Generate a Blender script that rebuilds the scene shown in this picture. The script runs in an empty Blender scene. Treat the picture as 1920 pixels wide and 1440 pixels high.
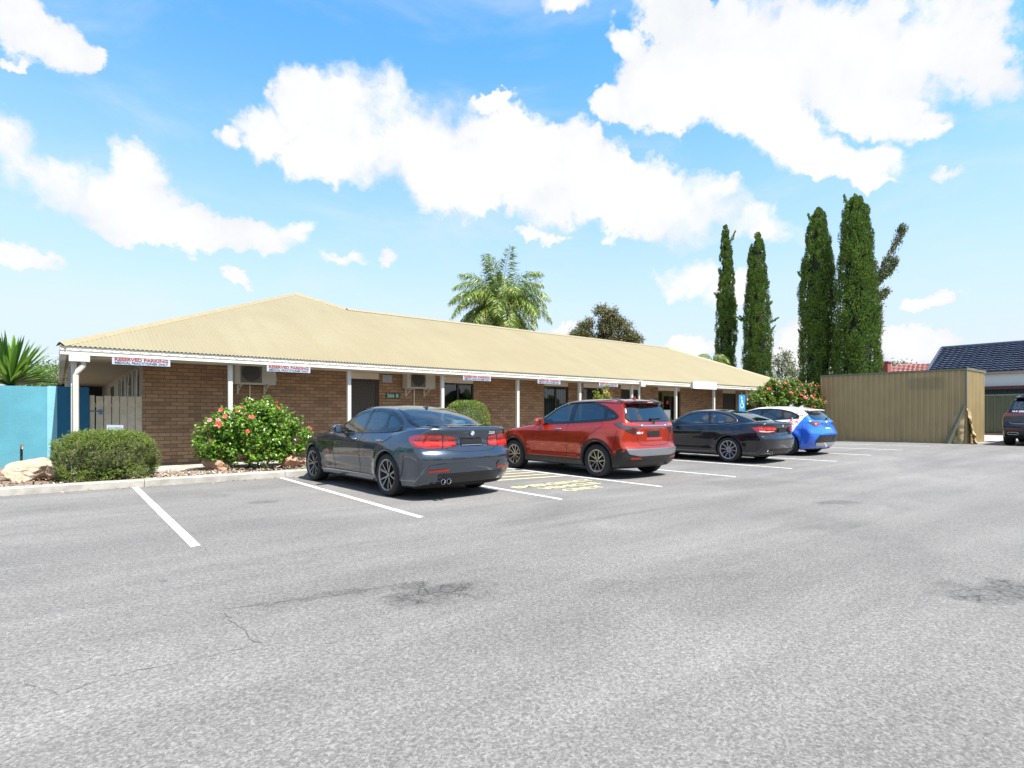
import bpy, bmesh, math, random
import numpy as np
from mathutils import Vector, Matrix, Euler
from mathutils.bvhtree import BVHTree
from mathutils.geometry import delaunay_2d_cdt

PI = math.pi
R_ = math.radians
S = bpy.context.scene
COL = S.collection
rng = np.random.default_rng(7)
random.seed(7)

# ------------------------------------------------------------------ camera
cam_d = bpy.data.cameras.new("camera")
cam = bpy.data.objects.new("camera", cam_d)
COL.objects.link(cam)
cam.location = (0, 0, 1.27)
cam.rotation_euler = (R_(90), 0, R_(51.313 - 90))
cam_d.sensor_width = 36
cam_d.lens = 36 * 1065 / 1920
cam_d.shift_y = (777 - 720) / 1920
cam_d.clip_start = 0.1
cam_d.clip_end = 3000
S.camera = cam
S.render.resolution_x = 1024
S.render.resolution_y = 768

# ------------------------------------------------------------------ light
SUN = Vector((0.06, -0.46, 0.885)).normalized()
S.view_settings.view_transform = 'Standard'
S.view_settings.look = 'None'
S.view_settings.gamma = 1
S.view_settings.exposure = 1.30
sun_d = bpy.data.lights.new("sun", 'SUN')
sun_d.energy = 5.0
sun_d.angle = R_(0.53)
sun_d.color = (1.0, 0.955, 0.88)
sun = bpy.data.objects.new("sun", sun_d)
COL.objects.link(sun)
sun.rotation_euler = SUN.to_track_quat('Z', 'Y').to_euler()
sun.location = (0, -20, 60)


class NT:
    """small helper to write node graphs"""
    def __init__(s, tree):
        s.t = tree
        tree.nodes.clear()

    def n(s, typ, **kw):
        nd = s.t.nodes.new(typ)
        for k, v in kw.items():
            if k == 'i':
                for kk, vv in v.items():
                    s.put(nd.inputs[kk], vv)
            else:
                setattr(nd, k, v)
        return nd

    def put(s, sock, v):
        if isinstance(v, bpy.types.NodeSocket):
            s.t.links.new(v, sock)
        elif isinstance(v, bpy.types.Node):
            s.t.links.new(v.outputs[0], sock)
        else:
            if isinstance(v, (tuple, list)) and sock.type == 'RGBA' and len(v) == 3:
                v = (*v, 1)
            sock.default_value = v

    def m(s, op, a, b=0.0, c=None, clamp=False):
        nd = s.n('ShaderNodeMath', operation=op, use_clamp=clamp)
        s.put(nd.inputs[0], a)
        s.put(nd.inputs[1], b)
        if c is not None:
            s.put(nd.inputs[2], c)
        return nd.outputs[0]

    def vm(s, op, a, b=(0, 0, 0)):
        nd = s.n('ShaderNodeVectorMath', operation=op)
        s.put(nd.inputs[0], a)
        s.put(nd.inputs[1], b)
        return nd.outputs['Value'] if op in ('DOT_PRODUCT', 'LENGTH', 'DISTANCE') else nd.outputs[0]

    def mix(s, f, a, b, blend='MIX'):
        nd = s.n('ShaderNodeMix', data_type='RGBA', blend_type=blend)
        s.put(nd.inputs[0], f)
        s.put(nd.inputs[6], a)
        s.put(nd.inputs[7], b)
        return nd.outputs[2]

    def noise(s, vec, scale, detail=4, rough=0.55, dist=0.0, out=0):
        nd = s.n('ShaderNodeTexNoise')
        if vec is not None:
            s.put(nd.inputs['Vector'], vec)
        nd.inputs['Scale'].default_value = scale
        nd.inputs['Detail'].default_value = detail
        nd.inputs['Roughness'].default_value = rough
        nd.inputs['Distortion'].default_value = dist
        return nd.outputs[out]

    def ramp(s, f, stops, interp='LINEAR'):
        nd = s.n('ShaderNodeValToRGB')
        s.put(nd.inputs[0], f)
        cr = nd.color_ramp
        cr.interpolation = interp
        while len(cr.elements) < len(stops):
            cr.elements.new(0.5)
        for e, (p, c) in zip(cr.elements, stops):
            e.position = p
            e.color = (*c, 1) if len(c) == 3 else c
        return nd.outputs[0]

    def rng(s, v, a, b, c=0.0, d=1.0, smooth=False):
        nd = s.n('ShaderNodeMapRange', interpolation_type='SMOOTHSTEP' if smooth else 'LINEAR')
        s.put(nd.inputs[0], v)
        for k, x in zip((1, 2, 3, 4), (a, b, c, d)):
            s.put(nd.inputs[k], x)
        return nd.outputs[0]


# ------------------------------------------------------------------ sky
wd = bpy.data.worlds.new("World")
S.world = wd
wd.use_nodes = True
g = NT(wd.node_tree)
sky = g.n('ShaderNodeTexSky', sky_type='NISHITA')
sky.sun_disc = False
sky.sun_elevation = math.asin(SUN.z)
sky.sun_rotation = math.atan2(SUN.x, SUN.y)
sky.air_density = 1.35
sky.dust_density = 0.35
sky.ozone_density = 3.0
# azimuth of the view towards the building, used only to lay the clouds out by compass direction
FWD = Vector((math.cos(R_(51.313)), math.sin(R_(51.313)), 0))
RGT = Vector((FWD.y, -FWD.x, 0))
N0 = g.n('ShaderNodeTexCoord').outputs['Generated']
wn = g.noise(N0, 5.5, 5, 0.62, out=1)
wn2 = g.noise(N0, 26.0, 4, 0.65, out=1)
off = g.vm('SCALE', g.vm('SUBTRACT', wn, (0.5, 0.5, 0.5)))
off.node.inputs['Scale'].default_value = 0.10
off2 = g.vm('SCALE', g.vm('SUBTRACT', wn2, (0.5, 0.5, 0.5)))
off2.node.inputs['Scale'].default_value = 0.05
NW = g.vm('ADD', g.vm('ADD', N0, off), off2)
BLOBS = [  # centre right/up of straight ahead and half sizes, in degrees-like units of 1/1065
    (425, 276, 44, 22, 0), (500, 268, 70, 46, 0), (590, 205, 70, 75, 0), (655, 205, 95, 78, 0), (735, 225, 85, 95, 0),
    (700, 300, 180, 52, 6), (850, 318, 160, 68, 8), (950, 275, 95, 62, 0), (1060, 320, 110, 70, 15), (785, 262, 110, 85, 10), (1010, 345, 130, 75, 12), (1240, 395, 130, 60, 12), (1180, 372, 130, 66, 12),
    (1290, 390, 110, 55, 10), (1400, 422, 95, 40, 20), (1340, 360, 60, 30, 20),
    (5, 275, 90, 70, 20), (110, 325, 105, 58, 25), (225, 380, 120, 62, 22), (335, 432, 105, 40, 18), (450, 442, 110, 34, -3),
    (555, 428, 50, 22, -15), (255, 315, 50, 42, 30),
    (25, 40, 85, 60, 20), (110, 85, 85, 42, 20), (165, 118, 34, 28, 0), (35, 117, 38, 11, 0), (25, 468, 75, 20, 18),
    (1310, 40, 120, 50, 15), (1185, 80, 56, 28, 30), (1250, 190, 110, 58, 20), (1165, 200, 48, 36, 0), (1370, 130, 170, 90, 15),
    (1560, 90, 230, 110, 0), (1760, 70, 150, 120, 10), (1860, 150, 90, 56, 0), (1440, 230, 160, 66, 20), (1570, 292, 120, 40, 12),
    (1650, 200, 120, 40, 12), (1735, 245, 38, 15, 25), (1640, 332, 50, 10, 10), (1050, 8, 60, 24, 0),
    (1790, 327, 48, 13, 5), (912, 184, 42, 18, -12), (1015, 440, 60, 11, 5), (650, 487, 60, 13, 10), (728, 487, 17, 22, 20),
    (445, 520, 24, 12, 10), (1290, 525, 62, 36, 0), (1380, 560, 50, 34, 0), (1530, 640, 80, 50, 0), (1690, 640, 90, 36, 10),
    (1735, 567, 44, 20, 0), (1280, 650, 60, 20, 0), (1480, 650, 40, 40, 0), (1060, 622, 26, 10, 0),
]
fld = None
for (u, v, a, b, rot) in BLOBS:
    d = (FWD * 1065 + RGT * (u - 960) + Vector((0, 0, 777 - v)))
    L = d.length
    d /= L
    e1 = RGT.copy() - d * d.dot(RGT)
    e1.normalize()
    e2 = d.cross(e1)
    if e2.z < 0:
        e2 = -e2
    c_, s_ = math.cos(R_(-rot)), math.sin(R_(-rot))
    ca = abs(d.dot(FWD))
    f1, f2 = (e1 * c_ + e2 * s_), (e2 * c_ - e1 * s_)
    sa, sb = 1.10 * a / L * max(ca, .7), 1.12 * b / L * max(ca, .85)
    q1 = g.m('SUBTRACT', g.vm('DOT_PRODUCT', NW, tuple(f1 / sa)), d.dot(f1) / sa)
    q2 = g.m('SUBTRACT', g.vm('DOT_PRODUCT', NW, tuple(f2 / sb)), d.dot(f2) / sb)
    r2 = g.m('MULTIPLY_ADD', q1, q1, g.m('MULTIPLY', q2, q2))
    fld = r2 if fld is None else g.m('SMOOTH_MIN', fld, r2, 0.6)
ahead = g.m('GREATER_THAN', g.vm('DOT_PRODUCT', N0, tuple(FWD)), 0.15)
fld = g.m('MULTIPLY', g.m('SUBTRACT', 1.0, fld), ahead)
# fair-weather clouds over the rest of the sky
nz = g.m('MAXIMUM', g.n('ShaderNodeSeparateXYZ', i={0: N0}).outputs[2], 0.02)
rest = g.rng(g.noise(N0, 2.6, 6, 0.6), 0.54, 0.74, -1.7, 0.2)
rest = g.m('SUBTRACT', rest, g.m('MULTIPLY', ahead, 4.0))
fld = g.m('MAXIMUM', fld, rest)
det = g.noise(NW, 9.0, 9, 0.60)


def billow(scale):
    v_ = g.n('ShaderNodeTexVoronoi', feature='SMOOTH_F1')
    g.put(v_.inputs['Vector'], NW)
    v_.inputs['Scale'].default_value = scale
    v_.inputs['Smoothness'].default_value = 0.35
    return g.m('SUBTRACT', 0.42, v_.outputs['Distance'])


fld = g.m('ADD', fld, g.m('MULTIPLY_ADD', g.m('SUBTRACT', det, 0.5), 2.9, 0.36))
fld = g.m('ADD', fld, g.m('MULTIPLY', billow(13.0), 0.75))
fld = g.m('ADD', fld, g.m('MULTIPLY', billow(34.0), 0.40))
soft = g.rng(g.noise(N0, 4.0, 2), 0.40, 0.62, 0.35, 1.25)
dens = g.rng(fld, 0.0, soft, smooth=True)
hz = g.rng(nz, -0.02, 0.58, 0.97, 0.0, smooth=True)
tint = g.mix(1.0, sky.outputs[0], (0.88, 1.70, 2.08), 'MULTIPLY')
hzc = g.mix(hz, tint, (5.75, 5.95, 6.6))
# thin veil of high cloud
vl = g.n('ShaderNodeMapping')
g.put(vl.inputs[0], N0)
vl.inputs['Scale'].default_value = (1.0, 1.0, 3.2)
veil = g.m('MULTIPLY', g.rng(g.noise(vl.outputs[0], 3.2, 7, 0.62, 0.4), 0.45, 0.80, smooth=True), 0.38)
hzc = g.mix(veil, hzc, (6.3, 6.6, 6.9))
under = g.rng(g.m('ADD', g.noise(N0, 6.0, 6, 0.6), g.m('MULTIPLY', g.m('SUBTRACT', fld, 0.8), 0.12)), 0.34, 0.62)
body = g.mix(under, (6.25, 6.45, 6.75), (7.35, 7.35, 7.3))
col = g.mix(dens, hzc, body)
bg = g.n('ShaderNodeBackground')
g.put(bg.inputs[0], col)
bg.inputs[1].default_value = 0.058
out = g.n('ShaderNodeOutputWorld')
g.put(out.inputs[0], bg)


# ------------------------------------------------------------------ helpers
def tag(o, label=None, cat=None, group=None, kind=None):
    if label: o['label'] = label
    if cat: o['category'] = cat
    if group: o['group'] = group
    if kind: o['kind'] = kind
    return o


def empty(name, loc, rz=0.0):
    o = bpy.data.objects.new(name, None)
    o.empty_display_size = 0.3
    COL.objects.link(o)
    o.location = loc
    o.rotation_euler = (0, 0, rz)
    return o


def root_loc(o):
    v = Vector((0, 0, 0))
    while o is not None:
        v += o.location
        o = o.parent
    return v


def link_mesh(name, me, mat, parent=None, world=True):
    o = bpy.data.objects.new(name, me)
    mats = mat if isinstance(mat, (list, tuple)) else [mat]
    for mm in mats:
        me.materials.append(mm)
    COL.objects.link(o)
    if parent is not None:
        o.parent = parent
        if world:
            o.location = -root_loc(parent)
    return o


def copy_tree(o, parent=None):
    c = o.copy()
    COL.objects.link(c)
    c.parent = parent
    for ch in [x for x in bpy.data.objects if x.parent == o]:
        copy_tree(ch, c)
    return c


class MB:
    def __init__(s):
        s.v = []
        s.f = []
        s.mi = []

    def add(s, v, f, mi=0):
        b = len(s.v)
        s.v += [tuple(p) for p in v]
        s.f += [tuple(i + b for i in q) for q in f]
        s.mi += [mi] * len(f)
        return s

    def box(s, x0, x1, y0, y1, z0, z1, mi=0, M=None):
        v = [(x, y, z) for z in (z0, z1) for y in (y0, y1) for x in (x0, x1)]
        if M is not None:
            v = [M @ Vector(p) for p in v]
        return s.add(v, [(0, 2, 3, 1), (4, 5, 7, 6), (0, 1, 5, 4), (2, 6, 7, 3), (0, 4, 6, 2), (1, 3, 7, 5)], mi)

    def cyl(s, p0, p1, r0, r1=None, n=10, mi=0, caps=True):
        r1 = r0 if r1 is None else r1
        p0, p1 = Vector(p0), Vector(p1)
        q = (p1 - p0).to_track_quat('Z', 'Y')
        v = []
        for p, r in ((p0, r0), (p1, r1)):
            for k in range(n):
                a = 2 * PI * k / n
                v.append(p + q @ Vector((r * math.cos(a), r * math.sin(a), 0)))
        f = [(k, (k + 1) % n, n + (k + 1) % n, n + k) for k in range(n)]
        if caps:
            f += [tuple(range(n - 1, -1, -1)), tuple(range(n, 2 * n))]
        return s.add(v, f, mi)

    def tube(s, pts, r, n=8, mi=0):
        pts = [Vector(p) for p in pts]
        rs = r if isinstance(r, (list, tuple)) else [r] * len(pts)
        v = []
        ref = Vector((0.31, 0.2, 0.93))
        for i, p in enumerate(pts):
            t = (pts[min(i + 1, len(pts) - 1)] - pts[max(i - 1, 0)]).normalized()
            a = t.cross(ref)
            if a.length < 1e-3: a = t.cross(Vector((1, 0, 0)))
            a.normalize()
            b = t.cross(a)
            for k in range(n):
                w = 2 * PI * k / n
                v.append(p + a * (rs[i] * math.cos(w)) + b * (rs[i] * math.sin(w)))
        f = []
        for i in range(len(pts) - 1):
            for k in range(n):
                f.append((i * n + k, i * n + (k + 1) % n, (i + 1) * n + (k + 1) % n, (i + 1) * n + k))
        f += [tuple(range(n - 1, -1, -1)), tuple(range((len(pts) - 1) * n, len(pts) * n))]
        return s.add(v, f, mi)

    def lathe(s, prof, c=(0, 0, 0), axis='z', n=32, mi=0, closed=False):
        """prof: (radius, along axis)"""
        v = []
        for r, h in prof:
            for k in range(n):
                a = 2 * PI * k / n
                p = (r * math.cos(a), r * math.sin(a), h)
                if axis == 'y': p = (p[0], p[2], p[1])
                if axis == 'x': p = (p[2], p[0], p[1])
                v.append((p[0] + c[0], p[1] + c[1], p[2] + c[2]))
        f = []
        m = len(prof)
        for i in range(m if closed else m - 1):
            j = (i + 1) % m
            for k in range(n):
                q = (i * n + k, i * n + (k + 1) % n, j * n + (k + 1) % n, j * n + k)
                f.append(q[::-1] if axis == 'y' else q)
        return s.add(v, f, mi)

    def prism(s, poly, fn, d0, d1, mi=0):
        """poly 2D, fn(a,b,d)->3D"""
        n = len(poly)
        v = [fn(a, b, d0) for a, b in poly] + [fn(a, b, d1) for a, b in poly]
        f = [tuple(range(n - 1, -1, -1)), tuple(range(n, 2 * n))]
        f += [(k, (k + 1) % n, n + (k + 1) % n, n + k) for k in range(n)]
        return s.add(v, f, mi)

    def build(s, name, mat, parent=None, world=True, smooth=None, bevel=0.0):
        me = bpy.data.meshes.new(name)
        me.from_pydata(s.v, [], s.f)
        bm = bmesh.new()
        bm.from_mesh(me)
        for fc, k in zip(bm.faces, s.mi): fc.material_index = k
        if bevel > 0:
            bmesh.ops.remove_doubles(bm, verts=bm.verts, dist=1e-5)
            ed = [e for e in bm.edges if len(e.link_faces) == 2 and e.calc_face_angle(0) > 0.5]
            bmesh.ops.bevel(bm, geom=ed, offset=bevel, segments=2, affect='EDGES', profile=0.5, clamp_overlap=True)
        bmesh.ops.recalc_face_normals(bm, faces=bm.faces)
        bm.to_mesh(me)
        bm.free()
        if smooth is not None:
            me.shade_smooth()
            me.set_sharp_from_angle(angle=R_(smooth))
        return link_mesh(name, me, mat, parent, world)


def np_mesh(name, V, Fq, mat, parent=None, world=True, smooth=False, normals=None, mi=None):
    """V (n,3) array, Fq (m,k) array of equal size faces"""
    me = bpy.data.meshes.new(name)
    V = np.asarray(V, dtype=np.float32)
    Fq = np.asarray(Fq, dtype=np.int32)
    k = Fq.shape[1]
    me.vertices.add(len(V))
    me.vertices.foreach_set('co', V.ravel())
    me.loops.add(Fq.size)
    me.loops.foreach_set('vertex_index', Fq.ravel())
    me.polygons.add(len(Fq))
    me.polygons.foreach_set('loop_start', np.arange(0, Fq.size, k, dtype=np.int32))
    if mi is not None:
        me.polygons.foreach_set('material_index', np.asarray(mi, dtype=np.int32))
    me.update(calc_edges=True)
    me.validate()
    if smooth:
        me.shade_smooth()
    if normals is not None:
        me.normals_split_custom_set_from_vertices([tuple(x) for x in normals])
    return link_mesh(name, me, mat, parent, world)


# ------------------------------------------------------------------ materials
def mat(name, fn):
    m_ = bpy.data.materials.new(name)
    m_.use_nodes = True
    gg = NT(m_.node_tree)
    o = gg.n('ShaderNodeOutputMaterial')
    sh = fn(gg)
    gg.put(o.inputs[0], sh)
    return m_


ALB = 0.80      # the colours below were matched by eye against a brighter sky; one factor brings them to the final exposure


def pbsdf(gg, color, rough=0.5, metal=0.0, spec=0.5, coat=0.0, coat_rough=0.03, bump=None, bump_d=0.01, bump_s=0.5):
    b = gg.n('ShaderNodeBsdfPrincipled')
    gg.put(b.inputs['Base Color'], gg.mix(1.0, color, (ALB, ALB, ALB), 'MULTIPLY'))
    gg.put(b.inputs['Roughness'], rough)
    gg.put(b.inputs['Metallic'], metal)
    gg.put(b.inputs['Specular IOR Level'], spec)
    gg.put(b.inputs['Coat Weight'], coat)
    gg.put(b.inputs['Coat Roughness'], coat_rough)
    if bump is not None:
        bn = gg.n('ShaderNodeBump')
        gg.put(bn.inputs['Height'], bump)
        bn.inputs['Distance'].default_value = bump_d
        bn.inputs['Strength'].default_value = bump_s
        gg.put(b.inputs['Normal'], bn)
    return b.outputs[0]


def opos(gg):
    return gg.n('ShaderNodeTexCoord').outputs['Object']


def wpos(gg):
    return gg.n('ShaderNodeNewGeometry').outputs['Position']


def simple(name, c, rough=0.5, metal=0.0, var=0.12, scale=6.0, coat=0.0, spec=0.5, bump=0.0):
    def fn(gg):
        p = wpos(gg)
        n = gg.noise(p, scale, 5, 0.6)
        cc = gg.mix(gg.rng(n, 0.3, 0.7), tuple(x * (1 - var) for x in c), tuple(min(1, x * (1 + var)) for x in c))
        r = gg.rng(n, 0.3, 0.7, rough * 0.9, min(1, rough * 1.1))
        if bump:
            return pbsdf(gg, cc, r, metal, spec, coat, bump=gg.noise(p, scale * 12, 4), bump_d=bump)
        return pbsdf(gg, cc, r, metal, spec, coat)
    return mat(name, fn)
# ------------------------------------------------------------------ ground
def sstep(a, b, x):
    t = np.clip((np.asarray(x, float) - a) / (b - a), 0, 1)
    return t * t * (3 - 2 * t)


def gz(x, y):
    """the car park rises gently to the right"""
    return 0.2 * sstep(10, 25, x) * (1 - 0.32 * sstep(6, 12, y))


CRACKS = [[(-0.9, 3.75), (-0.21, 3.59), (-0.14, 3.59), (-0.07, 3.44), (0.0, 3.3), (0.08, 3.32), (0.14, 3.36), (0.25, 3.37), (0.47, 3.32),
           (0.64, 3.33), (0.88, 3.3)], [(0.88, 3.3), (0.85, 3.43), (0.86, 3.61), (0.84, 3.76), (0.83, 4.04)],
          [(0.83, 4.06), (1.1, 4.0), (1.42, 3.9), (1.64, 3.87), (1.97, 3.85)]]


def asphalt_fn(gg):
    p = wpos(gg)
    base = gg.noise(p, 0.42, 6, 0.62, 0.6)
    st = gg.n('ShaderNodeMapping')
    gg.put(st.inputs[0], p)
    st.inputs['Scale'].default_value = (0.11, 0.85, 1)
    streak = gg.noise(st.outputs[0], 1.0, 5, 0.6, 0.5)
    st2 = gg.n('ShaderNodeMapping')
    gg.put(st2.inputs[0], p)
    st2.inputs['Rotation'].default_value = (0, 0, R_(-8))
    st2.inputs['Scale'].default_value = (0.35, 1.9, 1)
    streak2 = gg.noise(st2.outputs[0], 1.0, 4, 0.55, 0.8)
    v = gg.rng(base, 0.28, 0.72, 0.146, 0.200)
    v = gg.m('MULTIPLY', v, gg.rng(streak, 0.3, 0.7, 0.86, 1.14))
    v = gg.m('MULTIPLY', v, gg.rng(streak2, 0.32, 0.72, 0.93, 1.09))
    # stone chips
    vo = gg.n('ShaderNodeTexVoronoi', feature='F1')
    gg.put(vo.inputs['Vector'], p)
    vo.inputs['Scale'].default_value = 100
    chip = gg.n('ShaderNodeSeparateColor', i={0: vo.outputs['Color']}).outputs[0]
    v = gg.m('MULTIPLY', v, gg.rng(chip, 0, 1, 0.66, 1.34))
    grain = gg.noise(p, 42, 3, 0.7)
    v = gg.m('MULTIPLY', v, gg.rng(grain, 0.28, 0.72, 0.70, 1.30))
    dark = gg.m('GREATER_THAN', chip, 0.93)
    v = gg.m('MULTIPLY', v, gg.m('SUBTRACT', 1.0, gg.m('MULTIPLY', dark, 0.35)))
    # crazed patches and oil stains where the photograph has them
    vc = gg.n('ShaderNodeTexVoronoi', feature='DISTANCE_TO_EDGE')
    wp = gg.vm('ADD', p, gg.vm('SCALE', gg.noise(p, 9, 3, out=1)))
    wp.node.inputs[1].links[0].from_node.inputs['Scale'].default_value = 0.10
    gg.put(vc.inputs['Vector'], wp)
    vc.inputs['Scale'].default_value = 9
    crz = gg.rng(vc.outputs['Distance'], 0.0, 0.10, 1.0, 0.0)
    patchn = gg.noise(p, 3.2, 5, 0.65)
    tot = None
    for (x, y, a, b, r, k) in [(2.12, 3.48, .48, .34, -20, 1.0), (5.3, 1.0, .58, .32, -15, .95), (8.8, 3.45, .45, .22, -25, .7), (1.5, 3.93, .55, .10, -12, .5),
                               (3.6, 2.6, .9, .25, -20, .25), (6.9, 2.75, .8, .2, -15, .22), (2.3, 8.7, .25, .2, 0, .6), (2.0, 5.0, 1.2, .2, 5, .15),
                               (4.9, 9.4, .35, 1.0, 0, .45), (9.2, 9.2, .4, 1.0, 0, .45), (12, 9.4, .4, .9, 0, .4), (1.9, 9.8, .3, .5, 0, .3)]:
        c_, s_ = math.cos(R_(r)), math.sin(R_(r))
        q1 = gg.m('SUBTRACT', gg.vm('DOT_PRODUCT', p, (c_ / a, s_ / a, 0)), (x * c_ + y * s_) / a)
        q2 = gg.m('SUBTRACT', gg.vm('DOT_PRODUCT', p, (-s_ / b, c_ / b, 0)), (-x * s_ + y * c_) / b)
        d = gg.m('SUBTRACT', 1.0, gg.m('MULTIPLY_ADD', q1, q1, gg.m('MULTIPLY', q2, q2)))
        d = gg.m('ADD', d, gg.m('MULTIPLY', gg.m('SUBTRACT', patchn, 0.5), 3.2))
        d = gg.m('MULTIPLY', gg.rng(d, 0.0, 1.0, smooth=True), k)
        tot = d if tot is None else gg.m('MAXIMUM', tot, d)
    dk = gg.m('MULTIPLY', tot, gg.m('MULTIPLY_ADD', crz, 0.42, 0.36))
    v = gg.m('MULTIPLY', v, gg.m('SUBTRACT', 1.0, dk))
    # long scuffs, tyre tracks and small drips
    sc_ = gg.n('ShaderNodeMapping')
    gg.put(sc_.inputs[0], p)
    sc_.inputs['Rotation'].default_value = (0, 0, R_(7))
    sc_.inputs['Scale'].default_value = (.05, 2.6, 1)
    tr_ = gg.rng(gg.noise(sc_.outputs[0], 1.0, 3, .5, .3), .56, .72, smooth=True)
    v = gg.m('MULTIPLY', v, gg.m('SUBTRACT', 1.0, gg.m('MULTIPLY', tr_, .10)))
    dv = gg.n('ShaderNodeTexVoronoi', feature='F1')
    gg.put(dv.inputs['Vector'], gg.vm('ADD', p, gg.vm('SCALE', gg.noise(p, 14, 3, out=1))))
    dv.inputs['Vector'].links[0].from_node.inputs[1].links[0].from_node.inputs['Scale'].default_value = .05
    dv.inputs['Scale'].default_value = 1.15
    dr_ = gg.n('ShaderNodeSeparateColor', i={0: dv.outputs['Color']})
    spot = gg.rng(dv.outputs['Distance'], gg.m('MULTIPLY', dr_.outputs[1], .09), 0.0)
    spot = gg.m('MULTIPLY', spot, gg.m('GREATER_THAN', dr_.outputs[0], .62))
    v = gg.m('MULTIPLY', v, gg.m('SUBTRACT', 1.0, gg.m('MULTIPLY', spot, .40)))
    # pale worn band where the bays end and along the wheel tracks
    py = gg.n('ShaderNodeSeparateXYZ', i={0: p}).outputs[1]
    for yc, w, k in ((6.0, .22, .13), (4.75, .45, .10), (3.0, .35, .08), (8.9, .3, .05)):
        bd = gg.m('SUBTRACT', 1.0, gg.m('DIVIDE', gg.m('ABSOLUTE', gg.m('SUBTRACT', gg.m('ADD', py, gg.m('MULTIPLY', gg.m('SUBTRACT', base, 0.5), 1.6)), yc)), w), clamp=True)
        v = gg.m('MULTIPLY', v, gg.m('ADD', 1.0, gg.m('MULTIPLY', gg.m('MULTIPLY', bd, k), gg.rng(streak2, .35, .65))))
    c = gg.n('ShaderNodeCombineColor')
    gg.put(c.inputs[0], gg.m('MULTIPLY', v, 1.03))
    gg.put(c.inputs[1], gg.m('MULTIPLY', v, .985))
    gg.put(c.inputs[2], gg.m('MULTIPLY', v, .935))
    h = gg.m('ADD', gg.m('MULTIPLY', chip, 0.5), gg.m('SUBTRACT', grain, gg.m('MULTIPLY', dk, 1.2)))
    return pbsdf(gg, c, 0.86, 0, 0.35, bump=h, bump_d=0.006, bump_s=0.75)


M_asphalt = mat('asphalt', asphalt_fn)
M_crack = simple('crack', (0.075, 0.072, 0.066), 0.9)


def paint_fn(base):
    def fn(gg):
        p = wpos(gg)
        n = gg.noise(p, 14, 6, 0.75)
        n2 = gg.noise(p, 70, 3, 0.7)
        f = gg.m('MULTIPLY', gg.rng(n, 0.34, 0.50), gg.rng(n2, 0.30, 0.46))
        c = gg.mix(f, (0.20, 0.20, 0.20), gg.mix(gg.noise(p, 3, 3), tuple(x * .9 for x in base), base))
        return pbsdf(gg, c, 0.75, bump=n2, bump_d=0.003)
    return fn


M_line = mat('line_paint', paint_fn((0.78, 0.78, 0.77)))
M_yellow = mat('yellow_paint', paint_fn((0.70, 0.63, 0.33)))

# one asphalt sheet
xs = np.concatenate([np.linspace(-60, 8, 18), np.linspace(10, 26, 33), np.linspace(30, 60, 5)])
ys = np.concatenate([np.linspace(-60, 2, 12), np.linspace(4, 12.1, 17)])
GX, GY = np.meshgrid(xs, ys)
GZ = gz(GX, GY)
nx, ny = len(xs), len(ys)
idx = np.arange(nx * ny).reshape(ny, nx)
Q = np.stack([idx[:-1, :-1], idx[:-1, 1:], idx[1:, 1:], idx[1:, :-1]], -1).reshape(-1, 4)
asphalt = np_mesh('asphalt', np.stack([GX, GY, GZ], -1).reshape(-1, 3), Q, M_asphalt, smooth=True)
tag(asphalt, kind='structure')
mb = MB()
for pl in CRACKS:
    # jagged thin tar-dark gaps
    pts = []
    for (a, b) in zip(pl[:-1], pl[1:]):
        L = math.dist(a, b)
        for k in range(max(1, int(L / 0.035))):
            t = k / max(1, int(L / 0.035))
            pts.append((a[0] + (b[0] - a[0]) * t + random.gauss(0, .006), a[1] + (b[1] - a[1]) * t + random.gauss(0, .010)))
    pts.append(pl[-1])
    v, f = [], []
    for i, p_ in enumerate(pts):
        q = pts[min(i + 1, len(pts) - 1)]
        o_ = pts[max(i - 1, 0)]
        d = Vector((q[0] - o_[0], q[1] - o_[1]))
        d.normalize()
        w = random.uniform(.0004, .0030) * (1 if 0 < i < len(pts) - 1 else .2)
        v += [(p_[0] - d.y * w, p_[1] + d.x * w, .002), (p_[0] + d.y * w, p_[1] - d.x * w, .002)]
        if i: f.append((2 * i - 2, 2 * i - 1, 2 * i + 1, 2 * i))
    mb.add(v, f)
mb.build('crack', M_crack, asphalt)

M_dirt = simple('dry_ground', (0.24, 0.20, 0.15), 0.95, var=.3, scale=.4)
mb = MB()
mb.add([(-700, -700, -.05), (900, -700, -.05), (900, 900, -.05), (-700, 900, -.05)], [(0, 1, 2, 3)])
tag(mb.build('ground', M_dirt), kind='structure')


def ground_strip(name, pts4, m, dz=.004, kind='structure', n=12):
    """quad strip draped on the asphalt; pts4 = two long edges (a0,a1),(b0,b1)"""
    (a0, a1), (b0, b1) = pts4
    v, f = [], []
    for i in range(n + 1):
        t = i / n
        for (p, q) in ((a0, a1), (b0, b1)):
            x, y = p[0] + (q[0] - p[0]) * t, p[1] + (q[1] - p[1]) * t
            v.append((x, y, float(gz(x, y)) + dz))
        if i: f.append((2 * i - 2, 2 * i - 1, 2 * i + 1, 2 * i))
    o = MB().add(v, f).build(name, m)
    return tag(o, kind=kind)


for i, x in enumerate([1.06, 3.5, 5.9, 8.27, 10.75, 13.2, 15.6, 18.05, 20.5, 22.95]):
    x1 = x + random.uniform(-.03, .03)
    ground_strip('bay_line', (((x - .045, 11.8), (x1 - .045, 6.15 + random.uniform(-.06, .06))), ((x + .045, 11.8), (x1 + .045, 6.18))), M_line)
for i in range(7):
    y0 = 8.43 + i * .47
    ground_strip('yellow_stripe', (((5.98, y0 + .30), (8.18, y0)), ((5.98, y0 + .40), (8.18, y0 + .10))), M_yellow, n=4)


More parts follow.
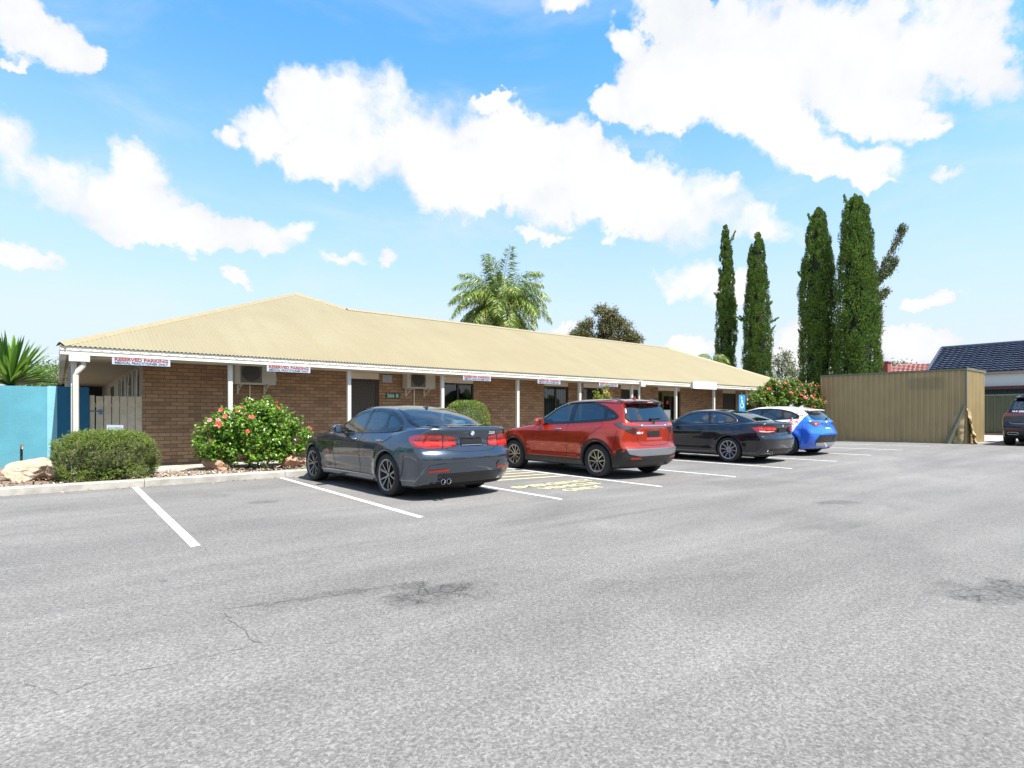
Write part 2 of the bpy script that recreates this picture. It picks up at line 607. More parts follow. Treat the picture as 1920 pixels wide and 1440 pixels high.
def text_mesh(body, size, extrude=0.0, align='CENTER', condensed=1.0, bold=0.0):
    cu = bpy.data.curves.new('txt', 'FONT')
    cu.body = body
    cu.size = size
    cu.align_x = align
    cu.align_y = 'CENTER'
    cu.extrude = extrude
    cu.offset = bold
    cu.resolution_u = 3
    o = bpy.data.objects.new('txt', cu)
    COL.objects.link(o)
    dg = bpy.context.evaluated_depsgraph_get()
    me = bpy.data.meshes.new_from_object(o.evaluated_get(dg))
    bpy.data.objects.remove(o)
    bpy.data.curves.remove(cu)
    for v in me.vertices: v.co.x *= condensed
    return me


def text_obj(name, body, size, mat_, M, parent=None, condensed=1.0, width=None, bold=0.0, extrude=0.0, world=True):
    """lettering laid with its own x right, y up; M places it"""
    me = text_mesh(body, size, extrude, 'CENTER', condensed, bold)
    if width:
        xs_ = [v.co.x for v in me.vertices]
        k = width / (max(xs_) - min(xs_))
        for v in me.vertices: v.co.x *= k
    if parent is not None and world:
        M = Matrix.Translation(-root_loc(parent)) @ M
    me.transform(M)
    me.materials.clear()
    return link_mesh(name, me, mat_, parent, False)


for body, w, x, y in (('EMERGENCY', 1.93, 7.10, 7.62), ('VEHICLE', 1.40, 7.12, 7.22), ('ONLY', .92, 7.03, 6.82)):
    o = text_obj('bay_lettering', body, .34, M_yellow, Matrix.Translation((x, y, .005)), width=w, bold=.012)
    tag(o, kind='structure')

# kerb, planting bed, verandah paving
M_conc = simple('concrete', (0.36, 0.34, 0.30), 0.9, var=.28, scale=4, bump=.004)
mb = MB()
KX = [-30] + [x for x in np.arange(-6, 25.0, 2.4)] + [25.3]
for a, b in zip(KX[:-1], KX[1:]):
    z0, z1 = float(gz(a, 11.9)), float(gz(b, 11.9))
    prof = [(11.83, -.1), (11.845, .105), (11.865, .125), (12.0, .128), (12.0, -.1)]
    v = [(a + .004, y, z + z0) for y, z in prof] + [(b - .004, y, z + z1) for y, z in prof]
    n = len(prof)
    mb.add(v, [tuple(range(n)), tuple(range(2 * n - 1, n - 1, -1))] + [(k, (k + 1) % n, n + (k + 1) % n, n + k) for k in range(n)])
tag(mb.build('kerb', M_conc, smooth=40), kind='structure')


def mulch_fn(gg):
    p = wpos(gg)
    vo = gg.n('ShaderNodeTexVoronoi', feature='F1')
    gg.put(vo.inputs['Vector'], gg.vm('ADD', p, gg.vm('MULTIPLY', gg.noise(p, 18, 3, out=1), (.08, .08, .08))))
    vo.inputs['Scale'].default_value = 26
    r = gg.n('ShaderNodeSeparateColor', i={0: vo.outputs['Color']}).outputs[0]
    c = gg.ramp(r, [(0, (.07, .045, .03)), (.35, (.2, .13, .09)), (.7, (.34, .25, .18)), (1, (.55, .46, .37))])
    c = gg.mix(gg.rng(gg.noise(p, 2.2, 4), .45, .6), c, (.22, .17, .13))
    return pbsdf(gg, c, 0.95, bump=vo.outputs['Distance'], bump_d=.03, bump_s=1)


M_mulch = mat('mulch', mulch_fn)
xs = np.linspace(-14, 34, 240)
ys = np.linspace(12.0, 15.6, 20)
GX, GY = np.meshgrid(xs, ys)
GZ = .1 + gz(GX, GY) * .8 + .035 * np.sin(GX * 2.1) * np.cos(GY * 2.7) + rng.normal(0, .007, GX.shape)
GZ += .12 * sstep(.2, -1.0, GX) * sstep(12.6, 14.8, GY)
GZ = np.where(GY > 13.25, np.where(GX > .9, -.02 + 0 * GZ, GZ), GZ)
nx, ny = len(xs), len(ys)
idx = np.arange(nx * ny).reshape(ny, nx)
Q = np.stack([idx[:-1, :-1], idx[:-1, 1:], idx[1:, 1:], idx[1:, :-1]], -1).reshape(-1, 4)
tag(np_mesh('planting_bed', np.stack([GX, GY, GZ], -1).reshape(-1, 3), Q, M_mulch, smooth=True), kind='structure')
# loose bark chips and leaf litter
n = 5200
P = np.stack([rng.uniform(-4, 9, n), 12.02 + rng.random(n) ** 1.3 * 1.3, np.zeros(n)], -1)
P[:, 2] = .128 + rng.uniform(-.02, .035, n) + .12 * sstep(.2, -1.0, P[:, 0]) * sstep(12.6, 14.8, P[:, 1])
sp = rng.random(n) < .06
P[sp, 1] = 11.82 - rng.exponential(.06, sp.sum())
P[sp, 2] = .008
ang = rng.uniform(0, PI * 2, n)
L = rng.uniform(.012, .038, n)
Wd = L * rng.uniform(.25, .6, n)
tl = rng.normal(0, .35, (n, 2))
dx = np.stack([np.cos(ang), np.sin(ang), tl[:, 0]], -1) * L[:, None]
dy = np.stack([-np.sin(ang), np.cos(ang), tl[:, 1]], -1) * Wd[:, None]
V = np.stack([P - dx, P - dy, P + dx, P + dy], 1).reshape(-1, 3)
Q = np.arange(4 * n).reshape(n, 4)


def chip_fn(gg):
    r = gg.n('ShaderNodeNewGeometry').outputs['Random Per Island']
    return pbsdf(gg, gg.ramp(r, [(0, (.10, .06, .035)), (.4, (.26, .17, .11)), (.75, (.42, .33, .25)), (1, (.66, .58, .5))]), .9)


tag(np_mesh('bark_chips', V, Q, mat('bark_chips', chip_fn)), kind='stuff', label='loose pale bark chips and leaf litter over the planting bed', cat='bark chips')

mb = MB()
mb.box(.95, 31, 13.3, 14.9, -.2, .13)
tag(mb.build('verandah_paving', M_conc), kind='structure')
mb = MB()
mb.box(-.2, 1.6, 15.35, 34, -.2, .12)
tag(mb.build('path', M_conc), kind='structure')

# ------------------------------------------------------------------ medical building
BLD = empty('medical_building', (0.04, 13.5, 0))
tag(BLD, 'long low brown brick building with cream corrugated metal roof and verandah', 'building')
YE, YW, YP, ZE, PITCH = 13.5, 14.8, 13.75, 2.55, 0.447
XL, XR, WL, WR = 0.04, 30.6, 1.47, 29.4
YRIDGE = 18.55
APX, APY = 6.38, 13.5 + 6.34


def brick_fn(gg):
    p = opos(gg)
    sx = gg.n('ShaderNodeSeparateXYZ', i={0: p})
    cb = gg.n('ShaderNodeCombineXYZ')
    gg.put(cb.inputs[0], gg.m('ADD', sx.outputs[0], sx.outputs[1]))
    gg.put(cb.inputs[1], sx.outputs[2])
    bt = gg.n('ShaderNodeTexBrick')
    gg.put(bt.inputs['Vector'], cb)
    bt.offset = 0.5
    bt.inputs['Scale'].default_value = 1
    bt.inputs['Brick Width'].default_value = 0.24
    bt.inputs['Row Height'].default_value = 0.086
    bt.inputs['Mortar Size'].default_value = 0.0075
    bt.inputs['Mortar Smooth'].default_value = 0.3
    bt.inputs['Bias'].default_value = 0
    bt.inputs['Color1'].default_value = (0, 0, 0, 1)
    bt.inputs['Color2'].default_value = (1, 1, 1, 1)
    bt.inputs['Mortar'].default_value = (.5, .5, .5, 1)
    r = gg.n('ShaderNodeSeparateColor', i={0: bt.outputs['Color']}).outputs[0]
    n = gg.noise(cb.outputs[0], 9, 5, .65)
    n1 = gg.noise(cb.outputs[0], 1.2, 4, .6)
    rr = gg.m('ADD', gg.m('MULTIPLY', r, .75), gg.m('MULTIPLY', n, .35), clamp=True)
    c = gg.ramp(rr, [(.05, (.22, .122, .066)), (.30, (.315, .185, .103)), (.6, (.38, .226, .126)), (.95, (.45, .275, .158))])
    c = gg.mix(gg.rng(n1, .35, .7, 0, .25), c, (.22, .135, .08))
    c = gg.mix(bt.outputs['Fac'], c, (.15, .105, .07))
    h = gg.m('SUBTRACT', gg.m('MULTIPLY', n, .25), bt.outputs['Fac'])
    return pbsdf(gg, c, .88, bump=h, bump_d=.012, bump_s=.8)


M_brick = mat('brown_brick', brick_fn)
M_cream = simple('cream_paint', (.72, .66, .55), .55, var=.06, scale=2)
M_white = simple('white_paint', (.68, .66, .61), .5, var=.05, scale=2)
M_soffit = simple('soffit', (.50, .41, .30), .8, var=.06)
M_bronze = simple('bronze_aluminium', (.045, .032, .022), .35, .3, var=.1)
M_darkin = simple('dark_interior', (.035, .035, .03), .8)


def glass_fn(tint, refl=0.10, rough=0.02):
    def fn(gg):
        tr = gg.n('ShaderNodeBsdfTransparent', i={0: (*tint, 1)})
        gl = gg.n('ShaderNodeBsdfGlossy', i={0: (1, 1, 1, 1), 1: rough})
        geo = gg.n('ShaderNodeNewGeometry')
        c = gg.m('ABSOLUTE', gg.vm('DOT_PRODUCT', geo.outputs['Normal'], geo.outputs['Incoming']))
        f = gg.m('POWER', gg.m('SUBTRACT', 1.0, c, clamp=True), 5.0)
        f = gg.m('MULTIPLY_ADD', f, 0.9, .045 + refl, clamp=True)
        mx = gg.n('ShaderNodeMixShader')
        gg.put(mx.inputs[0], f)
        gg.put(mx.inputs[1], tr)
        gg.put(mx.inputs[2], gl)
        return mx.outputs[0]
    return fn


M_glass = mat('window_glass', glass_fn((.55, .6, .58), .03))

# front wall with openings
OPEN = [('door', 6.15, 7.07, .13, 2.25), ('window', 9.15, 10.30, .95, 2.24), ('window', 13.28, 14.48, .5, 2.27), ('window', 15.25, 16.36, .5, 2.27),
        ('window', 17.35, 18.53, .5, 2.27), ('door', 19.72, 21.30, .13, 2.28), ('door', 24.67, 25.85, .13, 2.28)]
mb = MB()
ZT = 2.42
x = WL
for k, a, b, z0, z1 in OPEN:
    mb.box(x, a, YW, YW + .11, .05, ZT)
    if z0 > .2: mb.box(a, b, YW, YW + .11, .05, z0)
    x = b
mb.box(x, WR, YW, YW + .11, .05, ZT)
mb.box(WR - .11, WR, YW + .11, 24.0, .05, ZT)
mb.build('brick_wall', M_brick, BLD)
M_sidewall = simple('grey_side_wall', (.30, .28, .25), .8, var=.08)
mb = MB()
mb.box(WL, WL + .11, YW + .113, 33, .05, ZT)
mb.build('side_wall', M_sidewall, BLD)
for k, a, b, z0, z1 in OPEN:
    mb = MB()
    mb.box(a, b, YW + .02, YW + .10, z1, ZT)
    mb.build('lintel_panel', M_cream, BLD)
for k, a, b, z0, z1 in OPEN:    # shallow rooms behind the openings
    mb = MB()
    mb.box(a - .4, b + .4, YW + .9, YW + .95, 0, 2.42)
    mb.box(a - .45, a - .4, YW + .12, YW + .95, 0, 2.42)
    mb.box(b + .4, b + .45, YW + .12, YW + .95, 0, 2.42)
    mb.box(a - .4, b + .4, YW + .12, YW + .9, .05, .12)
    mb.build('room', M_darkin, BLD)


def blind_fn(gg):
    x_ = gg.n('ShaderNodeSeparateXYZ', i={0: wpos(gg)}).outputs[0]
    w = gg.m('FRACT', gg.m('MULTIPLY', x_, 9.0))
    return pbsdf(gg, gg.mix(gg.rng(w, 0, 1), (.10, .10, .09), (.22, .22, .20)), .9)


M_blind = mat('vertical_blind', blind_fn)
for i, (k, a, b, z0, z1) in enumerate(OPEN):
    if k != 'window': continue
    fr = MB()
    y0, y1 = YW + .03, YW + .09
    for (xa, xb, za, zb) in ((a, b, z1 - .05, z1), (a, b, z0, z0 + .05), (a, a + .05, z0 + .05, z1 - .05), (b - .05, b, z0 + .05, z1 - .05),
                             ((a + b) / 2 - .03, (a + b) / 2 + .03, z0 + .05, z1 - .05)):
        fr.box(xa, xb, y0, y1, za, zb)
    f = fr.build('window', M_bronze, BLD)
    pn = MB()
    pn.add([(a + .05, YW + .06, z0 + .05), (b - .05, YW + .06, z0 + .05), (b - .05, YW + .06, z1 - .05), (a + .05, YW + .06, z1 - .05)], [(0, 1, 2, 3)])
    pn.build('pane', M_glass, f)
    if i != 1:
        bl = MB()
        for s in np.arange(a + .06, b - .06, .09):
            bl.add([(s, YW + .16, z0), (s + .085, YW + .19, z0), (s + .085, YW + .19, z1), (s, YW + .16, z1)], [(0, 1, 2, 3)])
        bl.build('blind', M_blind, f)
    sl = MB()
    sl.box(a - .02, b + .02, YW - .03, YW + .03, z0 - .07, z0 - .003)
    sl.build('sill', M_brick, f)


# security door
def mesh_fn(gg):
    p = opos(gg)
    sx = gg.n('ShaderNodeSeparateXYZ', i={0: p})
    u = gg.m('FRACT', gg.m('MULTIPLY', gg.m('ADD', sx.outputs[0], sx.outputs[2]), 11))
    v = gg.m('FRACT', gg.m('MULTIPLY', gg.m('SUBTRACT', sx.outputs[0], sx.outputs[2]), 11))
    d = gg.m('MAXIMUM', gg.m('LESS_THAN', u, .2), gg.m('LESS_THAN', v, .2))
    return pbsdf(gg, gg.mix(d, (.02, .017, .014), (.10, .07, .045)), .45)


M_mesh = mat('security_mesh', mesh_fn)


def framed_door(a, b, z1, name, panel_mat, frame_mat, w=.09):
    z0 = .13
    mb = MB()
    y0, y1 = YW + .02, YW + .08
    for (xa, xb, za, zb) in ((a, b, z1 - w, z1), (a, b, z0, z0 + .12), (a, a + w, z0 + .12, z1 - w), (b - w, b, z0 + .12, z1 - w)):
        mb.box(xa, xb, y0, y1, za, zb)
    d = mb.build(name, frame_mat, BLD)
    p = MB()
    p.box(a + w, b - w, YW + .04, YW + .055, z0 + .12, z1 - w)
    p.build('door_panel', panel_mat, d)
    h = MB()
    h.cyl((b - w * .5, YW - .03, 1.1), (b - w * .5, YW + .02, 1.1), .02, n=8)
    h.box(b - w * .5 - .1, b - w * .5 + .015, YW - .045, YW - .03, 1.085, 1.115)
    h.build('handle', M_alu, d)
    return d


M_alu = simple('aluminium', (.55, .55, .54), .35, .9, var=.05)
framed_door(6.15, 7.07, 2.25, 'door', M_mesh, M_bronze)
framed_door(24.67, 25.85, 2.28, 'door', M_bronze, M_bronze)
# glazed entrance with side lights
M_olive = simple('olive_frame', (.15, .11, .05), .4, .2)
mb = MB()
for (xa, xb, za, zb) in ((19.72, 21.3, 2.2, 2.28), (19.72, 19.78, .13, 2.2), (20.04, 20.12, .13, 2.2), (20.88, 20.96, .13, 2.2), (21.24, 21.3, .13, 2.2),
                         (20.12, 20.88, .13, .3), (20.12, 20.88, 2.05, 2.2), (19.78, 20.04, .13, .2), (20.96, 21.24, .13, .2)):
    mb.box(xa, xb, YW + .02, YW + .08, za, zb)
ent = mb.build('door', M_olive, BLD)
mb = MB()
mb.add([(19.78, YW + .05, .2), (21.24, YW + .05, .2), (21.24, YW + .05, 2.2), (19.78, YW + .05, 2.2)], [(0, 1, 2, 3)])
mb.build('pane', M_glass, ent)
M_paper = simple('paper', (.82, .84, .86), .8, var=.02)
M_redst = simple('red_sticker', (.55, .05, .06), .5)
mb = MB()
mb.box(20.17, 20.62, YW + .035, YW + .042, .98, 1.46)
mb.build('notice', M_paper, ent)
mb = MB()
mb.cyl((20.42, YW + .035, 1.78), (20.42, YW + .042, 1.78), .08, n=14)
mb.build('sticker', M_redst, ent)
for x_, z_ in ((19.9, 1.72), (21.08, 1.78)):
    mb = MB()
    mb.cyl((x_, YW + .035, z_), (x_, YW + .042, z_), .05, n=12)
    mb.build('white_decal', M_paper, ent)


# ---- roof
def roof_fn(gg):
    p = wpos(gg)
    n = gg.noise(p, .7, 5, .6)
    st = gg.n('ShaderNodeMapping')
    gg.put(st.inputs[0], p)
    st.inputs['Scale'].default_value = (2.2, .25, .25)
    n2 = gg.noise(st.outputs[0], 1.6, 4, .6)
    c = gg.mix(gg.rng(n, .3, .7), (.272, .230, .132), (.302, .258, .152))
    px_ = gg.n('ShaderNodeSeparateXYZ', i={0: p})
    wn_ = gg.n('ShaderNodeTexWhiteNoise', noise_dimensions='1D')
    gg.put(wn_.inputs['W'], gg.m('FLOOR', gg.m('MULTIPLY', px_.outputs[0], 1 / .762)))
    c = gg.mix(gg.rng(wn_.outputs[0], 0, 1, 0, .22), c, (.25, .20, .105))
    fy_ = gg.m('FRACT', gg.m('MULTIPLY', px_.outputs[1], 1 / .85))
    fx_ = gg.m('FRACT', gg.m('MULTIPLY', px_.outputs[0], 1 / .152))
    scr = gg.m('MULTIPLY', gg.m('LESS_THAN', fy_, .022), gg.m('LESS_THAN', fx_, .14))
    c = gg.mix(gg.m('MULTIPLY', scr, .55), c, (.12, .10, .07))
    c = gg.mix(gg.rng(n2, .4, .75, 0, .35), c, (.245, .195, .10))
    return pbsdf(gg, c, .45, 0, .4, bump=gg.noise(p, 1.1, 3), bump_d=.02, bump_s=.4)


M_roof = mat('cream_roof_sheet', roof_fn)
M_cap = simple('ridge_cap', (.29, .245, .145), .45, var=.05)
PIT = .076
xs = np.arange(XL, XR, PIT / 6)
yt = np.minimum.reduce([YE + (xs - XL), YE + (XR - xs), np.maximum(np.full_like(xs, YRIDGE), np.where(xs < APX, APY, APY - (xs - APX)))])
yt = np.where(xs < APX, np.minimum(YE + (xs - XL) * (APY - YE) / (APX - XL), 99), yt)
yb = np.full_like(xs, YE - .03)
yt = np.maximum(yt, yb + .001)
zo = .0095 * np.cos(2 * PI * (xs - XL) / PIT)
V = np.concatenate([np.stack([xs, yb, ZE + .02 + (yb - YE) * PITCH + zo], -1), np.stack([xs, yt, ZE + .02 + (yt - YE) * PITCH + zo], -1)])
n = len(xs)
i = np.arange(n - 1)
Q = np.stack([i, i + 1, n + i + 1, n + i], -1)
roof = np_mesh('roof', V, Q, M_roof, BLD, smooth=True)
# the sides of the roof that face away
APZ = ZE + .02 + (APY - YE) * PITCH
RZ = ZE + .02 + (YRIDGE - YE) * PITCH
RX = XR - (YRIDGE - YE)
KX_ = APX + (APY - YRIDGE)
Y2 = 2 * YRIDGE - YE
mb = MB()
mb.add([(XL, YE, ZE), (APX, APY, APZ - .03), (APX, 33, APZ - .03), (XL, 33, ZE)], [(0, 1, 2, 3)])
mb.add([(APX, APY, APZ - .03), (2 * APX - XL, 33, ZE), (APX, 33, APZ - .03), (KX_, YRIDGE, RZ - .03), (2 * APX - XL, Y2, ZE)], [(0, 3, 4, 1, 2)])
mb.add([(KX_, YRIDGE, RZ - .03), (RX, YRIDGE, RZ - .03), (XR, Y2, ZE), (2 * APX - XL, Y2, ZE)], [(0, 1, 2, 3)])
mb.add([(RX, YRIDGE, RZ - .03), (XR, YE, ZE), (XR, Y2, ZE)], [(0, 1, 2)])
mb.add([(XL, 33, ZE), (APX, 33, APZ), (2 * APX - XL, 33, ZE)], [(0, 1, 2)])
mb.build('roof_back', M_roof, roof)


def cap(p, q, w=.10):
    p, q = Vector(p), Vector(q)
    d = (q - p).normalized()
    sd = d.cross(Vector((0, 0, 1))).normalized()
    upv = sd.cross(d)
    prof = [(-w, -.045), (-.03, .02), (0, .035), (.03, .02), (w, -.045)]
    v = [p + sd * a + upv * b for a, b in prof] + [q + sd * a + upv * b for a, b in prof]
    return v, [(k, k + 1, k + 6, k + 5) for k in range(4)]


mb = MB()
for p, q in (((XL, YE, ZE + .035), (APX, APY, APZ + .015)), ((APX, APY, APZ + .015), (KX_, YRIDGE, RZ + .015)), ((KX_, YRIDGE, RZ + .015), (RX, YRIDGE, RZ + .015)),
             ((RX, YRIDGE, RZ + .015), (XR, YE, ZE + .035)), ((APX, APY, APZ + .015), (APX, 33, APZ + .015))):
    mb.add(*cap(p, q))
mb.build('ridge_cap', M_cap, roof)


# ---- gutter with its row of overflow slots
def gutter_fn(gg):
    p = wpos(gg)
    sx = gg.n('ShaderNodeSeparateXYZ', i={0: p})
    fx = gg.m('FRACT', gg.m('MULTIPLY', sx.outputs[0], 1 / .16))
    fz = gg.m('ABSOLUTE', gg.m('SUBTRACT', sx.outputs[2], 2.483))
    d = gg.m('MULTIPLY', gg.m('LESS_THAN', fx, .36), gg.m('LESS_THAN', fz, .0065))
    n = gg.noise(p, 1.3, 5, .6)
    c = gg.mix(gg.rng(n, .35, .7), (.80, .77, .69), (.74, .70, .61))
    return pbsdf(gg, gg.mix(d, c, (.16, .14, .11)), .4)


M_gutter = mat('gutter_paint', gutter_fn)
prof = [(0, 2.395), (.0, 2.455), (-.012, 2.47), (-.012, 2.497), (.0, 2.51), (-.008, 2.545), (.004, 2.552), (.012, 2.54), (.012, 2.41), (.10, 2.41), (.10, 2.395)]
v = [(XL, YE + a, z) for a, z in prof] + [(XR, YE + a, z) for a, z in prof]
n = len(prof)
mb = MB()
mb.add(v, [tuple(range(n)), tuple(range(2 * n - 1, n - 1, -1))] + [(k, (k + 1) % n, n + (k + 1) % n, n + k) for k in range(n)])
v = [(XL - a, YE + .001, z) for a, z in [(-b, z) for b, z in prof]]
v = [(XL + a, YE + .02, z - .0015) for a, z in prof] + [(XL + a, 33, z - .0015) for a, z in prof]
mb.add(v, [tuple(range(n)), tuple(range(2 * n - 1, n - 1, -1))] + [(k, (k + 1) % n, n + (k + 1) % n, n + k) for k in range(n)])
mb.box(XR - .1, XR - .002, YE + .02, Y2, 2.39, 2.545)
mb.build('gutter', M_gutter, BLD)
# verandah beam and ceiling
mb = MB()
mb.box(.20, XR - .3, YP - .045, YP + .045, 2.372, 2.50)
mb.box(.205, .295, YP + .046, 33, 2.372, 2.50)
mb.build('verandah_beam', M_cream, BLD)
mb = MB()
mb.box(XL + .1, XR - .1, YE + .1, YW + .12, 2.425, 2.44)
mb.box(XL + .1, WL + .1, YW + .121, 33, 2.425, 2.44)
mb.build('verandah_ceiling', M_soffit, BLD)
# a sloping brace under the ceiling by the gate, as in the photograph
mb = MB()
mb.box(1.32, 1.40, 13.85, 14.78, 2.33, 2.42)
mb.build('ceiling_batten', M_cream, BLD)
# posts
post = None
for i in range(11):
    xx = .25 + i * 2.745
    if post is None:
        mb = MB()
        mb.box(-.045, .045, -.045, .045, .1, 2.371)
        post = mb.build('verandah_post', M_white, BLD, world=False, bevel=.004)
        o = post
    else:
        o = post.copy()
        COL.objects.link(o)
    o.location = Vector((xx, YP, 0)) - BLD.location
for yy in np.arange(16.6, 32, 2.8):
    o = post.copy()
    COL.objects.link(o)
    o.location = Vector((.25, yy, 0)) - BLD.location
# rainheads with downpipes
M_pipe = simple('downpipe_paint', (.74, .69, .60), .45, var=.05)


def rainhead(x, y, full=True):
    mb = MB()
    mb.box(x - .16, x + .16, y - .17, y - .02, 2.27, 2.392)
    h = mb.build('rainhead', M_white, BLD, bevel=.006)
    mb = MB()
    mb.tube([(x + .06, y - .09, 2.268), (x + .06, y - .09, 2.2), (x - .02, y - .07, 2.1), (x - .05, y - .06, 2.02), (x - .05, y - .06, .14)], .05, 12)
    mb.build('downpipe', M_pipe, h, smooth=50)


rainhead(.33, 13.66)
mb = MB()
mb.box(16.98 - .12, 16.98 + .12, 13.4, 13.49, 2.30, 2.50)
h = mb.build('rainhead', M_white, BLD, bevel=.006)
mb = MB()
mb.tube([(16.98, 13.56, 2.39), (16.98, 13.60, 2.25), (16.98, 13.66, .14)], .042, 12)
mb.build('downpipe', M_white, h, smooth=50)
# left verandah: windows, doors and pipes on the side wall
for a, b in ((15.7, 16.5), (17.6, 18.3), (19.6, 20.8), (23, 24.2)):
    mb = MB()
    mb.box(WL - .02, WL + .02, a, b, .2, 2.2)
    mb.build('side_window', M_bronze, BLD)
for a in (15.60, 16.51, 17.50, 18.31, 19.5, 20.81):
    mb = MB()
    mb.box(WL - .04, WL - .021, a, a + .09, .14, 2.3)
    mb.build('side_trim', M_cream, BLD)
for y_, r_, h_ in ((17.0, .03, 1.7), (17.25, .02, 1.75)):
    mb = MB()
    mb.tube([(WL - .07, y_, .14), (WL - .07, y_, h_), (WL - .07, y_ + .1, h_ + .15), (WL - .07, y_, h_ + .3)], r_, 8)
    mb.build('side_pipe', M_cream, BLD)
# end wall closing the side verandah
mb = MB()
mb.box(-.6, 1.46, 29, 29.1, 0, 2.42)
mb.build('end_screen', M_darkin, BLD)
# ------------------------------------------------------------------ signs on the verandah
M_signw = simple('sign_white', (.43, .50, .57), .5, var=.03)
M_red = simple('sign_red', (.33, .035, .045), .5)
M_navy = simple('sign_navy', (.03, .06, .12), .5)
M_grey = simple('sign_grey_text', (.22, .26, .30), .5)
STAND = Matrix(((1, 0, 0, 0), (0, 0, -1, 0), (0, 1, 0, 0), (0, 0, 0, 1)))     # x right, y up, facing -Y


def stand(x, y, z):
    return Matrix.Translation((x, y, z)) @ STAND


proto = None
WHERE = ['beside the corner rainhead', 'under the gutter above the flowering hibiscus and outdoor unit', 'above the dark window behind the round clipped bush',
         'between the two posts left of the red car', 'above the red car roof beside the entrance downpipe']
for i, (x0, x1) in enumerate(((.84, 1.81), (3.70, 4.69), (9.04, 10.0), (11.82, 12.87), (14.65, 15.71))):
    if proto is None:
        r = empty('reserved_parking_sign', (0, 0, 0))
        mb = MB()
        mb.box(-.49, .49, 0, .006, -.0675, .0675)
        b = mb.build('board', M_signw, r, world=False)
        text_obj('lettering', 'RESERVED PARKING', .085, M_red, stand(0, -.003, .030), r, width=.90, bold=.0035, world=False)
        text_obj('lettering', 'MEDICAL PRACTITIONER ONLY', .06, M_navy, stand(0, -.003, -.036), r, width=.90, bold=.002, world=False)
        for sx in (-.3, .3):
            mb = MB()
            mb.box(sx - .012, sx + .012, .007, .14, .02, .05)
            mb.build('bracket', M_cream, r, world=False)
        proto = r
        c = r
    else:
        c = copy_tree(proto)
    c.location = ((x0 + x1) / 2, 13.504, 2.318)
    tag(c, 'red and blue reserved parking sign ' + WHERE[i], 'sign', 'reserved parking signs along the gutter')
r = empty('clinic_sign', (20.96, 13.36, 2.47))
mb = MB()
mb.box(-.84, .84, 0, .10, -.15, .15)
mb.build('board', M_paper, r, world=False, bevel=.004)
text_obj('lettering', 'FAMILY HEALTH MEDICAL CTR', .11, M_grey, stand(0, -.004, 0.0), r, width=1.5, world=False)
for sx in (-.6, .6):
    mb = MB()
    mb.box(sx - .02, sx + .02, .101, .13, -.06, -.02)
    mb.build('bracket', M_bronze, r, world=False)
tag(r, 'white name board standing on the gutter near the right end of the building', 'sign')

M_gsign = simple('green_plate', (.015, .075, .05), .5)
M_mint = simple('mint_text', (.45, .62, .52), .5)
for i, (x, z, w, h, tx, lb) in enumerate(((7.48, 1.80, .44, .145, '266 B', 'green number plate on the brick wall right of the brown door'),
                                         (19.24, 1.80, .50, .13, '266 A', 'green number plate on the brick pier left of the glass entrance'))):
    r = empty('number_plate', (x, YW, z))
    mb = MB()
    mb.box(-w / 2, w / 2, -.016, -.002, -h / 2, h / 2)
    mb.build('board', M_gsign, r, world=False)
    text_obj('lettering', tx, .14, M_mint, stand(0, -.019, 0), r, width=w * .82, bold=.006, world=False)
    tag(r, lb, 'sign')
r = empty('wall_notice', (7.31, YW, 2.28))
mb = MB()
mb.box(-.14, .14, -.016, -.002, -.10, .10)
mb.build('board', M_signw, r, world=False)
mb = MB()
for k in range(4): mb.box(-.10, .10 - .03 * (k % 2), -.0185, -.0165, .055 - k * .04, .062 - k * .04)
mb.build('printing', M_grey, r, world=False)
tag(r, 'small white notice high on the bricks right of the brown door', 'sign')


# ------------------------------------------------------------------ split system outdoor units
def fan_fn(gg):
    p = opos(gg)
    z = gg.n('ShaderNodeSeparateXYZ', i={0: p})
    w = gg.m('FRACT', gg.m('MULTIPLY', z.outputs[2], 38))
    return pbsdf(gg, gg.mix(gg.m('LESS_THAN', w, .35), (.018, .018, .018), (.12, .11, .10)), .6)


M_fan = mat('fan_grille', fan_fn)
M_ac = simple('ac_casing', (.56, .53, .46), .5, var=.05)
M_fanback = simple('fan_recess', (.16, .15, .13), .7)


def ac_unit(x, z, w, label):
    r = empty('air_conditioner', (x, YW - .06, z))
    mb = MB()
    mb.box(-w / 2, w / 2, -.30, 0, 0, .56)
    mb.build('casing', M_ac, r, world=False, bevel=.012)
    mb = MB()
    mb.box(-w * .38, w * .14, -.306, -.3005, .035, .50)
    mb.build('fan_panel', M_fanback, r, world=False)
    mb = MB()
    mb.cyl((-w * .12, -.307, .27), (-w * .12, -.315, .27), .205, n=28)
    mb.build('fan_grille', M_fan, r, world=False)
    for s in (-w * .36, w * .3):
        mb = MB()
        mb.box(s - .02, s + .02, -.32, .055, -.04, -.003)
        mb.box(s - .02, s + .02, .02, .055, -.22, -.041)
        mb.cyl((s, -.26, -.05), (s, .03, -.2), .012, n=6)
        mb.build('bracket', M_ac, r, world=False)
    mb = MB()
    mb.tube([(-.06, .03, -.01), (-.06, .03, -.9), (-.06, .03, -1.8)], .016, 6)
    mb.build('drain_pipe', M_pipe, r, world=False)
    mb = MB()
    mb.tube([(w / 2 + .0, -.12, .2), (w / 2 + .07, -.1, .12), (w / 2 + .08, 0, .25), (w / 2 + .06, .03, .42)], .014, 6)
    mb.build('pipe', M_pipe, r, world=False)
    tag(r, label, 'air conditioner', 'outdoor units on the brick wall')


ac_unit(3.72, 1.99, .92, 'cream outdoor unit on the brick wall above the flowering hibiscus')
ac_unit(8.22, 2.02, .92, 'cream outdoor unit on the brick wall between brown door and window')

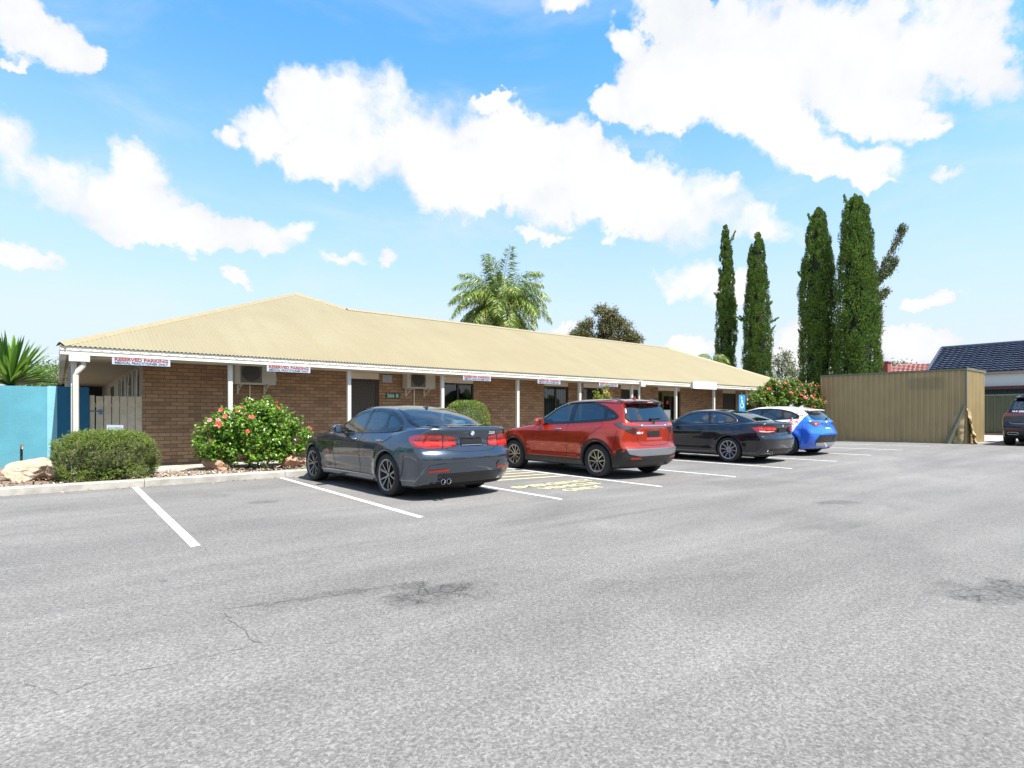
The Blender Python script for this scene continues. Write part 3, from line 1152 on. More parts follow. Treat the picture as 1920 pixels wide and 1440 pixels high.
# ------------------------------------------------------------------ gate and blue walls at the left
r = empty('paling_gate', (1.0, 14.84, .12))
M_pale = simple('gate_paint', (.58, .50, .37), .75, var=.14, scale=8)
mb = MB()
for k in range(6):
    a = -.36 + k * .14
    mb.box(a, a + .122, -.012, .012, .03, 1.54 + random.uniform(-.006, .006))
mb.build('palings', M_pale, r, world=False)
mb = MB()
for z in (.3, 1.3): mb.box(-.45, .45, .0135, .05, z, z + .09)
mb.box(-.47, -.385, -.03, .05, 0, 1.55)
mb.build('frame', M_pale, r, world=False)
mb = MB()
mb.cyl((-.46, -.03, 1.22), (-.27, -.03, 1.22), .012, n=8)
mb.box(-.31, -.25, -.03, -.0125, 1.15, 1.25)
mb.build('bolt', simple('blue_steel', (.10, .22, .35), .4, .5), r, world=False)
tag(r, 'cream vertical paling gate with a sliding bolt beside the blue wall', 'gate')


def render_fn(c):
    def fn(gg):
        p = wpos(gg)
        n = gg.noise(p, 1.6, 5, .6)
        n2 = gg.noise(p, 30, 4, .6)
        z = gg.n('ShaderNodeSeparateXYZ', i={0: p}).outputs[2]
        cc = gg.mix(gg.rng(n, .35, .68), tuple(x * .88 for x in c), tuple(min(1, x * 1.1) for x in c))
        cc = gg.mix(gg.m('MULTIPLY', gg.rng(z, .55, .2), gg.rng(n, .4, .6)), cc, (c[0] * .8 + .05, c[1] * .8 + .03, c[2] * .75))
        return pbsdf(gg, cc, .85, bump=n2, bump_d=.006)
    return mat('blue_render', fn)


r = empty('rendered_wall', (-3, 14.78, .1))
mb = MB()
mb.box(-9, -.16, 14.78, 14.98, -.1, 1.83)
mb.build('wall_panel', render_fn((.09, .32, .41)), r)
mb = MB()
mb.box(-.158, .0, 14.765, 14.965, -.1, 1.842)
mb.build('pale_pier', render_fn((.21, .48, .56)), r)
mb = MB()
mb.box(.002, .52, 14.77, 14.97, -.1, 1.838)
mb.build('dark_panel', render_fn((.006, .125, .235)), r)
tag(r, 'sky blue rendered masonry wall left of the building', 'wall')

# brass garden tap on a riser
r = empty('garden_tap', (-.54, 14.5, .25))
mb = MB()
mb.tube([(0, 0, -.1), (0, 0, .36)], .022, 8)
mb.build('riser', simple('black_pipe', (.012, .014, .016), .5), r, world=False)
mb = MB()
mb.cyl((0, 0, .36), (0, 0, .42), .022, n=8)
mb.tube([(0, 0, .39), (.02, -.06, .39), (.02, -.08, .35)], .014, 6)
mb.box(-.035, .035, -.008, .008, .43, .445)
mb.cyl((0, 0, .41), (0, 0, .44), .008, n=6)
mb.build('tap', simple('brass', (.45, .36, .22), .4, .8), r, world=False)
tag(r, 'brass garden tap on a black riser in front of the blue wall', 'tap')

# small torn sign in the rosemary
r = empty('corflute_sign', (.85, 12.98, .12))
mb = MB()
mb.cyl((0, .01, -.1), (0, .01, .9), .012, n=6)
mb.build('stake', M_alu, r, world=False)
mb = MB()
mb.prism([(-.13, .76), (.06, .755), (.125, .90), (.13, .945), (-.13, .955)], lambda a, b, d: (a, d, b), -.006, .0)
mb.build('board', M_signw, r, world=False)
text_obj('lettering', 'NO STANDING', .05, M_grey, stand(-.01, -.009, .90), r, width=.2, world=False)
text_obj('lettering', 'TAXI', .06, M_grey, stand(-.03, -.009, .81), r, width=.12, world=False)
tag(r, 'small white sign with a torn corner standing behind the rosemary bush', 'sign')

# accessible parking sign
zz = float(gz(21.5, 11.9)) + .1
r = empty('accessible_parking_sign', (21.52, 12.06, zz))
mb = MB()
mb.cyl((0, .03, 0), (0, .03, 1.95), .022, n=8)
mb.build('pole', simple('sign_pole', (.05, .06, .08), .5), r, world=False)
mb = MB()
mb.box(-.23, .23, 0, .006, 1.18, 1.84)
mb.build('board', simple('accessible_blue', (.03, .27, .62), .45), r, world=False)
mb = MB()
FY = -.004
mb.cyl((-.03, FY, 1.72), (-.03, 0, 1.72), .045, n=14)


def seg(a, b, w):
    a, b = Vector((a[0], a[1])), Vector((b[0], b[1]))
    d = (b - a).normalized() * w
    nrm = Vector((-d.y, d.x))
    mb.prism([tuple(a - nrm), tuple(b - nrm), tuple(b + nrm), tuple(a + nrm)], lambda p, q, d_: (p, d_, q), FY, -.0005)


for a, b in (((-.03, 1.66), (-.01, 1.5)), ((-.01, 1.5), (.09, 1.49)), ((.09, 1.49), (.13, 1.36)), ((-.02, 1.59), (.07, 1.585))): seg(a, b, .02)
pr = None
for k in range(13):
    a = R_(150 + k * 17)
    p_ = (-.01 + .11 * math.cos(a), 1.42 + .11 * math.sin(a))
    if pr: seg(pr, p_, .014)
    pr = p_
mb.build('wheelchair_symbol', M_paper, r, world=False)
tag(r, 'blue accessible parking sign on a pole beside the large hibiscus', 'sign')


# ------------------------------------------------------------------ rocks
def rock_fn(a, b, c):
    def fn(gg):
        p = opos(gg)
        n = gg.noise(p, 2.8, 6, .65, .8)
        n2 = gg.noise(p, 16, 5, .65)
        v = gg.m('ADD', gg.m('MULTIPLY', n, .75), gg.m('MULTIPLY', n2, .25))
        return pbsdf(gg, gg.ramp(v, [(.34, a), (.5, b), (.66, c)]), .85, bump=gg.m('ADD', n2, gg.m('MULTIPLY', n, 2)), bump_d=.04, bump_s=.7)
    return mat('sandstone', fn)


def rock(name, loc, size, rot, seed, m, label, flat=.5):
    bm = bmesh.new()
    bmesh.ops.create_icosphere(bm, subdivisions=5, radius=1)
    r2 = np.random.default_rng(seed)
    planes = [(Vector(r2.normal(0, 1, 3)).normalized(), r2.uniform(.55, .92)) for _ in range(16)]
    from mathutils import noise as mn
    for v in bm.verts:
        d = v.co.normalized()
        rr = 1.0
        for nn, h in planes:
            k = d.dot(nn)
            if k > .05: rr = min(rr, h / k)
        rr += .10 * mn.noise(d * 1.7 + Vector((seed, 0, 0))) + .05 * mn.noise(d * 5 + Vector((0, seed, 0))) + .018 * mn.noise(d * 14)
        v.co = Vector((d.x * rr * size[0], d.y * rr * size[1], d.z * rr * size[2]))
    bm.transform(Euler(rot).to_matrix().to_4x4())
    me = bpy.data.meshes.new(name)
    bm.to_mesh(me)
    bm.free()
    me.shade_smooth()
    o = link_mesh(name, me, m)
    o.location = loc
    return tag(o, label, 'rock')


rk1 = rock_fn((.34, .20, .12), (.50, .37, .26), (.62, .52, .42))
rk2 = rock_fn((.30, .15, .09), (.48, .28, .18), (.62, .44, .32))
rock('boulder', (-.38, 13.0, .27), (.50, .38, .26), (.1, -.12, .15), 4, rk1, 'large pale cream sandstone boulder in front of the blue wall')
rock('boulder', (-.02, 12.86, .22), (.24, .22, .16), (0, .2, .4), 9, rk1, 'small pale rock between the large boulder and the rosemary bush')
rock('boulder', (2.62, 12.95, .20), (.34, .26, .20), (.25, .3, -.3), 13, rk2, 'angular pinkish brown rock at the left foot of the front hibiscus')
rock('boulder', (4.10, 13.0, .23), (.42, .25, .19), (-.1, -.05, .1), 21, rk2, 'reddish brown rock behind the front wheel of the grey sedan')

# ------------------------------------------------------------------ storage shed at the right
SX0, SX1, SY0, SY1 = 25.55, 28.1, 5.75, 10.75


def steel_fn(c, ghost=False):
    def fn(gg):
        p = wpos(gg)
        n = gg.noise(p, 1.2, 5, .6)
        sx = gg.n('ShaderNodeSeparateXYZ', i={0: p})
        st = gg.n('ShaderNodeMapping')
        gg.put(st.inputs[0], p)
        st.inputs['Scale'].default_value = (4, 4, .5)
        dr = gg.noise(st.outputs[0], 2, 5, .65)
        cc = gg.mix(gg.rng(n, .3, .7), tuple(x * .9 for x in c), tuple(x * 1.08 for x in c))
        low = gg.rng(sx.outputs[2], 1.6, .3)
        cc = gg.mix(gg.m('MULTIPLY', gg.m('MULTIPLY', gg.rng(dr, .5, .72), low), .45), cc, tuple(x * .45 for x in c))
        if ghost:   # faded rectangle where a sign used to hang
            a = gg.m('MULTIPLY', gg.rng(sx.outputs[1], 6.30, 6.52), gg.rng(sx.outputs[1], 7.66, 7.45))
            b = gg.m('MULTIPLY', gg.rng(sx.outputs[2], 2.14, 2.26), gg.rng(sx.outputs[2], 2.72, 2.60))
            cc = gg.mix(gg.m('MULTIPLY', gg.m('MULTIPLY', a, b), gg.rng(dr, .2, .6, .35, .7)), cc, (c[0] * .62, c[1] * .66, c[2] * .75))
        return pbsdf(gg, cc, .5, 0, .4)
    return mat('painted_steel', fn)


def ribbed(p0, p1, z0a, z0b, z1a, z1b, pitch=.19, depth=.030, prof=None):
    """ribbed sheet between two plan points; z0/z1 at each end"""
    p0, p1 = Vector(p0), Vector(p1)
    L = (p1 - p0).length
    d = (p1 - p0) / L
    nn = Vector((d.y, -d.x))
    us = [0]
    offs = [0]
    u = 0
    while u < L - pitch:
        for a, o_ in ((.12, 0), (.20, 1), (.52, 1), (.60, 0), (.78, 0), (.80, .3), (.82, 0), (1.0, 0)):
            us.append(u + a * pitch)
            offs.append(o_)
        u += pitch
    us.append(L)
    offs.append(0)
    v, f = [], []
    for i, (u, o_) in enumerate(zip(us, offs)):
        t = u / L
        q = p0 + d * u + nn * depth * o_
        v += [(q.x, q.y, z0a + (z0b - z0a) * t), (q.x, q.y, z1a + (z1b - z1a) * t)]
        if i: f.append((2 * i - 2, 2 * i, 2 * i + 1, 2 * i - 1))
    return v, f


M_shed = steel_fn((.42, .32, .16), True)
M_shedtrim = simple('shed_trim', (.17, .17, .12), .5)
shed = empty('storage_shed', (SX0, SY0, .2))
zb0, zb1, zt = .20, .14, 2.93
mb = MB()
# front skin with the buckled near corner
v, f = ribbed((SX0, SY1), (SX0, SY0), zb1, zb0, zt - .04, zt)
v2 = []
for (x, y, z) in v:
    near = max(0, 1 - (y - SY0) / .75)
    low = max(0, min(1, (1.65 - z) / .6))
    v2.append((x, y, z))
mb.add(v2, f)
v, f = ribbed((SX0, SY0), (SX1, SY0), zb0, .22, zt, zt + .02)
mb.add(v, f)
mb.box(SX1 - .02, SX1, SY0 + .02, SY1, .1, zt)
mb.build('wall_sheet', M_shed, shed)
mb = MB()
mb.add([(SX0 - .03, SY0 - .03, zt + .01), (SX1 + .03, SY0 - .03, zt + .03), (SX1 + .03, SY1, zt - .02), (SX0 - .03, SY1, zt - .03)], [(0, 1, 2, 3)])
mb.box(SX0 - .045, SX0 - .022, SY0 - .045, SY1, zt - .07, zt + .005)
mb.box(SX0 - .021, SX1 + .04, SY0 - .045, SY0 - .022, zt - .06, zt + .03)
mb.build('roof', M_shedtrim, shed)
mb = MB()
mb.box(SX0 - .035, SX0 + .05, SY0 - .035, SY0 + .03, 1.5, zt - .08)
mb.build('corner_flashing', M_shedtrim, shed)
# torn and crumpled sheet at the foot of the corner
M_torn = steel_fn((.46, .36, .19))
mb = MB()
r2 = np.random.default_rng(5)


def crumple(p0, p1, zt0, zt1, out0, out1, nu=9, nv=14, amp=.028):
    p0, p1 = np.array(p0), np.array(p1)
    d = (p1 - p0)
    L = np.linalg.norm(d)
    d = d / L
    nn = np.array([d[1], -d[0]])
    g_ = r2.normal(0, amp, (nv + 1, nu + 1))
    v, f = [], []
    for j in range(nv + 1):
        for i in range(nu + 1):
            t, s = i / nu, j / nv
            z = .21 + s * ((zt0 + (zt1 - zt0) * t) - .21)
            o_ = (out0 + (out1 - out0) * t) * (1 - s) ** 1.3 + g_[j, i] * (1 - s * .5) + .04 * math.sin(t * 9 + s * 4) * (1 - s)
            q = p0 + d * L * t + nn * (o_ + .03)
            v.append((q[0], q[1], z))
    for j in range(nv):
        for i in range(nu):
            k = j * (nu + 1) + i
            f.append((k, k + 1, k + nu + 2, k + nu + 1))
    return v, f


mb.add(*crumple((SX0, SY0 + .40), (SX0, SY0 + .03), 1.15, 1.5, .06, .2, nu=6))
mb.add(*crumple((SX0 - .03, SY0), (SX0 + .60, SY0), 1.55, 1.3, .28, .06))
mb.build('torn_sheet', M_torn, shed, smooth=25)
mb = MB()
mb.cyl((SX0 - .16, SY0 + .50, .2), (SX0 - .05, SY0 + .02, 1.6), .12, .035, n=4)
mb.build('bent_flashing', M_shedtrim, shed)
mb = MB()
mb.box(SX0 - .12, SX1 + .1, SY0 - .14, SY1, .0, .21)
mb.build('slab', M_conc, shed)
tag(shed, 'khaki ribbed steel storage shed with a crumpled front corner', 'shed')
# pale path strip with leaf litter beside the shed
mb = MB()
mb.box(SX1 + .12, 36.6, 5.2, 8.5, .0, .235)
tag(mb.build('side_path', M_conc), kind='structure')

# ------------------------------------------------------------------ boundary fence and the houses beyond
fen = empty('sheet_fence', (36.7, 6, .2))
M_fence = steel_fn((.115, .12, .07))
mb = MB()
mb.add(*ribbed((36.7, 13.5), (36.7, -14), .2, .2, 2.20, 2.20, pitch=.3, depth=.03))
mb.build('panel', M_fence, fen)
mb = MB()
mb.box(36.64, 36.74, -14, 13.5, 2.20, 2.27)
mb.build('top_rail', simple('fence_rail', (.20, .21, .14), .5), fen)
tag(fen, 'olive green ribbed steel boundary fence behind the shed', 'fence')
mb = MB()
mb.box(36.45, 36.63, -14, 13.5, .1, .33)
tag(mb.build('fence_plinth', simple('plinth_brick', (.20, .12, .09), .9)), 'low red brown masonry edging along the foot of the boundary fence', 'edging')


def tile_fn(c0, c1, su, sv):
    def fn(gg):
        p = wpos(gg)
        sx = gg.n('ShaderNodeSeparateXYZ', i={0: p})
        r = gg.noise(p, 1.4, 4, .6)
        r2_ = gg.noise(p, 8, 3, .6)
        return pbsdf(gg, gg.mix(gg.rng(gg.m('ADD', gg.m('MULTIPLY', r, .5), gg.m('MULTIPLY', r2_, .5)), .35, .65), c0, c1), .38)
    return mat('roof_tile', fn)


def tiled_plane(mb, e0, e1, r0, r1, course=.34, pan=.32, amp=.06):
    """wavy tile courses between an eave line and a ridge line"""
    e0, e1, r0, r1 = map(Vector, (e0, e1, r0, r1))
    H = ((r0 + r1) / 2 - (e0 + e1) / 2).length
    nc = max(2, int(H / course))
    nup = ((e1 - e0).cross(r0 - e0)).normalized()
    if nup.z < 0: nup = -nup
    Lmax = (e1 - e0).length
    for c in range(nc):
        s0, s1 = c / nc, (c + 1) / nc
        a0, a1 = e0.lerp(r0, s0), e1.lerp(r1, s0)
        b0, b1 = e0.lerp(r0, s1), e1.lerp(r1, s1)
        n = max(2, int((a1 - a0).length / pan * 6))
        v, f = [], []
        for i in range(n + 1):
            t = i / n
            lo, hi = a0.lerp(a1, t), b0.lerp(b1, t)
            ph = (lo - e0).dot((e1 - e0).normalized()) / pan + c * .5 * 0
            w = amp * (abs(math.sin(PI * ph)) ** .7)
            lo2 = lo + nup * (w + .06)
            hi2 = hi + nup * (w * .7 - .005)
            v += [lo + nup * -.02, lo2, hi2]
            if i:
                k = 3 * i
                f += [(k - 3, k, k + 1, k - 2), (k - 2, k + 1, k + 2, k - 1)]
        mb.add(v, f)


hs = empty('neighbour_house', (41, 4, .2))
M_navytile = tile_fn((.020, .028, .052), (.055, .070, .115), 1, 1)
mb = MB()
tiled_plane(mb, (40.7, 11.1, 3.66), (40.7, -9, 3.66), (44.6, 11.3, 5.50), (44.6, -6, 5.50))
mb.add([(40.7, 11.1, 3.64), (48.5, 11.1, 3.64), (44.6, 11.3, 5.48)], [(0, 1, 2)])
mb.add([(44.6, 11.3, 5.48), (48.5, 11.1, 3.64), (48.5, -9, 3.64), (44.6, -6, 5.48)], [(0, 1, 2, 3)])
rf = mb.build('roof', M_navytile, hs, smooth=25)
mb = MB()
mb.cyl((44.6, 11.3, 5.54), (44.6, -6, 5.54), .12, n=8)
mb.cyl((40.75, 11.1, 3.72), (44.6, 11.3, 5.54), .09, n=8)
mb.build('ridge_tile', M_navytile, rf)
M_housew = simple('house_white', (.86, .86, .84), .6, var=.03)
mb = MB()
mb.box(40.62, 40.70, -9, 11.1, 3.52, 3.64)
mb.build('gutter', simple('house_gutter', (.45, .36, .33), .5), hs)
mb = MB()
mb.box(40.75, 40.85, -9, 11.0, 2.84, 3.6)
mb.build('fascia_wall', M_housew, hs)
mb = MB()
mb.box(40.6, 40.74, -9, 11.0, 2.66, 2.84)
mb.build('beam', simple('house_maroon', (.17, .05, .045), .6), hs)
mb = MB()
mb.add(*ribbed((41.3, 11.0), (41.3, -9), .1, .1, 3.0, 3.0, pitch=.2, depth=.02))
mb.box(41.4, 48, 10.9, 11.0, .1, 3.6)
mb.build('wall', simple('house_blue_sheet', (.045, .09, .13), .5), hs)
tag(hs, 'white house with dark navy tiled roof behind the boundary fence', 'house')

h2 = empty('red_roofed_house', (54, 15, .2))
M_redtile = tile_fn((.36, .15, .13), (.48, .25, .22), 1, 1)
mb = MB()
tiled_plane(mb, (50.5, 19.5, 4.1), (52.5, 10.5, 4.1), (54, 16.4, 5.35), (54.8, 13.6, 5.35), course=.34)
mb.add([(52.5, 10.5, 4.08), (60, 12, 4.1), (54.8, 13.6, 5.33)], [(0, 1, 2)])
mb.add([(50.5, 19.5, 4.08), (54, 16.4, 5.33), (54.8, 13.6, 5.33), (60, 12, 4.1), (58, 20, 4.1)], [(0, 4, 3, 2, 1)])
rf = mb.build('roof', M_redtile, h2, smooth=25)
mb = MB()
mb.box(51.6, 52.3, 16.6, 17.25, 4.2, 5.42)
mb.box(51.53, 52.37, 16.53, 17.32, 5.42, 5.50)
mb.build('chimney', simple('red_brick', (.26, .07, .055), .9), rf)
mb = MB()
mb.prism([(51.2, 19), (53, 11), (59, 12.3), (57.5, 19.5)], lambda a, b, d: (a, b, d), 0, 4.05)
mb.build('wall', simple('house_cream', (.5, .42, .32), .8), h2)
tag(h2, 'house with a weathered red tiled roof and brick chimney behind the shed', 'house')

# ---- unseen hedge added behind the camera to darken reflections in the cars
M_far = mat('added_hedge_foliage', lambda gg: pbsdf(gg, gg.mix(gg.rng(gg.noise(wpos(gg), 1.3, 6, .7), .35, .65), (.025, .05, .014), (.09, .14, .04)), .9, 0, .1))
xs = np.linspace(-45, 60, 260)
zs = np.linspace(0, 1, 16)
A, B = np.meshgrid(xs, zs)
top = 4.2 + 1.6 * np.sin(xs * .31) + .9 * np.sin(xs * .83 + 1) + .35 * np.sin(xs * 2.7)
Yp_ = -27 + .9 * np.sin(A * 1.7 + B * 5) + .5 * np.sin(A * 3.9 - B * 9) - 2.2 * B ** 2 + rng.normal(0, .15, A.shape)
V = np.stack([A, Yp_, B * top[None, :] + rng.normal(0, .12, A.shape)], -1).reshape(-1, 3)
idx = np.arange(A.size).reshape(A.shape)
Q = np.stack([idx[:-1, :-1], idx[:-1, 1:], idx[1:, 1:], idx[1:, :-1]], -1).reshape(-1, 4)
tag(np_mesh('added_hedge', V, Q, M_far, smooth=False), 'dense green hedge added out of view behind the camera to darken car reflections', 'planting', kind='stuff')
# ------------------------------------------------------------------ cars
def pchip(pts):
    x = np.array([p[0] for p in pts], float)
    y = np.array([p[1] for p in pts], float)
    h = np.diff(x)
    d = np.diff(y) / h
    m = np.zeros_like(x)
    m[0], m[-1] = d[0], d[-1]
    for i in range(1, len(x) - 1):
        if d[i - 1] * d[i] > 0:
            w1, w2 = 2 * h[i] + h[i - 1], h[i] + 2 * h[i - 1]
            m[i] = (w1 + w2) / (w1 / d[i - 1] + w2 / d[i])

    def f(q):
        q = np.asarray(q, float)
        qq = np.clip(q, x[0], x[-1])
        i = np.clip(np.searchsorted(x, qq) - 1, 0, len(h) - 1)
        t = (qq - x[i]) / h[i]
        r = (y[i] * (1 + 2 * t) * (1 - t) ** 2 + h[i] * m[i] * t * (1 - t) ** 2 + y[i + 1] * t * t * (3 - 2 * t) + h[i] * m[i + 1] * t * t * (t - 1))
        return r + np.where(q < x[0], (q - x[0]) * m[0], 0) + np.where(q > x[-1], (q - x[-1]) * m[-1], 0)
    return f


def smax(a, b, k):
    h = np.maximum(k - np.abs(a - b), 0) / k
    return np.maximum(a, b) + h * h * k * .25


def smin(a, b, k):
    return -smax(-a, -b, k)


def bx(v, a, b, s):
    """soft 0..1 box"""
    return sstep(a - s, a + s, v) * (1 - sstep(b - s, b + s, v))


def surface_nets(f, o, h):
    s = f < 0
    nx, ny, nz = f.shape
    acc = np.zeros((nx - 1, ny - 1, nz - 1, 3))
    cnt = np.zeros((nx - 1, ny - 1, nz - 1))
    C = [(i, j, k) for i in (0, 1) for j in (0, 1) for k in (0, 1)]
    sl = lambda A, c: A[c[0]:c[0] + nx - 1, c[1]:c[1] + ny - 1, c[2]:c[2] + nz - 1]
    for a in C:
        for ax in range(3):
            if a[ax]: continue
            b = list(a)
            b[ax] = 1
            fa, fb = sl(f, a), sl(f, b)
            cr = sl(s, a) != sl(s, b)
            t = np.where(cr, fa / np.where(cr, fa - fb, 1), 0)
            for d in range(3):
                acc[..., d] += np.where(cr, a[d] + (t if d == ax else 0), 0)
            cnt += cr
    m = cnt > 0
    ids = -np.ones(m.shape, int)
    ids[m] = np.arange(m.sum())
    ii = np.argwhere(m)
    V = (acc[m] / cnt[m][:, None] + ii) * h + o
    F = []
    for ax in range(3):
        u, v = (ax + 1) % 3, (ax + 2) % 3
        A = np.moveaxis(s, (ax, u, v), (0, 1, 2))
        I = np.moveaxis(ids, (ax, u, v), (0, 1, 2))
        cr = A[:-1, 1:-1, 1:-1] != A[1:, 1:-1, 1:-1]
        fl = A[:-1, 1:-1, 1:-1]
        p = np.argwhere(cr)
        x, y, z = p[:, 0], p[:, 1] + 1, p[:, 2] + 1
        q = np.stack([I[x, y - 1, z - 1], I[x, y, z - 1], I[x, y, z], I[x, y - 1, z]], -1)
        w = fl[p[:, 0], p[:, 1], p[:, 2]]
        q[~w] = q[~w][:, ::-1]
        F.append(q)
    return V, np.concatenate(F)


def inpoly(poly, x, y):
    x, y = np.asarray(x), np.asarray(y)
    r = np.zeros(x.shape, bool)
    n = len(poly)
    for i in range(n):
        (x0, y0), (x1, y1) = poly[i], poly[(i + 1) % n]
        c = ((y0 > y) != (y1 > y)) & (x < (x1 - x0) * (y - y0) / (y1 - y0 + 1e-12) + x0)
        r ^= c
    return r


def rounded(poly, r, n=5):
    """round the corners of a polygon"""
    out = []
    m = len(poly)
    for i in range(m):
        p, a, b = Vector(poly[i]), Vector(poly[i - 1]), Vector(poly[(i + 1) % m])
        d0, d1 = (a - p), (b - p)
        k0, k1 = min(r, d0.length * .45), min(r, d1.length * .45)
        s, e = p + d0.normalized() * k0, p + d1.normalized() * k1
        for j in range(n + 1):
            t = j / n
            out.append(tuple(s * (1 - t) ** 2 + p * 2 * t * (1 - t) + e * t * t))
    return out


def offset_poly(poly, d):
    """push a polygon outward by d"""
    n = len(poly)
    P = [Vector(p) for p in poly]
    area = sum(P[i].x * P[(i + 1) % n].y - P[(i + 1) % n].x * P[i].y for i in range(n))
    sg = 1 if area > 0 else -1
    out = []
    for i in range(n):
        a, p, b = P[i - 1], P[i], P[(i + 1) % n]
        t0, t1 = (p - a), (b - p)
        if t0.length < 1e-9: t0 = t1
        if t1.length < 1e-9: t1 = t0
        n0 = Vector((t0.y, -t0.x)).normalized()
        n1 = Vector((t1.y, -t1.x)).normalized()
        q = n0 + n1
        if q.length < 1e-6: q = n0
        q.normalize()
        c = max(.5, q.dot(n0))
        out.append(tuple(p + q * (sg * d / c)))
    return out


M_tyre = simple('tyre_rubber', (.016, .016, .017), .75, var=.2, scale=20)
M_black = simple('black_trim', (.014, .014, .015), .45)
M_gloss = simple('gloss_black', (.008, .008, .009), .08, coat=.5)
M_well = simple('wheel_well', (.006, .006, .006), .95)
M_chrome = simple('chrome', (.75, .76, .78), .12, 1.0, var=.02)
M_silver = simple('silver_trim', (.45, .46, .48), .35, .85, var=.03)
M_disc = simple('brake_disc', (.25, .25, .26), .4, .8)
M_seat = simple('seat_cloth', (.03, .03, .032), .8)
M_seatl = simple('pale_headrest', (.55, .56, .57), .8)
M_lampred = mat('lamp_red', lambda g: pbsdf(g, g.mix(g.rng(g.noise(opos(g), 22, 2), .35, .65), (.24, .004, .005), (.36, .008, .006)), .08, 0, .6, 1.0))
M_lampbright = mat('lamp_bright', lambda g: pbsdf(g, (.62, .02, .012), .1, 0, .6, 1.0))
M_lampdark = mat('lamp_dark', lambda g: pbsdf(g, (.10, .02, .02), .06, 0, .6, 1.0))
M_lampclear = mat('lamp_clear', lambda g: pbsdf(g, (.62, .62, .62), .08, .3, .6, 1.0))
M_smoked = mat('lamp_smoked', lambda g: pbsdf(g, (.05, .045, .05), .06, 0, .6, 1.0))
M_reflector = simple('reflector_red', (.38, .03, .015), .2)
M_gap = simple('panel_gap', (.006, .006, .007), .8)
M_carglass = mat('car_glass', glass_fn((.34, .42, .44), .13, .01))
M_tint = mat('tinted_glass', glass_fn((.08, .10, .11), .11, .01))
M_plate = simple('plate_black', (.012, .012, .013), .4)
M_plategrey = simple('plate_grey', (.09, .09, .09), .5)
M_badgeblue = simple('badge_blue', (.05, .25, .6), .2)
M_badgewhite = simple('badge_white', (.8, .82, .85), .2)


def car_paint(name, c, metal=.0, rough=.35, flake=None, fn2=None):
    def fn(gg):
        geo = gg.n('ShaderNodeNewGeometry')
        cc = c
        if fn2: cc = fn2(gg)
        lw = gg.n('ShaderNodeLayerWeight', i={0: .35})
        if flake: cc = gg.mix(lw.outputs['Facing'], cc, flake)
        dust = gg.rng(gg.noise(wpos(gg), 5, 5, .65), .5, .8, 0, .06)
        cc = gg.mix(dust, cc, (.3, .28, .25))
        b = pbsdf(gg, cc, rough, metal, .5, 1.0, .015)
        dk = gg.n('ShaderNodeBsdfDiffuse', i={0: (.02, .02, .02, 1)})
        mx = gg.n('ShaderNodeMixShader')
        gg.put(mx.inputs[0], geo.outputs['Backfacing'])
        gg.put(mx.inputs[1], b)
        gg.put(mx.inputs[2], dk)
        return mx.outputs[0]
    return mat(name, fn)


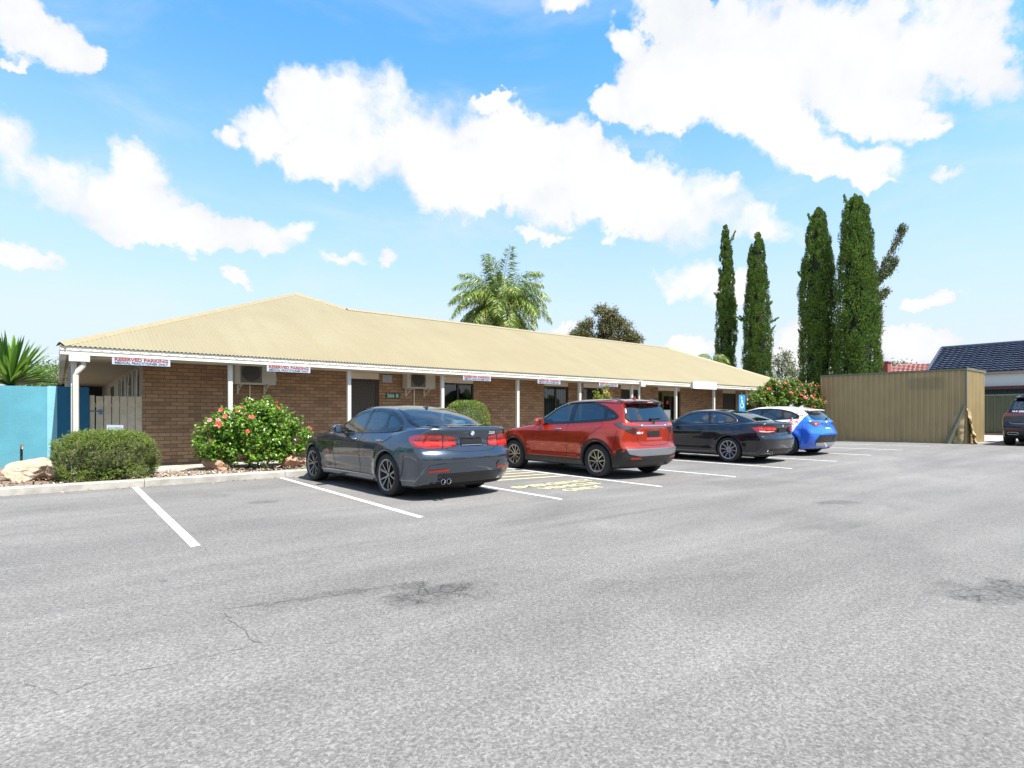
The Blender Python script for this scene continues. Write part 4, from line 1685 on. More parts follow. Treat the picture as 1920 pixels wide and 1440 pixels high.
class Car:
    def __init__(s, name, loc, heading, spec, paint, label):
        s.sp = spec
        s.root = empty(name, loc, R_(heading))
        s.root.rotation_euler.x = spec.get('rollx', 0)
        tag(s.root, label, 'car')
        s.paint = paint
        sp = spec
        s.fT, s.fTg, s.fR, s.fF = pchip(sp['T']), pchip(sp['Tg']), pchip(sp['R']), pchip(sp['F'])
        s.fW, s.fI = pchip(sp['W']), pchip(sp['inset'])
        h = .026
        x0, x1 = sp['R'][0][0], 0
        lo = np.array([min(p[1] for p in sp['R']) - .08, -sp['hw'] - .09, .1])
        hi = np.array([max(p[1] for p in sp['F']) + .08, sp['hw'] + .09, max(p[1] for p in sp['Tg']) + .09])
        n = np.ceil((hi - lo) / h).astype(int) + 1
        ax = [lo[i] + h * np.arange(n[i]) for i in range(3)]
        G = np.meshgrid(*ax, indexing='ij')
        f = s.field(*G)
        V, F = surface_nets(f, lo, h)
        for _ in range(4):
            gr, val = s.grad(V)
            st = val / np.maximum((gr ** 2).sum(1), .2)
            V = V - gr * np.clip(st, -.012, .012)[:, None]
        s.V, s.F = V, F
        gr, _ = s.grad(V)
        s.Nm = gr / np.maximum(np.linalg.norm(gr, axis=1), 1e-6)[:, None]
        s.bvh = BVHTree.FromPolygons([tuple(p) for p in V], [tuple(q) for q in F.tolist()])
        s.holes = []

    def field(s, X, Y, Z):
        sp = s.sp
        Ya = np.sqrt(Y * Y + 1e-6)
        hw = sp['hw']
        W = s.fW(X) - s.fI(Z)
        for xa in (0, sp['wb']):
            rr = np.sqrt((X - xa) ** 2 + (Z - sp['wr']) ** 2)
            W = W + sp.get('flare', .018) * np.exp(-((rr - sp['arch'] - .02) / .09) ** 2) * (Z < 1.2)
        for (xa, xb, za, zb, dep) in sp.get('side_dents', []):
            W = W - dep * bx(X, xa, xb, .10) * bx(Z, za, zb, .05)
        if 'crease' in sp:
            cz = sp['crease'](X)
            W = W + sp.get('crease_h', .012) * np.exp(-np.maximum(Z - cz, 0) / .05) * np.exp(-np.maximum(cz - Z, 0) / .14)
        T = s.fT(X)
        dT = (s.fT(X + .01) - s.fT(X - .01)) / .02
        yn = Ya / hw
        ft = (Z - (T - sp.get('crown', .035) * yn ** 2)) / np.sqrt(1 + dT ** 2)
        rear = s.fR(Z) + sp['cr'] * np.maximum(yn, 0) ** sp.get('crp', 3.2)
        for (ya, yb, za, zb, dep) in sp.get('rear_dents', []):
            rear = rear + dep * bx(Ya, ya, yb, .025) * bx(Z, za, zb, .018)
        fr = rear - X
        ff = X - (s.fF(Z) - sp['cf'] * yn ** 2.4)
        b = smax(Ya - W, ft, sp.get('k_sh', .07))
        b = smax(b, fr * .92, sp.get('k_re', .06))
        b = smax(b, ff * .9, .10)
        b = smax(b, sp['zb'] - Z, .05)
        # cabin
        Tg = s.fTg(X)
        dg = (s.fTg(X + .01) - s.fTg(X - .01)) / .02
        wg = sp['gw'] + (sp['gz'] - Z) * sp['tum'] - sp['gtap'] * ((X - sp['gx']) / 1.5) ** 2
        gt = (Z - (Tg - sp.get('gcrown', .05) * (Ya / .6) ** 2)) / np.sqrt(1 + dg ** 2)
        c = smax(smax((Ya - wg) / math.sqrt(1 + sp['tum'] ** 2), Ya - (W - .012), .02), gt, sp.get('k_g', .09))
        c = smax(c, .55 - Z, .03)
        c = smax(c, fr * .9, .05)
        r = smin(b, c, sp.get('k_bl', .035))
        for (fn) in sp.get('extra', []):
            r = fn(r, X, Ya, Z)
        for xa in (0, sp['wb']):
            d = sp['arch'] - np.sqrt((X - xa) ** 2 + (Z - sp['wr']) ** 2)
            r = smax(r, np.minimum(d, Ya - .50), .014)
        return r

    def grad(s, P):
        e = .003
        g_ = np.stack([(s.field(P[:, 0] + (e if i == 0 else 0), P[:, 1] + (e if i == 1 else 0), P[:, 2] + (e if i == 2 else 0)) -
                        s.field(P[:, 0] - (e if i == 0 else 0), P[:, 1] - (e if i == 1 else 0), P[:, 2] - (e if i == 2 else 0))) / (2 * e) for i in range(3)], -1)
        return g_, s.field(P[:, 0], P[:, 1], P[:, 2])

    def cast(s, mode, a, b, arg=None):
        if mode == 'side': o, d = (a, 3, b), (0, -1, 0)
        elif mode == 'rear': o, d = (-5, a, b), (1, 0, 0)
        elif mode == 'front': o, d = (9, a, b), (-1, 0, 0)
        elif mode == 'top': o, d = (a, b, 4), (0, 0, -1)
        elif mode == 'corner':
            t = R_(a)
            dx, dy = math.cos(t), math.sin(t)
            o, d = (arg[0] + 4 * dx, arg[1] + 4 * dy, b), (-dx, -dy, 0)
        h = s.bvh.ray_cast(Vector(o), Vector(d))
        return h[0]

    def patch(s, name, mode, poly, m, holes=(), off=.004, arg=None, mirror=None, parent=None, step=.04, kx=1.0):
        """lay a sheet with the given outline on the body; mirror None/'both'/'right'"""
        def dens(pl):
            out = []
            for i in range(len(pl)):
                p, q = Vector(pl[i]), Vector(pl[(i + 1) % len(pl)])
                d = q - p
                n = max(1, int(math.hypot(d.x * kx, d.y) / step))
                out += [tuple(p + d * (k / n)) for k in range(n)]
            return out
        loops = [dens(poly)] + [dens(h_) for h_ in holes]
        pts, faces = [], []
        for lp in loops:
            faces.append(list(range(len(pts), len(pts) + len(lp))))
            pts += lp
        P0 = np.array(poly)
        gx = np.arange(P0[:, 0].min() + step * .5 / kx, P0[:, 0].max(), step / kx)
        gy = np.arange(P0[:, 1].min() + step * .5, P0[:, 1].max(), step)
        if len(gx) * len(gy):
            A, B = np.meshgrid(gx, gy)
            A, B = A.ravel(), B.ravel()
            ok = inpoly(offset_poly(poly, -step * .3), A, B)
            for h_ in holes: ok &= ~inpoly(offset_poly(h_, step * .3), A, B)
            pts += list(zip(A[ok].tolist(), B[ok].tolist()))
        sc = [Vector((p[0] * kx, p[1])) for p in pts]
        vo, _, fo, *_r = delaunay_2d_cdt(sc, [], faces, 5 if holes else 1, 1e-5)
        co, ok = [], []
        for v in vo:
            hit = s.cast(mode, v.x / kx, v.y, arg)
            ok.append(hit is not None)
            co.append(tuple(hit) if hit is not None else (0, 0, 0))
        co = np.array(co)
        gr, _ = s.grad(co)
        nm = gr / np.maximum(np.linalg.norm(gr, axis=1), 1e-6)[:, None]
        co = co + nm * off
        tri = []
        for fc in fo:
            for k in range(1, len(fc) - 1):
                t = [fc[0], fc[k], fc[k + 1]]
                if all(ok[i] for i in t):
                    e1, e2 = co[t[1]] - co[t[0]], co[t[2]] - co[t[0]]
                    if max(np.linalg.norm(e1), np.linalg.norm(e2)) > .5: continue
                    if np.dot(np.cross(e1, e2), nm[t[0]]) < 0: t = t[::-1]
                    tri.append(t)
        res = []
        for side in (['L', 'R'] if mirror == 'both' else ['R'] if mirror == 'right' else ['L']):
            c2, n2, t2 = co.copy(), nm.copy(), np.array(tri)
            if side == 'R':
                c2[:, 1] *= -1
                n2[:, 1] *= -1
                t2 = t2[:, ::-1]
            res.append(np_mesh(name, c2, t2, m, parent or s.root, False, True, n2))
        return res if len(res) > 1 else res[0]

    def bead(s, name, poly, r, m, mode='side'):
        loop = []
        for i in range(len(poly)):
            p, q = Vector(poly[i]), Vector(poly[(i + 1) % len(poly)])
            n = max(1, int((q - p).length / .04))
            loop += [p + (q - p) * (k / n) for k in range(n)]
        pts = []
        for p in loop + [loop[0]]:
            h = s.cast(mode, p.x, p.y)
            if h is not None: pts.append((h.x, h.y + .006, h.z) if mode == 'side' else (h.x - .014, h.y, h.z))
        for sg in (1, -1):
            mb = MB()
            mb.tube([(x, sg * y, z) for x, y, z in pts], r, 6)
            mb.build(name, m, s.root, False, smooth=70)

    def strip(s, name, mode, line, w, m, off=.003, arg=None, mirror='both', parent=None):
        pl = []
        L = [Vector(p) for p in line]
        lf, rt_ = [], []
        for i, p in enumerate(L):
            d = (L[min(i + 1, len(L) - 1)] - L[max(i - 1, 0)]).normalized()
            n = Vector((-d.y, d.x)) * w * .5
            lf.append(tuple(p + n))
            rt_.append(tuple(p - n))
        return s.patch(name, mode, lf + rt_[::-1], m, off=off, arg=arg, mirror=mirror, parent=parent, step=.06)

    def windows(s, outline, panes, ms, bodyframe=.028, frame_mat=None):
        """side glass: outline of the whole opening, panes inside it"""
        s.patch('window_frame', 'side', offset_poly(outline, bodyframe), frame_mat or M_gloss, holes=panes, off=.008, mirror='both', step=.025)
        for p, m in zip(panes, ms):
            s.patch('side_window', 'side', offset_poly(p, .006), m, off=.005, mirror='both', step=.03)
            s.holes.append(('side', p))

    def screen(s, name, mode, poly, m, border=.035, bm=None):
        s.patch(name + '_border', mode, offset_poly(poly, border), bm or M_gloss, holes=[poly], off=.007, step=.03)
        o = s.patch(name, mode, offset_poly(poly, .006), m, off=.004)
        s.holes.append((mode, poly))
        return o

    def finish(s):
        V, F, N = s.V, s.F, s.Nm
        kill = np.zeros(len(V), bool)
        for mode, p in s.holes:
            if mode == 'side': kill |= inpoly(p, V[:, 0], V[:, 2]) & (np.abs(N[:, 1]) > .35)
            elif mode == 'rear': kill |= inpoly(p, V[:, 1], V[:, 2]) & (N[:, 0] < -.15) & (V[:, 0] < s.sp['gx'])
            elif mode == 'front': kill |= inpoly(p, V[:, 1], V[:, 2]) & (N[:, 0] > .15) & (V[:, 0] > s.sp['gx'])
        F = F[~kill[F].any(1)]
        cen = V[F].mean(1)
        nf = N[F].mean(1)
        mi = np.zeros(len(F), int)
        for xa in (0, s.sp['wb']):
            d = np.sqrt((cen[:, 0] - xa) ** 2 + (cen[:, 2] - s.sp['wr']) ** 2)
            mi[(d < s.sp['arch'] + .022) & (((nf[:, 0] * (cen[:, 0] - xa) + nf[:, 2] * (cen[:, 2] - s.sp['wr'])) < -.6 * d) | (np.abs(cen[:, 1]) < s.sp['hw'] - .2))] = 1
        mi[(nf[:, 2] < -.75) & (cen[:, 2] < .45)] = 1
        if 'sill_z' in s.sp: mi[cen[:, 2] < s.sp['sill_z']] = 2
        s.body = np_mesh('body', V, F, [s.paint, M_well, M_black], s.root, False, True, N, mi)

    def interior(s, xf, xr, zs, pale=(), wheel=True):
        sp = s.sp
        rows = [(xf, .36), (xf, -.36), (xr, .38), (xr, -.38), (xr, 0)]
        for i, (x, y) in enumerate(rows):
            w = .24 if i < 2 else .22
            mb = MB()
            mb.box(x - .05, x + .45, y - w, y + w, zs - .28, zs)
            M = Matrix.Translation((x - .05, y, zs)) @ Matrix.Rotation(R_(-16), 4, 'Y')
            mb.box(-.12, .02, -w, w, 0, .52, M=M)
            mb.build('seat', M_seat, s.root, False, bevel=.04, smooth=50)
        for i, (x, y) in enumerate(rows):
            M = Matrix.Translation((x - .05, y, zs)) @ Matrix.Rotation(R_(-16), 4, 'Y')
            hb = MB()
            zt = .55 if i < 2 else .50
            hb.box(-.10, .01, -.13, .13, zt, zt + .19, M=M)
            hb.build('headrest', M_seatl if i in pale else M_seat, s.root, False, bevel=.04, smooth=50)
        mb = MB()
        mb.box(xf + .75, xf + 1.25, -.62, .62, zs + .15, zs + .36)
        mb.build('dashboard', M_seat, s.root, False, bevel=.03)
        mb = MB()
        mb.box(xr - .45, xr - .16, -.55, .55, zs + .34, zs + .385)
        mb.build('parcel_shelf', M_seat, s.root, False, bevel=.02)
        mb = MB()
        pr = []
        for k in range(17):
            a = 2 * PI * k / 16
            pr.append((xf + .60 + .06 * math.sin(a), -.36 + .18 * math.cos(a), zs + .36 + .17 * math.sin(a)))
        mb.tube(pr, .014, 6)
        mb.build('steering_wheel', M_seat, s.root, False)

    def mirrors(s, x, y, z, m, sc=1.0):
        for sg in (1, -1):
            bm = bmesh.new()
            bmesh.ops.create_icosphere(bm, subdivisions=4, radius=1)
            for v in bm.verts:
                c = v.co
                px = c.x * .105 * sc if c.x > 0 else max(c.x * .105 * sc, -.055)
                v.co = Vector((x + px - abs(c.y) * .02, sg * (y + c.y * .115 * sc), z + c.z * .078 * sc * (1 - .18 * c.y)))
            me = bpy.data.meshes.new('wing_mirror')
            bm.normal_update()
            bm.to_mesh(me)
            bm.free()
            me.shade_smooth()
            o = link_mesh('wing_mirror', me, m, s.root, False)
            mb = MB()
            mb.cyl((x + .01, sg * (y - .14), z - .05), (x, sg * (y - .02), z - .03), .028, .03, n=8)
            mb.build('mirror_arm', M_gloss, o, False, smooth=40)
            mb = MB()
            mb.box(x - .062, x - .057, sg * y - .085, sg * y + .085, z - .05, z + .05)
            mb.build('mirror_glass', M_chrome, o, False)

    def handles(s, xs, z, m, y_in=0):
        for x in xs:
            hit = s.cast('side', x, z)
            for sg in (1, -1):
                mb = MB()
                mb.box(x - .085, x + .085, sg * (hit.y + .002), sg * (hit.y + .028), z - .013, z + .013)
                mb.build('door_handle', m, s.root, False, bevel=.011, smooth=60)

    def fin(s, x, m):
        hit = s.cast('top', x, 0)
        mb = MB()
        L, w, h = .17, .032, .062
        v = [(x - L * .45, -w * .5, hit.z - .01), (x + L * .55, -w * .25, hit.z - .01), (x + L * .55, w * .25, hit.z - .01), (x - L * .45, w * .5, hit.z - .01),
             (x - L * .5, -w * .12, hit.z + h), (x - L * .2, -w * .1, hit.z + h * .85), (x - L * .2, w * .1, hit.z + h * .85), (x - L * .5, w * .12, hit.z + h)]
        mb.add(v, [(0, 1, 5, 4), (2, 3, 7, 6), (4, 5, 6, 7), (1, 2, 6, 5), (3, 0, 4, 7)])
        mb.build('roof_antenna', m, s.root, False, smooth=60)

    def wheels(s, R, rr, w, ytrack, spokes, m_face, m_deep, hubcol=None, ang0=90):
        """spokes: list of (r0, r1, a0, a1, w0, w1) in one period; n periods"""
        n, lst = spokes
        proto = None
        for x in (0, s.sp['wb']):
            for sg in (1, -1):
                if proto is None:
                    mb = MB()
                    mb.lathe([(rr - .012, -w * .48), (rr - .02, w * .36), (rr - .03, w * .38), (.06, w * .05), (.0, w * .05)], axis='y', n=40)
                    wh = mb.build('wheel', M_well, s.root, False, smooth=40)
                    mb = MB()
                    mb.lathe([(.165, w * .10), (.165, w * .13), (.07, w * .13), (.06, w * .2), (.0, w * .2)], axis='y', n=30)
                    mb.build('brake_disc', M_disc, wh, False, smooth=30)
                    mb = MB()
                    mb.lathe([(rr - .012, -w * .46), (rr + .01, -w * .5), (R - .035, -w * .5), (R - .008, -w * .42), (R, -w * .3), (R, w * .3), (R - .008, w * .42), (R - .035, w * .5),
                              (rr + .012, w * .52), (rr - .004, w * .47), (rr - .012, w * .40)], axis='y', n=56)
                    mb.build('tyre', M_tyre, wh, False, smooth=50)
                    mb = MB()
                    # lip and spokes
                    mb.lathe([(rr - .024, w * .36), (rr - .020, w * .45), (rr - .006, w * .475), (rr + .001, w * .46), (rr - .010, w * .36)], axis='y', n=56, mi=0)
                    for k in range(n):
                        for (r0, r1, a0, a1, w0, w1) in lst:
                            t0, t1 = R_(ang0 + 360 / n * k + a0), R_(ang0 + 360 / n * k + a1)
                            p0 = Vector((r0 * math.cos(t0), r0 * math.sin(t0)))
                            p1 = Vector((r1 * math.cos(t1), r1 * math.sin(t1)))
                            d = (p1 - p0).normalized()
                            q = Vector((-d.y, d.x))
                            y0, y1 = w * .33, w * .42
                            if r0 > rr * .6: y0 = w * .40
                            v, bk = [], []
                            for (p, ww, yy) in ((p0, w0, y0), (p0.lerp(p1, .5), (w0 + w1) / 2, (y0 + y1) / 2 + w * .02), (p1, w1, y1)):
                                for sd, kk, dy in ((-1, .5, -.035), (-1, .36, 0), (1, .36, 0), (1, .5, -.035)):
                                    z_ = p + q * (sd * ww * kk)
                                    v.append((z_.x, yy + dy, z_.y))
                            f, fm = [], []
                            for i in range(2):
                                b_ = i * 4
                                mb_f = [(b_, b_ + 1, b_ + 5, b_ + 4), (b_ + 1, b_ + 2, b_ + 6, b_ + 5), (b_ + 2, b_ + 3, b_ + 7, b_ + 6)]
                                f += mb_f
                            base = len(mb.v)
                            mb.v += v
                            for j, q_ in enumerate(f):
                                mb.f.append(tuple(i + base for i in q_))
                                mb.mi.append(0 if j % 3 == 1 else 1)
                    mb.cyl((0, w * .12, 0), (0, w * .33, 0), .075, .062, n=20, mi=1)
                    mb.build('rim', [m_face, m_deep], wh, False, smooth=35)
                    mb = MB()
                    mb.cyl((0, w * .331, 0), (0, w * .345, 0), .032, n=16)
                    mb.build('hub_cap', hubcol or m_face, wh, False)
                    proto = wh
                    o = wh
                else:
                    o = copy_tree(proto, s.root)
                o.location = (x, sg * ytrack, R)
                o.rotation_euler = (0, R_(random.uniform(0, 70)), 0) if sg > 0 else (0, R_(random.uniform(0, 70)), PI)
        return proto

    def arch_rings(s, w, m, off=.007, a0=-35, a1=215):
        for xa in (0, s.sp['wb']):
            ar, zc = s.sp['arch'] + .004, s.sp['wr']
            o_, i_ = [], []
            for k in range(33):
                a = R_(a0 + (a1 - a0) * k / 32)
                o_.append((xa + (ar + w) * math.cos(a), max(s.sp['zb'] + .04, zc + (ar + w) * math.sin(a))))
                i_.append((xa + ar * math.cos(a), max(s.sp['zb'] + .04, zc + ar * math.sin(a))))
            s.patch('wheel_arch_trim', 'side', o_ + i_[::-1], m, off=off, mirror='both', step=.03)

    def letters(s, body, y, z, size, m, width=None, name='lettering'):
        """lettering on the tail, centred at y, z (seen from behind)"""
        me = text_mesh(body, size, .0, 'CENTER', 1.0, .002)
        co = np.array([v.co for v in me.vertices])
        if width: co[:, 0] *= width / (co[:, 0].max() - co[:, 0].min())
        for v, c in zip(me.vertices, co):
            hit = s.cast('rear', y - c[0], z + c[1])
            v.co = (hit.x - .005, y - c[0], z + c[1])
        me.materials.clear()
        return link_mesh(name, me, m, s.root, False)


# ---- grey sedan
SEDAN = dict(hw=.905, wb=2.81, wr=.333, arch=.372, zb=.17, cr=.20, cf=.34,
             T=[(-1.08, .95), (-1.02, 1.06), (-.95, 1.088), (-.75, 1.092), (-.5, 1.085), (0, 1.0), (.5, .965), (1.6, .955), (2.0, .985), (2.2, .985), (2.6, .945), (3.05, .865), (3.35, .765), (3.52, .66), (3.62, .5)],
             R=[(.1, -.70), (.2, -.86), (.28, -.955), (.40, -1.035), (.52, -1.062), (.63, -1.058), (.69, -1.035), (.73, -1.005), (.80, -.985), (.95, -.985), (1.03, -1.01), (1.08, -1.02), (1.2, -.9), (1.6, -.5)],
             F=[(.1, 3.3), (.2, 3.5), (.35, 3.6), (.5, 3.625), (.62, 3.6), (.75, 3.5), (.9, 3.3), (1.2, 3.0)],
             W=[(-1.06, .84), (-.7, .885), (-.2, .905), (.6, .902), (1.4, .895), (2.5, .898), (2.9, .895), (3.3, .86), (3.65, .79)],
             inset=[(.1, .13), (.2, .06), (.3, .028), (.45, .014), (.6, .004), (.72, 0), (.78, .004), (.83, .02), (.9, .045), (1.0, .085), (1.12, .14), (1.4, .3)],
             crease=lambda X: .80 + .045 * (1 - X / 3.0) * (X < 3), crease_h=.010,
             Tg=[(-1.0, .85), (-.72, 1.02), (-.55, 1.10), (-.25, 1.235), (.05, 1.338), (.3, 1.392), (.6, 1.425), (.95, 1.437), (1.25, 1.422), (1.45, 1.375), (1.7, 1.24), (1.95, 1.085), (2.15, .96), (2.4, .8)],
             gw=.615, gz=1.36, tum=.56, gx=1.0, gtap=.075, gcrown=.045,
             rear_dents=[(-.5, .27, .79, .93, .018)], side_dents=[(.45, 2.3, .36, .48, .010)])
P_sedan = car_paint('graphite_paint', (.092, .112, .145), .85, .24, (.045, .062, .105))
c = Car('sedan', (4.88, 8.13, 0), 93.2, SEDAN, P_sedan, 'dark grey four door sedan parked nearest the front hibiscus')
c.arch_rings(.022, P_sedan, off=.006)
dlo = rounded([(1.83, .965), (1.40, 1.262), (1.02, 1.338), (.62, 1.338), (.30, 1.300), (.05, 1.225), (-.14, 1.115), (-.17, 1.065), (-.10, 1.035), (.2, 1.015), (1.0, .985)], .05)
pf = rounded([(1.74, .985), (1.385, 1.238), (1.04, 1.314), (.985, 1.314), (.955, 1.002)], .03)
pr = rounded([(.90, 1.314), (.62, 1.314), (.36, 1.282), (.245, 1.04), (.87, 1.004)], .025)
pq = rounded([(.315, 1.268), (.07, 1.198), (-.10, 1.115), (-.115, 1.07), (.195, 1.045)], .025)
c.windows(dlo, [pf, pr, pq], [M_carglass] * 3)
rim_ = offset_poly(dlo, .028)
c.bead('trim_strip', offset_poly(dlo, .024), .007, M_gloss)
c.screen('rear_window', 'rear', rounded([(-.50, 1.345), (.50, 1.345), (.645, 1.125), (.60, 1.10), (-.60, 1.10), (-.645, 1.125)], .05), M_carglass, .03)
c.screen('windscreen', 'front', rounded([(-.54, 1.36), (.54, 1.36), (.70, 1.03), (-.70, 1.03)], .06), M_carglass, .04)
ax_ = (-.35, .40)
lamp = c.patch('tail_lamp', 'corner', rounded([(115, .93), (130, .962), (152, .972), (170, .962), (187.5, .925), (188.5, .80), (168, .772), (148, .768), (130, .80), (119, .87)], .02), M_lampred, arg=ax_, mirror='both', kx=.012, off=.008)
for sd, lp in zip((None, 'right'), lamp):
    c.patch('lamp_bar', 'corner', [(128, .905), (150, .925), (172, .915), (187, .895), (187, .875), (172, .89), (150, .90), (130, .882)], M_lampdark, arg=ax_, mirror=sd, kx=.012, off=.011, parent=lp)
    c.patch('lamp_bar', 'corner', [(126, .87), (150, .868), (171, .858), (187, .845), (187, .815), (170, .80), (150, .80), (134, .82)], M_lampbright, arg=ax_, mirror=sd, kx=.012, off=.011, parent=lp)
    c.patch('lamp_bar', 'corner', [(168.6, .964), (170.2, .963), (169.4, .772), (167.8, .772)], M_gap, arg=ax_, mirror=sd, kx=.012, off=.0125, parent=lp)
c.strip('panel_gap', 'rear', [(.585, 1.07), (.55, .98)], .008, M_gap)
c.strip('panel_gap', 'rear', [(.47, .775), (.44, .74), (.30, .72), (0, .715)], .009, M_gap)
for ln in ([(.93, .96), (.905, .70), (.93, .30)], [(1.86, .94), (1.93, .75), (1.90, .42), (1.86, .30)], [(.02, 1.02), (-.06, .92), (.16, .82)], [(-.50, .66), (-.47, .5), (-.42, .34)]):
    c.strip('panel_gap', 'side', ln, .009, M_gap)
c.strip('sill_line', 'side', [(.45, .30), (2.3, .30)], .012, M_gap)
c.patch('number_plate', 'rear', rounded([(-.20, .80), (.20, .80), (.20, .905), (-.20, .905)], .012), M_plate, off=.010)
c.patch('plate_edge', 'rear', [(-.19, .797), (.19, .797), (.19, .813), (-.19, .813)], M_silver, off=.013)
c.patch('lower_diffuser', 'rear', rounded([(-.62, .40), (.62, .40), (.56, .25), (-.56, .25)], .05), M_black, off=.006)
c.patch('bumper_reflector', 'rear', rounded([(.46, .475), (.76, .455), (.755, .425), (.46, .44)], .012), M_reflector, off=.008, mirror='both')
c.patch('bumper_vent', 'rear', [(.50, .555), (.74, .53), (.77, .48), (.44, .487)], P_sedan, off=.012, mirror='both')
for y in (.46, .56):
    mb = MB()
    mb.lathe([(.036, -.08), (.04, -.10), (.036, -.102), (.03, -.09), (.03, .1)], c=(-.94, y, .29), axis='x', n=18)
    mb.build('exhaust_tip', M_chrome, c.root, False, smooth=40)
hit = c.cast('rear', 0, 1.0)
mb = MB()
mb.cyl((hit.x + .004, 0, .985), (hit.x - .010, 0, .985), .041, n=24, mi=0)
for k in range(4):
    a0 = PI / 2 * k
    v = [(hit.x - .0115, 0, .985)] + [(hit.x - .0115, .029 * math.cos(a0 + PI / 2 * j / 5), .985 + .029 * math.sin(a0 + PI / 2 * j / 5)) for j in range(6)]
    mb.add(v, [(0, j, j + 1) for j in range(1, 6)], 1 + k % 2)
mb.build('emblem', [M_chrome, M_badgeblue, M_badgewhite], c.root, False)
c.letters('320i', -.40, .985, .055, M_badgewhite, .13)
c.mirrors(1.62, .965, 1.02, P_sedan)
c.handles((.28, 1.12), .862, M_chrome)
c.fin(.30, P_sedan)
c.interior(1.05, .15, .52, pale=(3,))
c.wheels(.333, .248, .24, .79, (5, [(.05, .245, -3, -16, .030, .026), (.05, .245, 3, 16, .030, .026), (.12, .245, -7, -9, .012, .012)]), M_silver, M_black)
c.finish()

# ---- red compact suv
SUVS = dict(hw=.886, wb=2.61, wr=.338, arch=.392, zb=.20, cr=.17, cf=.36, flare=.022, sill_z=.30,
            T=[(-.86, .9), (-.8, 1.02), (-.7, 1.09), (-.45, 1.10), (0, 1.08), (.8, 1.03), (1.7, 1.02), (2.1, 1.045), (2.5, 1.0), (2.95, .93), (3.25, .82), (3.4, .7), (3.48, .55)],
            R=[(.12, -.45), (.22, -.62), (.32, -.745), (.42, -.80), (.52, -.815), (.60, -.805), (.66, -.775), (.74, -.755), (.9, -.75), (1.02, -.745), (1.08, -.735), (1.15, -.70), (1.3, -.62), (1.45, -.53), (1.55, -.47), (1.7, -.4)],
            F=[(.12, 3.2), (.25, 3.4), (.45, 3.47), (.6, 3.46), (.75, 3.40), (.9, 3.25), (1.1, 3.0)],
            W=[(-.82, .80), (-.45, .865), (0, .886), (.7, .875), (1.4, .87), (2.3, .878), (2.7, .88), (3.1, .85), (3.5, .78)],
            inset=[(.1, .12), (.22, .05), (.32, .022), (.5, .010), (.68, 0), (.8, .004), (.9, .018), (1.0, .045), (1.1, .085), (1.2, .13), (1.5, .3)],
            crease=lambda X: .90 + .06 * (1 - X / 2.6), crease_h=.012,
            Tg=[(-.9, .75), (-.78, 1.0), (-.70, 1.14), (-.60, 1.335), (-.52, 1.49), (-.40, 1.555), (-.1, 1.585), (.35, 1.603), (.8, 1.602), (1.1, 1.575), (1.35, 1.51), (1.7, 1.31), (2.0, 1.135), (2.2, 1.0), (2.5, .8)],
            gw=.645, gz=1.5, tum=.44, gx=.8, gtap=.06, gcrown=.05,
            rear_dents=[(-.5, .24, .79, .97, .022)], side_dents=[(.5, 2.1, .42, .62, .022)],
            extra=[])


def spoiler(r, X, Ya, Z):
    z0 = 1.535 - .03 * (Ya / .6) ** 2 + (X + .5) * .10
    s_ = np.maximum.reduce([np.abs(Z - z0) - .020, -.645 + .10 * (Ya / .6) ** 2 - X, X + .25, Ya - .56])
    return smin(r, s_, .04)


SUVS['extra'] = [spoiler]
P_suv = car_paint('red_paint', (.54, .042, .012), .5, .27, (.26, .010, .010))
c = Car('compact_suv', (9.33, 7.85, 0), 90.4, SUVS, P_suv, 'red compact suv parked between the grey sedan and the black coupe')
dlo = rounded([(1.86, 1.07), (1.36, 1.42), (1.05, 1.50), (.70, 1.525), (.35, 1.505), (.0, 1.43), (-.28, 1.315), (-.44, 1.215), (-.28, 1.175), (.2, 1.14), (1.0, 1.10)], .05)
pf = rounded([(1.74, 1.095), (1.33, 1.40), (1.05, 1.475), (.93, 1.490), (.88, 1.125)], .03)
pr = rounded([(.80, 1.497), (.58, 1.495), (.33, 1.475), (.06, 1.41), (-.05, 1.335), (-.10, 1.185), (.76, 1.13)], .03)
pq = rounded([(-.11, 1.335), (-.28, 1.268), (-.37, 1.215), (-.16, 1.19)], .015)
c.windows(dlo, [pf, pr, pq], [M_carglass, M_tint, M_tint], .022)
c.screen('rear_window', 'rear', rounded([(-.54, 1.452), (.54, 1.452), (.67, 1.185), (.63, 1.155), (-.63, 1.155), (-.67, 1.185)], .04), M_tint, .03)
c.patch('spoiler_panel', 'rear', rounded([(-.54, 1.535), (.54, 1.535), (.56, 1.50), (-.56, 1.50)], .02), M_gloss, off=.006)
c.patch('high_stop_lamp', 'rear', rounded([(-.09, 1.525), (.09, 1.525), (.09, 1.508), (-.09, 1.508)], .006), M_lampclear, off=.010)
c.screen('windscreen', 'front', rounded([(-.58, 1.50), (.58, 1.50), (.72, 1.10), (-.72, 1.10)], .06), M_carglass, .04)
ax_ = (-.15, .40)
lamp = c.patch('tail_lamp', 'corner', rounded([(118, 1.10), (135, 1.115), (160, 1.105), (185, 1.075), (191, 1.045), (186, 1.025), (171, 1.0), (166, .90), (160, .885), (146, .95), (130, 1.04)], .018), M_smoked, arg=ax_, mirror='both', kx=.011, off=.008)
